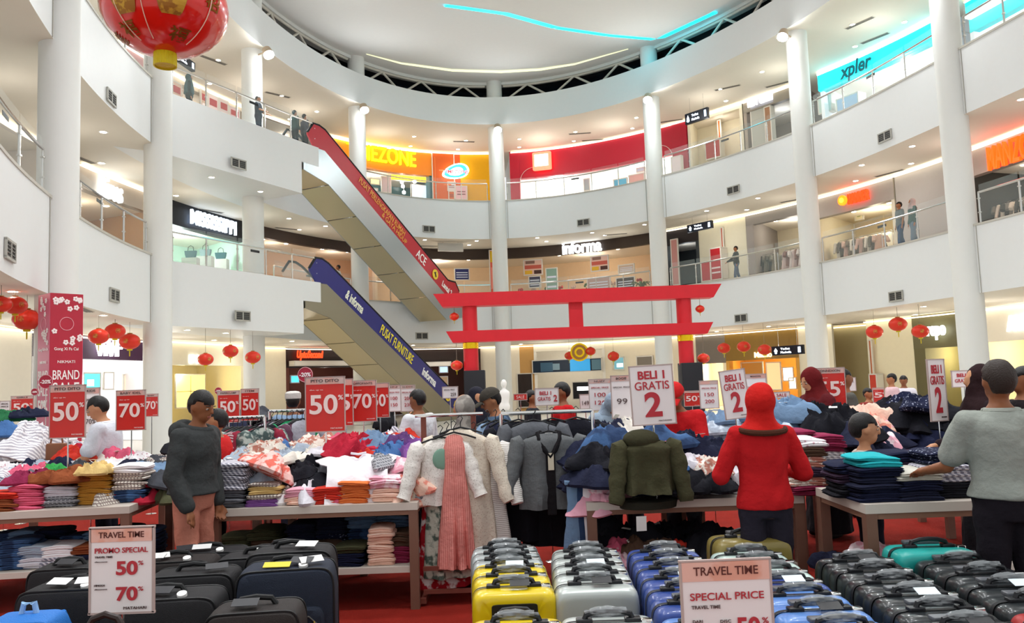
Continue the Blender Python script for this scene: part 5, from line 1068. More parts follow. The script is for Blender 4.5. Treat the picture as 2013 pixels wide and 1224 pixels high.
DR = [(868, 905, 6.52, shirt_mesh(.36, .95, .12, 0, 1.4, 1), cloth('b8202c', 'floral', 'f0e4e0', 12.), 'red dress with white flowers at the left of the dress stand', .3),
      (878, 850, 6.44, shirt_mesh(.36, 1.08, .14, 0, 1.25, 2), cloth('c8ccbc', 'floral', '5a6a60', 11.), 'mint floral dress at the left front of the dress stand', .2),
      (932, 850, 6.50, shirt_mesh(.5, 1.02, .14, .42, 1.25, 4), cloth('b8b0a8', 'hstripe', 'f0ece6', 22.), 'grey and white striped long dress on the dress stand', -.25),
      (905, 838, 6.42, shirt_mesh(.5, .95, .14, .46, 1.15, 3), cloth('d6cab8', 'dots', 'bda898', 75.), 'cream long-sleeved dotted dress on the dress stand', -.1),
      (892, 848, 6.33, shirt_mesh(.19, 1.0, .12, 0, 1.75, 5, neck=.1, folds=11), cloth('e0938a', 'vstripe', 'd07a70', 20.), 'coral pleated strap dress at the front of the dress stand', .05)]
for px, py, y, mb, mt, lb, rz in DR:
    p = aty(px, py, y); hung((p.x, y, p.z-.02), mb, mt, lb, rz)
p = aty(866, 862, 6.36); hung((p.x, 6.36, p.z), shirt_mesh(.34, .5, .1, .38, 1.1, 6), cloth('e4ded6', 'dots', 'c8c0b8', 60.), 'small white knit top with a green face print on the dress stand', .15, extra=[('print', flat('7aa08c'), (lambda b: b.ell((0, -.07, -.15), .07, .01, .08))(MB()))])
# grey cardigans over black dresses
rack(-.12, .62, 6.62, 1.40, 'chrome rack holding the grey cardigans and black dresses')
for k, (x, y, mb, mt, lb) in enumerate([(.02, 6.72, shirt_mesh(.46, .95, .14, .4, 1.3, 11), cloth('1a1a20'), 'black long dress behind the grey cardigans, left'), (.3, 6.74, shirt_mesh(.48, 1.0, .14, .4, 1.3, 12), cloth('17171c'), 'black long dress behind the grey cardigans, middle'), (.5, 6.75, shirt_mesh(.46, .9, .14, .4, 1.2, 13), cloth('1c1c24'), 'black long dress behind the grey cardigans, right'), (.14, 6.6, shirt_mesh(.46, .56, .13, .42, 1.05, 14), cloth('5f6166'), 'grey cardigan with pocket, left of the two on the chrome rack')]):
    hung((x, y, 1.33), mb, mt, lb)
jk = MB(); jk.tube([(-.06, .03, .0), (-.085, -.0, -.005), (-.08, -.05, -.05), (-.04, -.08, -.13), (0, -.085, -.18), (.04, -.08, -.13), (.08, -.05, -.05), (.085, 0, -.005), (.06, .03, .0)], .02, 8); pl = MB(); pl.bx(-.035, .035, -.088, -.06, -.62, -.16); tg = MB(); tg.bx(-.02, .025, -.1, -.096, -.28, -.15); lbm = MB(); lbm.bx(-.03, .03, -.03, -.02, -.07, .0)
p = aty(1078, 850, 6.42); hung((p.x, 6.42, p.z), shirt_mesh(.5, .58, .15, .42, 1.06, 15), cloth('67696a', 'vstripe', '5c5e5f', 60.), 'grey cardigan with black collar and price tag at the front of the chrome rack', .05, extra=[('collar', cloth('1a181a'), jk), ('placket', cloth('201d1f'), pl), ('price_tag', flat('d8cdb4'), tg), ('neck_label', flat('e8e4dc'), lbm)])
for k, (px, col) in enumerate([(1128, '6d87a4'), (1140, '2e4060'), (1150, 'f2eff0')]):
    p = aty(px, 950, 5.98); b = MB(); rs = [[Vector(((.05+.012*sin(3*a+i))*cos(a)*(1+.1*i), .03*sin(a), -.09*i)) for a in [j*pi/6 for j in range(12)]] for i in range(9)]; b.rings(rs); g = thing('draped_trousers', '%s trousers hanging over the left end of the table behind the woman in red' % COLN[col], 'clothing', (p.x, 5.98, p.z), 0, 'hanging sale clothes'); b.build('leg', cloth(col), g); b2 = MB(); b2.rbox((0, .03, .01), (.14, .16, .03), .01); b2.build('waist', cloth(col), g)
# olive jacket slung over the table edge
p = aty(1270, 868, 5.72); hung((p.x, 5.70, p.z+.02), shirt_mesh(.37, .36, .22, .36, 1.15, 21, neck=.2, sdir=.1), cloth('45432f'), 'olive green jacket slung over the table edge beside the striped blue top', .1, hook=False, extra=[('hood', cloth('3c3a29'), (lambda b: b.ell((-.04, .0, .0), .13, .1, .07))(MB())), ('hem', cloth('2c2a22'), (lambda b: b.lathe([(.2, -.47), (.21, -.42)], 20, sy=.5))(MB())), ('price_tag', flat('e8e4e0'), (lambda b: b.bx(-.12, -.05, -.13, -.128, -.6, -.5))(MB()))], tilt=.08)
# side-on rails of shirts behind the hoodie man, and trousers stack
def sidrail(px0, px1, py, y, cols, label, h=.62, n=9, where=''):
    a, c = aty(px0, py, y), aty(px1, py, y); rack(a.x, c.x, y, a.z, label); rd = random.Random(px0)
    for k in range(n):
        f = (k+.5)/n; col, pt, cn = cols[k % len(cols)]
        hung((a.x+(c.x-a.x)*f, y-.02, a.z-.1), shirt_mesh(.44, h*rd.uniform(.9, 1.1), .07, .3, 1.1, px0+k), cloth(col, *pt) if pt else cloth(col), '%s, %s from the left on the rail %s' % (cn, ORDW[k], where), rd.uniform(.75, 1.25) if k else .35)
sidrail(426, 520, 822, 7.7, [('3a4a48', ('blotch', '8a9a94', 10.), 'green patterned shirt'), ('b8a8a8', ('stripe', '7a2a3c', 14.), 'maroon striped shirt'), ('22303a', ('check', '5a6a70', 10.), 'dark plaid shirt'), ('8a2a3c', None, 'maroon shirt'), ('4a5a58', ('floral', 'a8b0a8', 12.), 'teal floral shirt')], 'chrome rail of patterned shirts behind the man in the hoodie', n=10, where='behind the hoodie man')
sidrail(530, 600, 808, 8.4, [('5a3a4a', None, 'plum top'), ('a8a8b0', None, 'grey jacket'), ('1c1c22', None, 'black trousers'), ('16161c', None, 'black coat'), ('2c8a5a', None, 'green top')], 'chrome rail of dark clothes left of the big fifty sign', .75, 7, 'left of the big fifty sign')
for k in range(6):
    p = aty(640, 900-k*11, 7.35); g = thing('folded_garment', '%s brown trousers from the bottom behind the big red fifty sign' % ORDW[k], 'clothing', (p.x, 7.5, TH+.02+k*.05), 0, 'folded sale clothes'); setmat(put('folds', FO_[k], g, scale=(1.5, 1, 1.7)), cloth('38302c'))
table(-2.05, -1.35, 7.3, .5, TH, 'small table under the brown trousers', shelf=0)
for k in range(3):
    p = aty(960+k*16, 900, 6.9); hung((p.x, 6.95+.03*k, 1.32), shirt_mesh(.4, .95, .1, 0, 1.05, 60+k), cloth(['8fa8c4', '3a3a4c', '23263a'][k]), '%s hanging between the scarf woman and the black dresses' % ['pale denim dungarees', 'charcoal jumpsuit', 'navy jumpsuit'][k], .8)
# brown handbag on the left heap
p = aty(117, 880, 8.0); g = thing('handbag', 'brown leather handbag beside the white garments at the left', 'bag', (p.x, 7.95, p.z-.1)); b = MB(); b.rbox((0, 0, .07), (.19, .09, .16), .03); b.build('body', M('bag_leather', '7a4a2e', .4), g); b = MB(); b.tube([(-.06, 0, .14), (-.04, 0, .27), (0, 0, .3), (.04, 0, .27), (.06, 0, .14)], .008, 6); b.build('strap', M('bag_leather', '7a4a2e', .4), g)
# ------------------------------------------------------------------ luggage
def rrect(w, h, r, n=64):
    pts = []
    for j in range(n):
        a = 2*pi*j/n; ca, sa = cos(a), sin(a); p = .22
        pts.append((w/2*math.copysign(abs(ca)**p, ca), h/2*math.copysign(abs(sa)**p, sa)))
    return pts
def shell(w, h, d, front, ribs=None, bulge=.0):
    """half shell of a hard case from the zip line (y=0) to the face"""
    b = MB(); s = -1 if front else 1; rs = []; base = rrect(w, h, .06)
    for f, y in ((.985, .006), (1., .02), (1., d*.55), (.985, d*.78), (.95, d*.92), (.9, d*.985), (.82, d), (.7, d), (.58, d), (.46, d), (.34, d), (.22, d), (.1, d), (.02, d)):
        r_ = []
        for x, z in base:
            X, Z = x*f, z*f; yy = y
            if ribs and f < .93: yy += .005*sin(2*pi*X/(w/ribs))*(f < .9)*(1 if Z < h*.22 or abs(X) > w*.3 else 0)
            r_.append(Vector((X, s*yy, Z+h/2)))
        rs.append(r_ if not front else list(reversed(r_)))
    b.rings(rs, True, True); return b
SW, SH, SD = .43, .57, .125
SHELLS = {}
def case_meshes(w, h, d, ribs):
    key = (w, h, d, ribs)
    if key in SHELLS: return SHELLS[key]
    g = cloth('888888')
    zb = MB(); zb.rings([[Vector((x*1.012, y, z*1.012+h/2)) for x, z in rrect(w, h, .06)] for y in (-.012, .012)], False, False); zb = zb.mesh('zip_band', M('zip_black', '15161a', .6))
    hd = MB(); hd.tube([(-.105, 0, h+.004), (-.095, 0, h+.03), (-.05, 0, h+.042), (0, 0, h+.045), (.05, 0, h+.042), (.095, 0, h+.03), (.105, 0, h+.004)], .013, 8); hd = hd.mesh('top_handle', M('handle_black', '1c1d20', .35))
    pl = MB(); pl.rbox((-.105, 0, h+.006), (.07, .05, .02), .008); plm = pl.mesh('handle_mount', M('handle_black', '1c1d20', .35)); pl = MB(); pl.rbox((.105, 0, h+.006), (.07, .05, .02), .008); plm2 = pl.mesh('handle_mount', M('handle_black', '1c1d20', .35))
    wr = MB(); rs = []
    for i in range(9):
        x = -.08+.16*i/8; rr = .017*(.7+.5*sin(pi*i/8))
        rs.append([Vector((x, rr*cos(a)*(1+.3*sin(5*a+i*1.7)), h+.043+rr*sin(a)*(1+.3*sin(4*a+i)))) for a in [j*pi/6 for j in range(12)]])
    wr.rings(rs); wr = wr.mesh('plastic_wrap', PLASTIC)
    wh = []
    for sx in (-1, 1):
        for sy in (-1, 1):
            b = MB(); b.cyl((sx*(w/2-.05)-.012, sy*(d-.03), .0), (sx*(w/2-.05)+.012, sy*(d-.03), .0), .028, n=12); wh.append(b.mesh('wheel', BLACK))
    tl = MB(); tl.rbox((0, d*.75, h+.008), (.2, .06, .02), .01); tl = tl.mesh('telescopic_handle', M('handle_grey', '5a5c60', .35))
    lk = MB(); lk.rbox((w*.38, -.0, h*.985), (.05, .045, .03), .008); lk = lk.mesh('lock', CHROME)
    SHELLS[key] = (shell(w, h, d, True, ribs).mesh('front_shell', g), shell(w, h, d, False).mesh('back_shell', g), zb, hd, plm, plm2, wr, wh, tl, lk)
    return SHELLS[key]
def suitcase(x, y, mat, label, rz=0., w=SW, h=SH, d=SD, ribs=9, recess=False, tagc=None, wrap=True, group='hard-shell suitcases in rows'):
    F_, B_, zb, hd, p1, p2, wr, wh, tl, lk = case_meshes(w, h, d, ribs)
    r = thing('suitcase', label, 'suitcase', (x, y, .035), rz, group)
    setmat(put('front_shell', F_, r), mat); setmat(put('back_shell', B_, r), mat)
    for nm, me in (('zip_band', zb), ('top_handle', hd), ('handle_mount', p1), ('handle_mount', p2), ('telescopic_handle', tl), ('lock', lk)): put(nm, me, r)
    if wrap: put('plastic_wrap', wr, r)
    for m in wh: o = put('wheel', m, r); o.location.z = -.007
    if recess:
        b = MB(); b.rings([[Vector((x_*.225/.43, yy, z_*.085/.6+h*.79)) for x_, z_ in rrect(.43, .6, .06, 40)] for yy in (-d-.008, -d+.004)]); b.build('handle_recess', M('recess_black', '161618', .45), r)
        b = MB(); b.tube([(-.08, -d-.008, h*.8-.0), (-.06, -d-.02, h*.8+.022), (0, -d-.022, h*.8+.027), (.06, -d-.02, h*.8+.022), (.08, -d-.008, h*.8)], .008, 8); b.build('side_handle', M('handle_shine', '4a4a4c', .2), r)
    if tagc:
        b = MB(); b.box((.03, -.05, h+.03), (.1, .06, .002), mat=Matrix.Rotation(.3, 3, 'X')); b.build('hang_tag', flat(tagc), r, smooth=False)
    return r
CYEL = M('shell_yellow', 'd8bc10', .3, coat=.3, var=.04); CSIL = M('shell_silver', 'b4bab6', .32, .25, coat=.2); CGRY = M('shell_pale_grey', 'a8b0b0', .32, .2, coat=.2); CBLU = M('shell_blue', '2c4488', .35, coat=.2, var=.05); CLBL = M('shell_sky_blue', '5a84c4', .3, coat=.2); CMNT = M('shell_mint', 'b8ccc4', .3, coat=.2); CBLK = M('shell_black', '24282a', .3, coat=.2); COLI = M('shell_olive', '8a7a40', .35, coat=.2); CTEA = M('shell_teal', '22a098', .35, coat=.2); CRED = M('shell_red', 'a83030', .35, coat=.2); CTAU = M('shell_taupe', '8c8880', .35, .2)
def row(xs, ys, mats, names, col, **k):
    n = len(ys)
    for i in range(n):
        x = xs[0]+(xs[1]-xs[0])*i/max(n-1, 1)
        suitcase(x, ys[i], mats[i], '%s hard suitcase, %s from the front in the %s row' % (names[i], ORDW[i], col), rz=random.Random(col+str(i)).uniform(-.03, .03), tagc=[None, '2c2c2e', None, 'd8e4e8', None][i % 5] if i else None, **k)
row((-.03, -.10), [3.62, 4.28, 4.52, 4.73, 4.93, 5.1, 5.27], [CYEL, CYEL, CYEL, CYEL, CGRY, CGRY, CGRY], ['yellow']*4+['pale grey']*3, 'yellow and grey', recess=False)
b = MB(); h_ = SH
for o in [o for o in COL.objects if o.get('label', '').startswith('yellow hard suitcase, second')]:
    b = MB(); b.rings([[Vector((x_*.23/.43, yy, z_*.085/.6+h_*.83)) for x_, z_ in rrect(.43, .6, .06, 40)] for yy in (-SD-.012, -SD+.004)]); b.build('handle_recess', M('recess_black', '161618', .45), o)
    b = MB(); b.tube([(-.08, -SD-.012, h_*.84), (-.06, -SD-.022, h_*.84+.02), (0, -SD-.024, h_*.84+.025), (.06, -SD-.022, h_*.84+.02), (.08, -SD-.012, h_*.84)], .008, 8); b.build('side_handle', M('handle_shine', '4a4a4c', .2), o)
row((.37, .40), [3.62, 4.28, 4.5, 4.7, 4.9, 5.08], [CSIL, CSIL, CSIL, CSIL, CSIL, CSIL], ['silver']*6, 'silver', ribs=None)
row((.80, .86), [3.55, 3.86, 4.1, 4.33, 4.56, 4.78, 5.0], [CLBL, CBLU, CBLU, CBLU, CBLU, CBLU, CBLU], ['sky blue']+['navy blue']*6, 'dark blue', ribs=14)
row((1.30, 1.33), [3.42, 3.68, 3.93, 4.17, 4.4, 4.62, 4.84], [CLBL, CLBL, CLBL, CBLU, CMNT, CMNT, CMNT], ['sky blue']*3+['blue']+['mint']*3, 'blue and mint', ribs=None)
suitcase(1.40, 5.1, COLI, 'large olive gold suitcase standing behind the mint ones', .05, .47, .62, .14, None, tagc=None, wrap=False)
row((1.78, 1.86), [3.14, 3.38, 3.62, 3.86, 4.1, 4.34, 4.58], [CBLK]*7, ['black']*7, 'left black', ribs=10)
row((2.24, 2.36), [3.18, 3.44, 3.7, 3.95, 4.2, 4.46], [CRED, CRED, CBLK, CBLK, CBLK, CBLK], ['red', 'dark red', 'black', 'black', 'black', 'black'], 'right black', ribs=12)
suitcase(2.32, 4.72, CTEA, 'large teal suitcase standing behind the right black row', -.04, .46, .60, .14, None, tagc=None, wrap=False)
row((2.75, 2.85), [3.3, 3.55, 3.8, 4.0], [CBLK]*4, ['black']*4, 'outer right', ribs=10)
# soft fabric suitcases and bags, front left
FB = [M('luggage_black', '1e1d1f', .75, bump=.4, bscale=300), M('luggage_navy', '1c2434', .75, bump=.4, bscale=300), M('luggage_brown', '2a2422', .75, bump=.4, bscale=300)]
def softcase(x, y, rz, w, h, d, mi, label, z=.03, tags=1, lie=False):
    r = thing('soft_suitcase', label, 'suitcase', (x, y, z), rz, 'soft black suitcases'); m = FB[mi]; rd = random.Random(label)
    b = MB(); rs = []
    for f, yy in ((.86, -d/2-.004), (.95, -d/2+.006), (.99, -d/2+.03), (1, -d/4), (1.005, 0), (1, d/4), (.99, d/2-.03), (.94, d/2)):
        rs.append([Vector((q[0]*f+.006*noise.noise(Vector((q[0]*9, yy*9, q[1]*9+x))), yy+.006*noise.noise(Vector((q[0]*12, 3, q[1]*12))), q[1]*f+h/2)) for q in rrect(w, h, .05)])
    b.rings(rs); b.build('body', m, r)
    for yy in (-d/2+.02, d/2-.02):
        b = MB(); b.tube([(q[0]*.985, yy, q[1]*.985+h/2) for q in rrect(w, h, .05)+rrect(w, h, .05)[:1]], .006, 5); b.build('piping', M('piping_dark', '0f0f11', .5), r)
    b = MB(); b.rings([[Vector((q[0]*f, yy, q[1]*f+h*.42)) for q in rrect(w*.8, h*.62, .05, 40)] for f, yy in ((1, -d/2+.0), (1, -d/2-.02), (.94, -d/2-.035), (.8, -d/2-.038))]); pk = b.build('front_pocket', m, r)
    b = MB(); b.tube([(-w*.36, -d/2-.036, h*.3), (-w*.34, -d/2-.04, h*.58), (-w*.25, -d/2-.04, h*.66), (w*.25, -d/2-.04, h*.67), (w*.35, -d/2-.04, h*.6)], .004, 5); b.build('zip', M('zip_grey', '77756f', .4, .5), pk)
    b = MB(); b.tube([(w*.3, -d/2-.045, h*.64), (w*.31, -d/2-.05, h*.57)], .006, 6); b.build('zip_pull', CHROME, pk)
    b = MB(); b.tube([(-.09, 0, h), (-.07, 0, h+.03), (0, 0, h+.038), (.07, 0, h+.03), (.09, 0, h)], .014, 8); b.build('top_handle', BLACK, r)
    for k in range(tags):
        b = MB(); R_ = Matrix.Rotation(rd.uniform(-.4, .4), 3, 'Z') @ Matrix.Rotation(.35, 3, 'X'); b.box((rd.uniform(-w*.3, w*.3), -d*.2, h+.03), (.12, .06, .002), mat=R_); b.build('hang_tag', flat(rd.choice(['e6e4e0', 'd8d6d4', '2a2a2e'])), r, smooth=False)
    if tags > 1: b = MB(); b.cyl((w*.18, -d*.3, h+.0), (w*.18, -d*.32, h+.016), .024, n=16); b.build('security_tag', flat('e8e6e2'), r)
    for sx in (-1, 1): b = MB(); b.cyl((sx*(w/2-.06)-.012, -d/2+.04, .0), (sx*(w/2-.06)+.012, -d/2+.04, .0), .028, n=10); b.build('wheel', BLACK, r)
    return r
SC = [(-1.24, 4.42, .14, .5, .70, .3, 1, 'tall navy soft suitcase at the right end of the soft luggage', 2), (-1.34, 4.86, .1, .5, .70, .28, 0, 'tall black soft suitcase behind the navy one', 1), (-1.25, 3.92, .12, .43, .62, .28, 2, 'dark brown soft suitcase with curved zip pocket, front right', 1), (-1.80, 4.22, .1, .56, .62, .3, 0, 'wide black soft suitcase right of the promo sign', 2), (-1.66, 3.42, .06, .5, .46, .28, 0, 'low black soft suitcase in front, right of the promo sign', 2), (-1.86, 4.72, .1, .5, .62, .28, 0, 'black soft suitcase in the third row, centre', 1), (-2.4, 4.78, .1, .5, .6, .28, 0, 'black soft suitcase in the third row, left', 1), (-1.62, 5.14, .1, .5, .62, .28, 0, 'black soft suitcase in the fourth row, right', 2), (-2.16, 5.2, .1, .5, .6, .28, 2, 'dark brown soft suitcase in the fourth row, middle', 2), (-1.58, 5.56, .08, .5, .58, .28, 0, 'black soft suitcase farthest back beside the carpet', 1), (-2.1, 5.6, .08, .5, .57, .28, 0, 'black soft suitcase farthest back, left', 2), (-2.72, 5.0, .1, .4, .62, .26, 0, 'black soft suitcase standing behind the left edge of the promo sign', 1), (-2.36, 4.4, .05, .5, .64, .28, 0, 'black soft suitcase with a dark hang tag behind the blue backpack', 2), (-2.1, 3.85, .0, .42, .5, .26, 0, 'low black case under the promo sign', 1)]
for a in SC: softcase(a[0], a[1], a[2], a[3], a[4], a[5], a[6], a[7], tags=a[8])
b = MB(); b.box((0, 0, 0), (.14, .045, .003), mat=Matrix.Rotation(.4, 3, 'X')); p = aty(540, 1092, 4.3); 
g = tag(b.build('luggage_label', flat('d8c82c'), None, smooth=False), 'yellow paper label lying on the navy soft suitcase', 'label'); g.location = (p.x, 4.34, .745)
# blue backpack, front left corner
p = aty(62, 1205, 4.0); g = thing('backpack', 'bright blue backpack with a light grab loop, front left corner', 'bag', (p.x, 3.98, .02), .1); g.scale = (1.2, 1.2, 1.16)
b = MB(); rs = []
for f, yy in ((.8, -.12), (.95, -.09), (1, -.03), (1, .04), (.92, .09), (.8, .11)): rs.append([Vector((q[0]*f*(1-.18*max(0, q[1]/.26)), yy, q[1]*f+.27)) for q in rrect(.31, .52, .1, 44)])
BBL = M('backpack_blue', '1f6fc0', .6, bump=.3, bscale=200); b.rings(rs); b.build('body', BBL, g)
b = MB(); b.rings([[Vector((q[0]*f, yy, q[1]*f+.2)) for q in rrect(.25, .3, .05, 36)] for f, yy in ((1, -.11), (1, -.14), (.9, -.16))]); b.build('front_pocket', BBL, g); b = MB(); b.tube([(-.12, -.125, .3), (-.1, -.13, .44), (0, -.12, .48), (.1, -.13, .44), (.12, -.125, .3)], .006, 6); b.build('zip', M('zip_navy', '163a70', .5), g)
b = MB(); b.tube([(-.03, 0, .52), (-.02, 0, .57), (.02, 0, .57), (.03, 0, .52)], .012, 8); b.build('grab_loop', cloth('8fb4dc'), g)
for s in (-1, 1): b = MB(); b.tube([(s*.08, .1, .5), (s*.1, .16, .38), (s*.1, .14, .1)], .018, 8); b.build('strap', BBL, g)
p = aty(207, 1215, 3.08); g = thing('handle_loop_bag', 'dark brown bag with arched handle in front of the promo sign', 'bag', (p.x, 3.08, .03)); b = MB(); b.rbox((0, 0, .36), (.36, .2, .70), .05); b.build('body', FB[2], g); b = MB(); b.tube([(-.075, 0, .70), (-.072, 0, .76), (-.045, 0, .805), (0, 0, .82), (.045, 0, .805), (.072, 0, .76), (.075, 0, .70)], .013, 8); b.build('handle', M('handle_leather', '2c1e1a', .4), g)
# ------------------------------------------------------------------ sale signs on thin poles
SRED = M('sign_red', 'cc2a22', .4, var=.05, coat=.15); SWHT = M('sign_white', 'ece4e2', .4, var=.02); SHEAD = M('sign_head', 'c9aea6', .4, var=.08, pat='blotch', col2='d8a498', ps=10.); TPINK = flat('f2dcd6'); TRED = flat('b8303a'); TDK = flat('5c4a48'); SPINK = M('sign_promo_head', 'e6b4a4', .4, pat='blotch', col2='e0a08a', ps=9.); TBRN = flat('5a2620')
def board(x0, y0, x1, y1, y, label, body, head=None, hm=SHEAD, lines=(), zb=None, pole=True, rz=0., roll=0., hf=.13, curl=0.):
    """lines: (text, width fraction, height fraction, cx fraction, cz fraction from top, material, bold)"""
    yc = (y0+y1)/2; a = aty(x0, yc, y); c = aty(x1, yc, y); cc = aty((x0+x1)/2, yc, y); t = aty((x0+x1)/2, y0, y).z; bo = aty((x0+x1)/2, y1, y).z
    w = abs(c.x-a.x); h = t-bo; r = thing('sale_sign', label, 'sign', (cc.x, y, zb if zb is not None else TH), rz, 'sale signs'); z0 = r.location.z
    pc = (t+bo)/2-z0
    pn = MB()
    rs = []
    for i in range(9):
        x = -w/2+w*i/8; yy = curl*((i-4)/4)**2
        rs.append([Vector((x, yy-.004, pc-h/2)), Vector((x, yy-.004, pc+h/2)), Vector((x, yy+.004, pc+h/2)), Vector((x, yy+.004, pc-h/2))])
    pn.rings(rs); bd = pn.build('board', body, r, smooth=False)
    e = .006; fr = MB()
    for z in (pc-h/2, pc+h/2): fr.bx(-w/2-e, w/2+e, -.007, .007, z-e*.7, z+e*.7)
    for x in (-w/2, w/2): fr.bx(x-e*.7, x+e*.7, -.007, .007, pc-h/2, pc+h/2)
    fr.build('frame', M('sign_frame', 'b8a49e', .3), r, smooth=False)
    if head is not None:
        b = MB(); b.bx(-w/2+.002, w/2-.002, -.007, -.004, pc+h/2-h*hf, pc+h/2-.002); hd = b.build('header', hm, bd, smooth=False)
        if head: text(bd, head, w*(.72 if len(head) > 6 else .5), h*hf*.42, TBRN if hm is SPINK else TDK, 0, pc+h/2-h*hf*.5, -.009, .002, .02)
    for s, fw, fh, fx, fz, m, bo_ in lines: text(bd, s, w*fw, h*fh, m, w*fx, pc+h/2-h*fz, -.008-abs(curl)*.0, .003, bo_)
    if pole:
        b = MB(); b.tube([(0, .012, pc+h/2-.02), (0, .012, .012)], .006, 6); b.build('pole', CHROME, r)
        b = MB(); b.lathe([(.07, .0), (.07, .008), (.012, .016)], 16); b.build('base', CHROME, r)
    if roll:
        for o in list(r.children):
            if o.name.split('.')[0] in ('board', 'frame'): o.rotation_euler[1] = roll; o.location = Vector((0, 0, pc)) - Matrix.Rotation(roll, 3, 'Y') @ Vector((0, 0, pc))
    return r
def redsign(x0, y0, x1, y1, y, num, head, label, **k):
    return board(x0, y0, x1, y1, y, label, SRED, head, lines=[(num, .72, .36, -.04, .50, TPINK, .02), ('%', .13, .09, .40, .38, TPINK, .02), ('disc up to', .34, .03, -.22, .235, TPINK, 0), ('MATAHARI', .3, .028, .28, .94, TPINK, .0)], **k)
redsign(98, 757, 168, 860, 7.0, '50', 'PITO DITO', 'red fifty percent sign at the left with cream torn header')
redsign(229, 767, 286, 845, 7.6, '70', 'BABY IDEL', 'red seventy percent sign beside the man in the white polo')
redsign(284, 774, 311, 818, 11.5, '70', 'BABY', 'small distant red seventy sign behind the seventy sign', zb=0)
redsign(22, 778, 66, 822, 11, '50', 'GIRLS', 'distant red fifty sign at the far left behind the heap', zb=0)
redsign(428, 768, 471, 830, 8.9, '50', 'PAPERCLAMP', 'red fifty sign left of its twin above the patterned shirts', zb=0)
redsign(474, 764, 509, 826, 9.2, '50', 'ITEM', 'red fifty sign right of its twin above the patterned shirts', zb=0)
redsign(601, 741, 678, 848, 6.75, '50', 'PITO DITO', 'large red fifty percent sign above the table left of centre')
redsign(664, 745, 694, 836, 7.3, '5', '', 'red sign half hidden behind the large fifty sign')
redsign(688, 748, 740, 828, 7.4, '70', 'OPPOFANTS', 'red seventy percent sign right of the large fifty sign')
redsign(728, 753, 765, 820, 7.9, '50', '', 'red sign with white reflection right of the seventy sign')
redsign(1345, 768, 1376, 798, 10.5, '50', '', 'small distant red fifty sign before the black gate pedestal', zb=0)
redsign(1600, 723, 1662, 805, 8.4, '55', 'CONNEXION', 'red percent sign behind the maroon headscarf', zb=0)
redsign(1716, 762, 1738, 790, 12.5, '5', '', 'tiny distant red sign near the hydrant cabinet', zb=0)
PR = lambda a, b_: [('SPECIAL PRICE', .8, .05, 0, .27, TRED, 0), (a, .5, .13, 0, .5, TRED, .0), (b_, .5, .13, 0, .75, TRED, .0)]
board(163, 762, 196, 850, 8.6, 'white special price sign behind the left fifty sign', SWHT, 'KIDS', lines=[('SPECIAL', .8, .07, 0, .28, TDK, 0), ('50%', .6, .11, 0, .5, TDK, 0), ('70%', .6, .11, 0, .75, TDK, 0)], zb=0)
board(762, 757, 788, 808, 8.6, 'white price sign left of the two hundred sign', SWHT, 'IN', lines=PR('100', '150'), zb=0); board(788, 757, 816, 808, 8.7, 'white price sign reading two hundred', SWHT, 'IN JEANS', lines=PR('200', '230'), zb=0)
board(870, 760, 900, 782, 8.4, 'small white landscape price card before the escalator foot', SWHT, None, lines=[('SPECIAL PRICE', .7, .12, -.05, .25, TDK, 0), ('259', .35, .3, .2, .68, TDK, .0)], zb=0)
B1G = lambda: [('BELI 1', .62, .14, -.0, .16, TRED, .03), ('GRATIS', .8, .14, 0, .34, TRED, .03), ('2', .4, .42, 0, .66, TRED, .03), ('MATAHARI', .3, .022, .25, .94, TDK, 0)]
B1L = lambda: [('BELI 1', .5, .22, -.06, .28, TRED, .03), ('GRATIS', .55, .22, -.12, .62, TRED, .03), ('2', .16, .4, .36, .6, TRED, .03)]
board(1240, 718, 1325, 834, 5.75, 'large white buy one get two sign above the olive jacket', SWHT, lines=B1G(), rz=.03, roll=-.03)
board(1420, 727, 1470, 822, 6.5, 'tilted white buy one get two sign behind the red headscarf', SWHT, lines=B1G(), roll=-.1)
board(1821, 706, 1864, 827, 6.6, 'narrow curled white buy one get two sign left of the man in grey', SWHT, lines=B1G(), curl=.0, rz=.35)
board(1052, 763, 1098, 796, 7.6, 'landscape white buy one get two card above the grey cardigans', SWHT, lines=B1L(), zb=0); board(1871, 728, 1921, 760, 8.3, 'landscape white buy one get two card beside the man in grey', SWHT, lines=B1L())
board(1158, 745, 1201, 806, 8.9, 'white price sign with lilac header behind the grey hood', SWHT, 'NUZY', lines=PR('100', '120'), zb=0); board(1202, 738, 1243, 822, 7.9, 'white price sign with pink header left of the big buy one sign', SWHT, 'BOGIE', lines=[('SPECIAL PRICE', .8, .035, 0, .27, TDK, 0), ('99', .5, .13, 0, .6, TDK, 0)], zb=0)
board(1140, 775, 1162, 803, 9.6, 'tiny white price card left of the lilac sign', SWHT, None, lines=[('149', .6, .3, 0, .6, TDK, 0)], zb=0); board(1466, 735, 1507, 800, 8.2, 'white special price sign behind the red headscarf, right', SWHT, 'MANZON', lines=[('SPECIAL PRICE', .8, .05, 0, .4, TRED, 0)])
board(1376, 748, 1412, 802, 8.8, 'white lilac price sign left of the tilted buy one sign', SWHT, '', lines=PR('150', '200'), zb=0); board(1660, 742, 1682, 768, 10.5, 'small white price card right of the connexion sign', SWHT, None, lines=[('SPECIAL', .7, .12, 0, .3, TDK, 0)], zb=0)
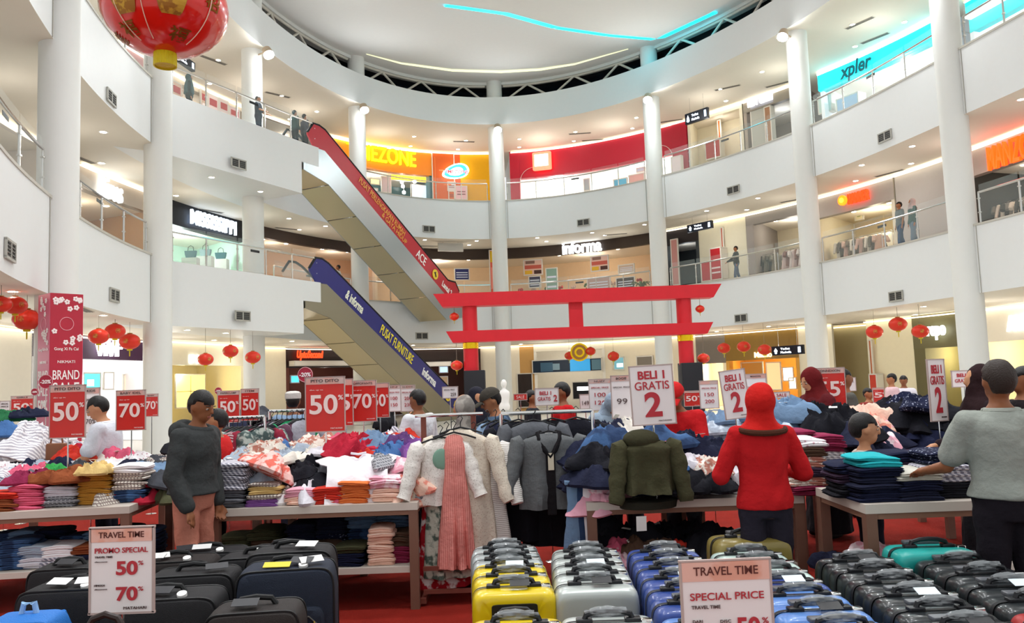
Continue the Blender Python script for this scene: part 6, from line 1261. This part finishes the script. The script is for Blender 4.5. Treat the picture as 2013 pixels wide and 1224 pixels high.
board(0, 788, 20, 806, 10.5, 'small white notice at the far left edge', SWHT, None, lines=[('SPECIAL', .7, .16, 0, .3, TDK, 0), ('PRICE', .7, .16, 0, .6, TDK, 0)], zb=0); board(1520, 770, 1552, 782, 9.6, 'white notice above the pale denim heap', SWHT, None, lines=[('SALE', .6, .5, 0, .5, TRED, 0)], zb=0); board(1010, 774, 1036, 786, 9.8, 'tiny red notice behind the man in the cap', SRED, None, lines=[('SALE', .6, .5, 0, .5, TPINK, 0)], zb=0)
for k, (px, py, rr_, y) in enumerate([(600, 736, 15, 9.5), (90, 750, 14, 13.8), (429, 768, 7, 12.), (68, 770, 7, 13.8)]):
    p = aty(px, py, y); R0 = rr_*y/FPX; g = thing('round_sign', ['round red minus twenty percent sign above the large fifty sign', 'round red minus twenty percent badge on the pink pillar', 'tiny round red badge above the patterned shirts', 'tiny round badge left of the pink pillar'][k], 'sign', (p.x, y, 0))
    b = MB(); b.rings([[Vector((R0*cos(a), yy, p.z+R0*sin(a))) for a in [j*pi/14 for j in range(28)]] for yy in (0, .01)]); b.build('disc', M('badge_red', 'a8243c', .4), g); b = MB(); b.tube([(R0*.95*cos(j*pi/14), -.004, p.z+R0*.95*sin(j*pi/14)) for j in range(29)], R0*.03, 5); b.build('rim', flat('e8b8bc'), g)
    text(g, '-20%', R0*1.5, R0*.55, flat('f4e6e6'), 0, p.z, -.006, .004, .03); b = MB(); b.tube([(0, .01, p.z-R0), (0, .01, .02)], .006, 6); b.build('pole', CHROME, g); b = MB(); b.lathe([(.1, 0), (.1, .01), (.02, .02)], 14); b.build('base', CHROME, g)
# the two promotion signs among the luggage
LY = 3.28
board(178, 1036, 302, 1204, LY, 'white travel promotion sign among the black soft suitcases', SWHT, 'TRAVEL TIME', SPINK, lines=[('PROMO SPECIAL', .84, .062, 0, .265, TRED, .02), ('TRAVEL TIME', .28, .022, -.28, .34, TDK, .01), ('discount', .2, .014, -.32, .395, TDK, 0), ('50', .34, .165, .09, .475, TRED, .03), ('%', .08, .05, .31, .42, TRED, 0), ('HINGGA', .17, .022, -.34, .67, TDK, .01), ('discount', .2, .014, -.32, .715, TDK, 0), ('70', .34, .165, .09, .775, TRED, .03), ('%', .08, .05, .31, .72, TRED, 0), ('MATAHARI', .36, .03, .22, .94, TDK, .0)], zb=0, hf=.165)
board(1342, 1100, 1520, 1342, 3.0, 'white travel special price sign among the blue suitcases', SWHT, 'TRAVEL TIME', SPINK, lines=[('SPECIAL PRICE', .82, .06, 0, .29, TRED, .02), ('TRAVEL TIME', .32, .028, -.24, .375, TDK, .01), ('DARI', .11, .024, -.34, .49, TDK, .01), ('DISC', .12, .024, -.03, .495, TDK, 0), ('50', .26, .155, .22, .545, TRED, .03), ('%', .07, .05, .41, .5, TRED, 0), ('HINGGA', .17, .024, -.3, .75, TDK, 0), ('70', .26, .155, .22, .8, TRED, .03)], zb=0, hf=.165, rz=.02)
# ------------------------------------------------------------------ people: one continuous body mesh each, clothes and hair as parts
def cap_(b, p0, p1, r0, r1, n=12):
    """tapered capsule"""
    p0, p1 = Vector(p0), Vector(p1); d = p1-p0; L = d.length; q = d.to_track_quat('Z', 'Y').to_matrix(); rs = []
    for k in range(4): a = -pi/2+(k+.4)*pi/8; rs.append((r0*cos(a), r0*sin(a)))
    rs += [(r0, 0), (r1, L)]
    for k in range(4): a = (k+1)*pi/2/4.6; rs.append((r1*cos(a), L+r1*sin(a)))
    b.rings([[p0+q @ Vector((r*cos(2*pi*j/n), r*sin(2*pi*j/n), z)) for j in range(n)] for r, z in rs])
def remesh(b, vox, smooth=4, name='body', wr=0.):
    me = bpy.data.meshes.new('tmp'); me.from_pydata(b.v, [], b.f); o = bpy.data.objects.new('tmp', me)
    m = o.modifiers.new('r', 'REMESH'); m.mode = 'VOXEL'; m.voxel_size = vox; m.use_smooth_shade = True
    if smooth: s = o.modifiers.new('s', 'SMOOTH'); s.iterations = smooth; s.factor = .5
    out = evaluated(o); out.name = name
    bpy.data.objects.remove(o); bpy.data.meshes.remove(me)
    if wr:
        n = len(out.vertices); v = np.zeros(n*3); nn = np.zeros(n*3); out.vertices.foreach_get('co', v); out.vertices.foreach_get('normal', nn); v = v.reshape(-1, 3); nn = nn.reshape(-1, 3)
        x, y, z = v.T; k = np.sin(z*38+np.sin(x*21+y*9)*2.2+x*14)*.5+np.sin(z*23-x*27+np.sin(y*31)*1.5)*.5
        k = np.sign(k)*np.abs(k)**.7
        out.vertices.foreach_set('co', (v+nn*(k*wr)[:, None]).ravel())
    out.polygons.foreach_set('use_smooth', [True]*len(out.polygons)); out.update()
    return out
SKINS = {'a': M('skin_tan', 'a8714e', .5, spec=.3, var=.06), 'b': M('skin_brown', '8a5638', .5, spec=.3, var=.06), 'c': M('skin_light', 'c08a66', .5, spec=.3, var=.06)}
HAIRM = M('hair_black', '15110f', .45, bump=.25, bscale=160); HAIRB = M('hair_greying', '2c211b', .6, bump=.3, bscale=120)
TOR = [(.84, .135, .105), (.90, .16, .12), (.96, .165, .125), (1.05, .142, .108), (1.15, .145, .108), (1.26, .165, .118), (1.34, .17, .112), (1.395, .15, .095), (1.435, .085, .07), (1.47, .055, .056)]
def person(label, x, y, rz, H=1.65, z0=0., lean=0., turn=0., nod=0., arms=None, top=None, sleeve='long', bottom=None, bkind='pants', head='short', headm=None, skin='a', vox=.014, fem=False, hem=.86, loose=.0, stride=0., bulk=1., extra=None, hcol=None, face=True, hs=1.):
    s = H/1.70; r = thing('person', label, 'person', (x, y, z0), rz)
    hipz = .90; Rl = Matrix.Rotation(-lean, 3, 'X')
    def U(p):            # upper body leans forward (-Y) about the hips
        p = Vector(p); q = p-Vector((0, 0, hipz)); q.x *= 1.
        return (Rl.transposed() @ q + Vector((0, 0, hipz)))*s
    def Lo(p): return Vector(p)*s
    neck = Vector((0, .0, 1.46)); Rh = Matrix.Rotation(turn, 3, 'Z') @ Matrix.Rotation(nod, 3, 'X')
    def Hd(p):           # head turns and nods on the neck
        return U(neck + Rh @ ((Vector(p)-neck)*hs))
    sw = .165 if fem else .185
    A = arms or {}
    def arm_pts(sd):
        ud, fd = A.get(sd, ((.12*(1 if sd == 'l' else -1), .02, -1), (.05*(1 if sd == 'l' else -1), -.25, -1)))
        sg = 1 if sd == 'l' else -1; sh = Vector((sg*sw, .005, 1.375)); e = sh+Vector(ud).normalized()*.285; w = e+Vector(fd).normalized()*.245
        return sh, e, w, Vector(fd).normalized(), sg
    def legs(sg):
        st = stride*sg; return Vector((sg*.085, 0, .88)), Vector((sg*.095, -.02-st*.5, .48)), Vector((sg*.095, .015-st, .075))
    def torso(b, g=0., z_lo=.0, z_hi=9, hm=1.):
        rs = []
        for z, a, c in TOR:
            if z < z_lo or z > z_hi: continue
            f = (bulk if z < 1.4 else 1)*(.93 if fem and z > 1.2 else 1); rs.append([U(((a*f+g)*cos(t), (c*bulk+g)*sin(t)+(-.012 if 1.2 < z < 1.36 and fem else 0), z)) for t in [2*pi*j/20 for j in range(20)]])
        b.rings(rs)
    b = MB(); torso(b)
    for sd in 'lr':
        sh, e, w, fd, sg = arm_pts(sd)
        cap_(b, U(sh+Vector((-sg*.03, 0, .0))), U(sh), .06*s, .056*s); cap_(b, U(sh), U(e), .05*s, .038*s); cap_(b, U(e), U(w), .038*s, .026*s)
        # hand: palm, four fingers of unequal length, thumb from the side of the palm
        side = fd.cross(Vector((0, 0, 1))); side = side.normalized() if side.length > .1 else Vector((1, 0, 0)); side = side if sg*side.dot(Vector((0, -1, 0))) > 0 or abs(side.y) < .3 else -side; pn = fd.cross(side).normalized()
        pc = w+fd*.045; cap_(b, U(w), U(w+fd*.06), .024*s, .028*s); cap_(b, U(w+fd*.03-side*.018), U(w+fd*.075-side*.02), .016*s, .014*s); cap_(b, U(w+fd*.03+side*.018), U(w+fd*.075+side*.02), .016*s, .014*s)
        for k, L in enumerate((.058, .07, .074, .062)):
            o_ = (k-1.5)*.0205; f0 = w+fd*.08+side*o_; f1 = f0+fd*L*.55+pn*.008+side*o_*.25; f2 = f1+fd*L*.42+pn*.02; cap_(b, U(f0), U(f1), .0092*s, .0085*s, 8); cap_(b, U(f1), U(f2), .0085*s, .007*s, 8)
        t0 = w+fd*.03+side*.028; t1 = t0+fd*.035+side*.026+pn*.008; cap_(b, U(t0), U(t1), .012*s, .0105*s, 8); cap_(b, U(t1), U(t1+fd*.032+side*.004+pn*.01), .0105*s, .008*s, 8)
    for sg in (1, -1):
        hp, kn, an = legs(sg); cap_(b, Lo(hp), Lo(kn), .082*s*bulk, .052*s); cap_(b, Lo(kn), Lo(an), .05*s, .034*s); b.ell(Lo(an+Vector((0, -.055, -.035))), .042*s, .115*s, .038*s, 12, 7)
    cap_(b, U((0, .0, 1.42)), Hd((0, -.005, 1.52)), .053*s, .05*s)
    HR = Rl.transposed() @ Rh
    b.ell(Hd((0, .006, 1.60)), .076*s*hs, .094*s*hs, .104*s*hs, 16, 11, HR); b.ell(Hd((0, -.032, 1.545)), .055*s*hs, .06*s*hs, .062*s*hs, 14, 8, HR); b.ell(Hd((0, -.104, 1.578)), .011*s*hs, .016*s*hs, .02*s*hs, 8, 6, HR); b.ell(Hd((0, -.1, 1.60)), .008*s*hs, .01*s*hs, .025*s*hs, 8, 6, HR)
    for sg in (1, -1): b.ell(Hd((sg*.077, .008, 1.585)), .01*s*hs, .02*s*hs, .031*s*hs, 8, 6, HR)
    me = remesh(b, vox*s, 3, 'body'); me.materials.append(SKINS[skin]); put('body', me, r)
    if face and vox < .013:
        for sg in (1, -1):
            q = MB(); q.ell(Hd((sg*.031, -.081, 1.598)), .013*s, .008*s, .008*s, 10, 7, HR); q.build('eye', M('eye_white', 'b0a196', .3), r); q = MB(); q.ell(Hd((sg*.031, -.0875, 1.598)), .006*s, .004*s, .006*s, 8, 6, HR); q.build('iris', M('iris_dark', '20120c', .2), r)
            q = MB(); q.tube([Hd((sg*.016, -.09, 1.622)), Hd((sg*.032, -.09, 1.6245)), Hd((sg*.05, -.078, 1.619))], .0035*s, 6); q.build('eyebrow', HAIRM, r)
        q = MB(); q.ell(Hd((0, -.088, 1.54)), .022*s, .008*s, .007*s, 10, 6, HR); q.build('mouth', M('lips', '8a4a40', .4), r)
    # hair, cap or headscarf
    if head in ('short', 'cap', 'long', 'kufi'):
        q = MB(); n, k = 26, 14; rs = []
        for i in range(k):
            a = -pi/2*.62+(pi/2*1.62)*i/(k-1)
            r_ = []
            for j in range(n):
                t = 2*pi*j/n; X, Y, Z = .086*cos(a)*cos(t), .015+.104*cos(a)*sin(t), 1.612+.108*sin(a)
                fr = -sin(t)       # 1 at the face
                low = 1.637-.02*max(0, 1-abs(cos(t))*1.4) if fr > .12 else (1.535 if fr < -.3 else 1.595)
                if Z < low: f = .82; X *= f; Y = .015+(Y-.015)*f
                nz = noise.noise(Vector((X*60, Y*60, Z*60)))*.003; r_.append(Hd((X*(1+nz*8)+.003*sin(9*t+5*a), Y+nz, Z+nz*.6)))
            rs.append(r_)
        q.rings(rs); q.build('hair', hcol or HAIRM, r)
        if head == 'cap':
            q = MB(); rs = []
            for i in range(8):
                a = .02+(pi/2-.03)*i/7; rs.append([Hd((.094*cos(a)*cos(2*pi*j/24), .014+.112*cos(a)*sin(2*pi*j/24), 1.628+.098*sin(a))) for j in range(24)])
            q.rings(rs); q.build('cap', headm, r); q = MB(); br = []
            for f in (0, .5, 1): br.append([Hd((.085*sin(u)*(1-.12*f), -.07-.1*f*cos(u*.6)-.03*cos(u), 1.635-.012*f-.02*(abs(u)/1.2)**2)) for u in [-1.2+2.4*j/12 for j in range(13)]])
            q.rings(br, False, False, closed=False); q.rings([[p-Vector((0, 0, .006)) for p in rr] for rr in br], False, False, closed=False); q.build('brim', headm, r)
        if head == 'kufi':
            q = MB(); rs = []
            for rr_, zz in ((.094, 1.63), (.096, 1.66), (.092, 1.695), (.07, 1.715), (.03, 1.722)): rs.append([Hd((rr_*cos(2*pi*j/24), .012+rr_*1.14*sin(2*pi*j/24), zz)) for j in range(24)])
            q.rings(rs); q.build('knit_cap', headm, r)
        if head == 'long':
            q = MB(); q.ell(Hd((0, .06, 1.55)), .085*s, .06*s, .14*s, 14, 9, HR); q.build('long_hair', HAIRM, r)
    elif head in ('hijab', 'hijab_long', 'hijab_tuck'):
        q = MB(); q.ell(Hd((0, .03, 1.605)), .098*s, .112*s, .122*s, 20, 14, HR); q.ell(Hd((0, .0, 1.515)), .078*s, .085*s, .075*s, 16, 10, HR); rs = []
        prof = [(1.56, .094, .1), (1.51, .098, .104), (1.465, .112, .11), (1.425, .16, .125), (1.385, .2, .138)] + ([] if head == 'hijab_tuck' else [(1.32, .215, .15)]) + ([(1.2, .225, .165), (1.08, .23, .17), (.98, .235, .175)] if head == 'hijab_long' else [])
        for z, a, c in prof:
            f = .9 if fem else 1; rs.append([U((a*f*cos(t)*(1+.025*sin(9*t)), .012+c*sin(t)*(1+.05*sin(7*t)), z)) for t in [2*pi*j/30 for j in range(30)]])
        q.rings(rs); me = remesh(q, max(vox, .012)*s, 4, 'headscarf', .004); me.materials.append(headm); put('headscarf', me, r)
    elif head == 'hood':
        q = MB(); q.ell(Hd((0, .03, 1.605)), .105*s, .118*s, .125*s, 18, 12, HR); rs = []; 
        for z, a, c in ((1.55, .09, .1), (1.47, .11, .11), (1.41, .16, .12)): rs.append([U((a*cos(t), .015+c*sin(t), z)) for t in [2*pi*j/24 for j in range(24)]])
        q.rings(rs); me = remesh(q, max(vox, .012)*s, 4, 'hood'); me.materials.append(headm); put('hood', me, r)
    # upper garment
    if top:
        q = MB(); g = .016+loose; rs = []
        for z, a, c in TOR:
            if z < hem-.03 or z > 1.45: continue
            f = (bulk if z < 1.4 else 1)*(.93 if fem and z > 1.2 else 1); fl = loose*1.2*max(0, (1.1-z)/.25)
            rs.append([U(((a*f+g+fl)*cos(t), (c*bulk+g+fl)*sin(t), z)) for t in [2*pi*j/24 for j in range(24)]])
        if hem < .84: rs.insert(0, [U(((.15+g+loose*1.6)*cos(t)*(1+.03*sin(7*t)), (.125+g+loose*1.4)*sin(t)*(1+.05*sin(6*t)), hem)) for t in [2*pi*j/24 for j in range(24)]])
        q.rings(rs)
        for sd in 'lr':
            sh, e, w, fd, sg = arm_pts(sd); k = .014+loose*.7
            cap_(q, U(sh+Vector((-sg*.05, 0, .0))), U(sh), (.056+k*.55)*s, (.054+k*.6)*s)
            if sleeve == 'none': continue
            if sleeve == 'short': m = sh.lerp(e, .72); cap_(q, U(sh), U(m), (.053+k*.75)*s, (.053+k)*s)
            else:
                cap_(q, U(sh), U(e), (.052+k*.7)*s, (.042+k*.9)*s); wl = e.lerp(w, .92 if sleeve == 'long' else .3); cap_(q, U(e), U(wl), (.042+k)*s, (.033+k)*s)
        me = remesh(q, max(vox, .011)*s, 3, 'top', .004 if vox < .016 else .003); me.materials.append(top); put('shirt', me, r)
    if bottom:
        q = MB(); g = .014
        if bkind == 'pants':
            rs = []
            for z, a, c in TOR:
                if z > 1.06: continue
                rs.append([(U if z > .95 else Lo)(((a*bulk+g)*cos(t), (c*bulk+g)*sin(t), z)) for t in [2*pi*j/22 for j in range(22)]])
            q.rings(rs)
            for sg in (1, -1): hp, kn, an = legs(sg); cap_(q, Lo(hp), Lo(kn), .098*s*bulk, .072*s); cap_(q, Lo(kn), Lo(an+Vector((0, 0, .05))), .072*s, .058*s)
        else:
            rs = []
            for z, a, c in ((.06, .24, .22), (.3, .225, .2), (.6, .2, .165), (.85, .18, .14), (1.0, .165, .13)): rs.append([Lo((a*cos(t)*(1+.05*sin(8*t)), c*sin(t)*(1+.06*sin(7*t)), z)) for t in [2*pi*j/30 for j in range(30)]])
            q.rings(rs)
        me = remesh(q, max(vox, .013)*s, 3, 'bottom', .004); me.materials.append(bottom); put('trousers' if bkind == 'pants' else 'skirt', me, r)
    for sg in (1, -1):
        hp, kn, an = legs(sg); q = MB(); q.ell(Lo(an+Vector((0, -.058, -.032))), .05*s, .135*s, .043*s, 14, 8); q.build('shoe', BLACK, r)
    if extra: extra(r, U, Hd, Lo, s)
    return r
def px_x(px, y): return aty(px, 760, y).x
NAVY = cloth('20222e'); BLKC = cloth('1a1a1e'); REDC = cloth('b81c20'); DEN = cloth('3a4c68')
LFT, RGT, AWAY, CAM = -pi/2, pi/2, pi, 0.
bend = lambda s: ((s*.25, -.15, -1), (-s*.25, -1, -.15))
reach = lambda s: ((s*.15, -.45, -.9), (-s*.1, -1, -.35))
# foreground
def collar_x(mat):
    def f(r, U, Hd, Lo, s):
        q = MB(); q.tube([U((.085*cos(t), .01+.078*sin(t), 1.435)) for t in [2*pi*j/20 for j in range(21)]], .016*s, 8, False); q.build('collar', mat, r)
    return f
def wband(r, U, Hd, Lo, s):
    q = MB(); q.tube([U((.15*cos(t), .02+.128*sin(t), 1.415-.02*sin(t))) for t in [.1+(pi-.2)*j/14 for j in range(15)]], .02*s, 8); q.build('collar', cloth('4a2a1e'), r)
person('woman in red headscarf and red jacket seen from behind, arms bent over the table', px_x(1490, 5.05), 5.05, AWAY, 1.575, arms={'l': ((.42, -.1, -1), (-.25, -1, .05)), 'r': ((-.42, -.1, -1), (.25, -1, .05))}, top=REDC, bottom=cloth('2a2630'), head='hijab_tuck', headm=cloth('c0201c'), vox=.0105, fem=True, hem=.885, loose=.008, bulk=.95, extra=wband)
person('man in a grey polo shirt seen from behind at the right edge', px_x(1962, 4.45), 4.45, AWAY-.1, 1.665, arms={'r': ((-.25, -.05, -1), (.1, -.6, -.8)), 'l': ((.3, -.35, -.9), (.1, -1, -.2))}, top=cloth('92978f'), sleeve='short', bottom=cloth('201c22'), head='short', hcol=HAIRB, skin='b', vox=.0105, loose=.013, hem=.95, bulk=1.03, extra=collar_x(cloth('9ca198')))
def hoodie_x(r, U, Hd, Lo, s):
    q = MB(); q.ell(U((0, .12, 1.40)), .14*s, .075*s, .09*s, 18, 10); q.tube([U((.11*cos(t), .01+.1*sin(t), 1.43+.02*sin(t))) for t in [2*pi*j/20 for j in range(21)]], .032*s, 8, False); me = remesh(q, .012*s, 3, 'hood', .004); me.materials.append(cloth('3a3c3c')); put('hood', me, r)
    for k in range(13):
        z = 1.32-.026*k; q = MB(); q.box(U((.262, .02-.004*k, z)), (.003, .016, .014)); q.build('sleeve_print', flat('b8bcb8'), r, smooth=False)
person('man in a charcoal hoodie and salmon trousers looking down to the right', px_x(380, 5.95), 5.95, RGT-.25, 1.665, lean=.06, nod=.25, turn=-.1, arms={'l': ((.2, .05, -1), (-.15, -.35, -1)), 'r': ((-.2, 0, -1), (.15, -.5, -1))}, top=cloth('3c3e3e'), bottom=cloth('c07c68'), head='short', skin='b', vox=.0105, loose=.018, hem=.955, extra=hoodie_x)
person('man in a white polo shirt sorting clothes, facing left', px_x(216, 7.95), 7.95, LFT+.15, 1.66, nod=.35, lean=.1, arms={'l': reach(1), 'r': reach(-1)}, top=cloth('d4d8e0'), sleeve='short', bottom=NAVY, skin='c', vox=.0105, loose=.02, extra=collar_x(cloth('e8eaee')))
person('boy with black hair facing right behind the dark stacks', px_x(1690, 5.85), 5.85, RGT-.1, 1.28, hs=1.28, nod=.1, arms={'l': bend(1), 'r': bend(-1)}, top=cloth('c8beb4', 'floral', 'a89888', 16.), sleeve='short', bottom=NAVY, skin='c', vox=.0105)
def scarf_x(r, U, Hd, Lo, s):
    q = MB(); q.rings([[U((a*cos(t)*(1+.05*sin(6*t)), .03+c*sin(t)*(1+.05*sin(5*t)), z)) for t in [2*pi*j/24 for j in range(24)]] for z, a, c in ((1.46, .1, .1), (1.38, .2, .14), (1.2, .22, .17), (1.0, .23, .18), (.7, .25, .2))]); me = remesh(q, .014*s, 3, 'cape', .006); me.materials.append(cloth('6a645f', 'blotch', '8a847e', 9.)); put('cape', me, r)
person('woman in a mottled grey headscarf and dark long dress behind the hanging dresses', px_x(912, 6.95), 6.95, AWAY+.3, 1.5, hs=1.28, nod=.15, arms={'l': bend(1), 'r': bend(-1)}, top=cloth('3a3440'), bottom=cloth('2e2a38'), bkind='skirt', head='hijab', headm=cloth('7c7670', 'blotch', '9a948c', 10.), vox=.0125, fem=True, loose=.02, extra=scarf_x)
person('man in a dark cap and blue tie-dye T-shirt facing left', px_x(983, 7.55), 7.55, LFT+.2, 1.60, nod=.35, lean=.08, arms={'l': bend(1), 'r': bend(-1)}, top=cloth('4a6078', 'blotch', '2c3c50', 8.), sleeve='short', bottom=cloth('7c94b0'), head='cap', headm=cloth('3e3a34'), skin='a', vox=.0105, loose=.018)
person('man in a white short-sleeved shirt with black hair, back turned, near the escalator foot', px_x(822, 8.6), 8.6, LFT-.6, 1.60, nod=.15, arms={'l': bend(1), 'r': bend(-1)}, top=cloth('d8dade'), sleeve='short', bottom=BLKC, skin='b', vox=.013, loose=.02)
person('young man in a red T-shirt with black hair facing left', px_x(1106, 9.3), 9.3, LFT+.1, 1.62, nod=.15, arms={'l': bend(1), 'r': bend(-1)}, top=REDC, sleeve='short', bottom=BLKC, skin='b', vox=.0125, loose=.02)
person('person in a grey-blue hood bending over the dark heap', px_x(1188, 8.6), 8.6, CAM+.3, 1.55, nod=.75, lean=.25, arms={'l': reach(1), 'r': reach(-1)}, top=cloth('8c9cac'), bottom=NAVY, head='hood', headm=cloth('8a98a8'), skin='b', vox=.014, loose=.025)
person('person in a navy cap and jacket behind the big buy one sign', px_x(1236, 8.65), 8.65, LFT+.3, 1.6, nod=.3, top=cloth('242c44'), bottom=NAVY, head='cap', headm=cloth('1c2036'), skin='a', vox=.014, loose=.03, arms={'l': bend(1), 'r': bend(-1)})
person('assistant in red cap and red T-shirt right of the big buy one sign', px_x(1333, 7.2), 7.2, CAM-.5, 1.60, nod=.45, lean=.1, top=REDC, sleeve='short', bottom=BLKC, head='cap', headm=cloth('c02424'), skin='b', vox=.0115, loose=.025, arms={'l': reach(1), 'r': reach(-1)})
person('woman in a maroon headscarf facing left', px_x(1612, 8.3), 8.3, LFT+.35, 1.68, nod=.3, lean=.12, top=cloth('5a1c20'), bottom=BLKC, bkind='skirt', head='hijab_long', headm=cloth('641a1c'), skin='c', vox=.0115, fem=True, loose=.02, arms={'l': bend(1), 'r': bend(-1)})
person('person in a light blue shirt and white knitted cap, back turned', px_x(576, 9.4), 9.4, AWAY+.2, 1.62, top=cloth('8098b4'), bottom=NAVY, head='kufi', headm=cloth('c8c4be'), skin='b', vox=.014, loose=.02)
person('person in a red polo shirt behind the man in the hoodie', px_x(425, 7.15), 7.15, LFT, 1.5, top=cloth('c42828'), sleeve='short', bottom=BLKC, skin='a', vox=.014, loose=.02, arms={'l': bend(1), 'r': bend(-1)})
person('woman in black with a raised hand beside the white price signs', px_x(757, 9.0), 9.0, RGT, 1.55, top=BLKC, bottom=BLKC, bkind='skirt', head='hijab', headm=cloth('1e1e22'), skin='c', vox=.013, fem=True, arms={'l': ((.2, -.5, -.8), (0, -.35, 1)), 'r': bend(-1)})
person('woman in a black headscarf behind the man in grey', px_x(1922, 6.4), 6.4, LFT, 1.64, top=cloth('2a1e22'), bottom=BLKC, bkind='skirt', head='hijab', headm=cloth('2c1c1e'), skin='c', vox=.014, fem=True, arms={'l': bend(1), 'r': bend(-1)})
person('man in a dark shirt at the extreme right edge', px_x(2012, 6.6), 6.6, LFT, 1.62, top=cloth('1e181a'), bottom=BLKC, skin='b', vox=.014, arms={'l': bend(1), 'r': bend(-1)})
person('woman in a dark headscarf behind the scarf woman, near the gate pedestal', px_x(938, 8.1), 8.1, CAM+.4, 1.6, top=cloth('2c2c38'), bottom=BLKC, bkind='skirt', head='hijab', headm=cloth('22222c'), skin='c', vox=.014, fem=True)
person('dark-haired shopper behind the connexion sign', px_x(1660, 9.4), 9.4, RGT, 1.66, top=cloth('5c5a54'), bottom=BLKC, skin='b', vox=.018)
for k, (px, y, H, c, lb) in enumerate([(1753, 15.5, 1.55, 'd8b8bc', 'distant man in a pink shirt left of his companion'), (1777, 16., 1.5, 'e0dce4', 'distant man in a white shirt right of his companion'), (1706, 13., 1.35, '8a3a34', 'distant shopper in a dark red top near the hydrant cabinet'), (1045, 11.5, 1.52, '23232a', 'distant shopper in black right of the cap man'), (400, 12.5, 1.6, '2a2a30', 'distant shopper in black behind the hoodie man')]):
    person(lb, px_x(px, y), y, LFT+k, H, top=cloth(c), sleeve='short', bottom=BLKC, skin='ab'[k % 2], vox=.02, face=False)
# upstairs
def upst(px, py, off, z, lb, rz, **k):
    p = wallhit(px, py, off)[0]; person(lb, p.x, p.y, rz, z0=z, vox=.02, face=False, **k)
p = aty(372, 170, 26.8); person('woman in a dark green headscarf walking on the upper landing', p.x, 26.8, RGT+.4, 1.62, z0=Z2, top=cloth('24302c'), bottom=cloth('1c2422'), head='hijab_long', headm=cloth('3c5454'), vox=.018, fem=True, stride=.12, face=False)
p = aty(522, 262, 28.9); person('man in a navy shirt and jeans on the upper landing near the escalator', p.x-.35, 29.2, RGT, 1.66, z0=Z2, top=cloth('1e2a38'), sleeve='short', bottom=cloth('1c2436'), vox=.018, face=False, arms={'l': reach(1), 'r': reach(-1)})
for dx, c, lb, h in ((-.75, '22302c', 'person in a dark green jacket at the head of the upper escalator', 'short'), (-.2, '3c3a40', 'person with dark hair stepping onto the upper escalator', 'short')):
    q = Vector((LB2.x, LB2.y, 0)) + Vector((ED.x, ED.y, 0))*(dx+.55) + Vector((EN.x, EN.y, 0))*1.0; person(lb, q.x, q.y, RGT+.9, 1.6, z0=Z2, top=cloth(c), bottom=BLKC, vox=.018, face=False, head=h)
q = Vector((LB2.x, LB2.y, 0)) + Vector((ED.x, ED.y, 0))*1.75 + Vector((EN.x, EN.y, 0))*.75; person('person in a maroon top riding the upper escalator', q.x, q.y, RGT+.9, 1.6, z0=Z2-.72, top=cloth('5a2420'), bottom=BLKC, vox=.018, face=False)
upst(665, 540, .9, Z1, 'man in a white shirt on the middle floor behind the lower escalator', LFT, H=1.62, top=cloth('d8d4d0'), sleeve='short', bottom=BLKC, skin='b')
upst(1449, 540, 1.6, Z1, 'man in a dark shirt and jeans walking on the middle floor at the right', LFT, H=1.62, top=cloth('2c302e'), bottom=cloth('5a6a80'), stride=.15, arms={'r': ((-.3, -.5, -.8), (-.1, -.8, -.5))})
upst(1772, 470, 1.1, Z1, 'man in a blue-grey shirt walking beside a woman on the middle floor', LFT, H=1.68, top=cloth('6a7478'), sleeve='short', bottom=cloth('2c4a70'), stride=.14)
upst(1797, 462, 1.1, Z1, 'woman in a pale headscarf and green top walking on the middle floor', LFT, H=1.66, top=cloth('44605c'), bottom=cloth('6a7f90'), head='hijab', headm=cloth('b8a8a4'), fem=True, stride=.14)
# white shop mannequin by the fifth column
p = aty(990, 745, 24.); g = thing('mannequin', 'glossy white mannequin bust before the fifth column', 'mannequin', (p.x, 24., 0)); mw = M('mannequin_white', 'e8e6e2', .25)
q = MB(); q.ell((0, 0, 1.62), .09, .1, .13, 16, 10); cap_(q, (0, 0, 1.42), (0, 0, 1.52), .055, .05); q.rings([[Vector((a*cos(t), c*sin(t), z)) for t in [2*pi*j/20 for j in range(20)]] for z, a, c in TOR]); me = remesh(q, .018, 3, 'body'); me.materials.append(mw); put('bust', me, g); q = MB(); q.tube([(0, 0, .03), (0, 0, .9)], .03, 10); q.lathe([(.25, 0), (.25, .02), (.04, .04)], 20); q.build('stand', CHROME, g)

bpy.data.scenes.remove(TS_)
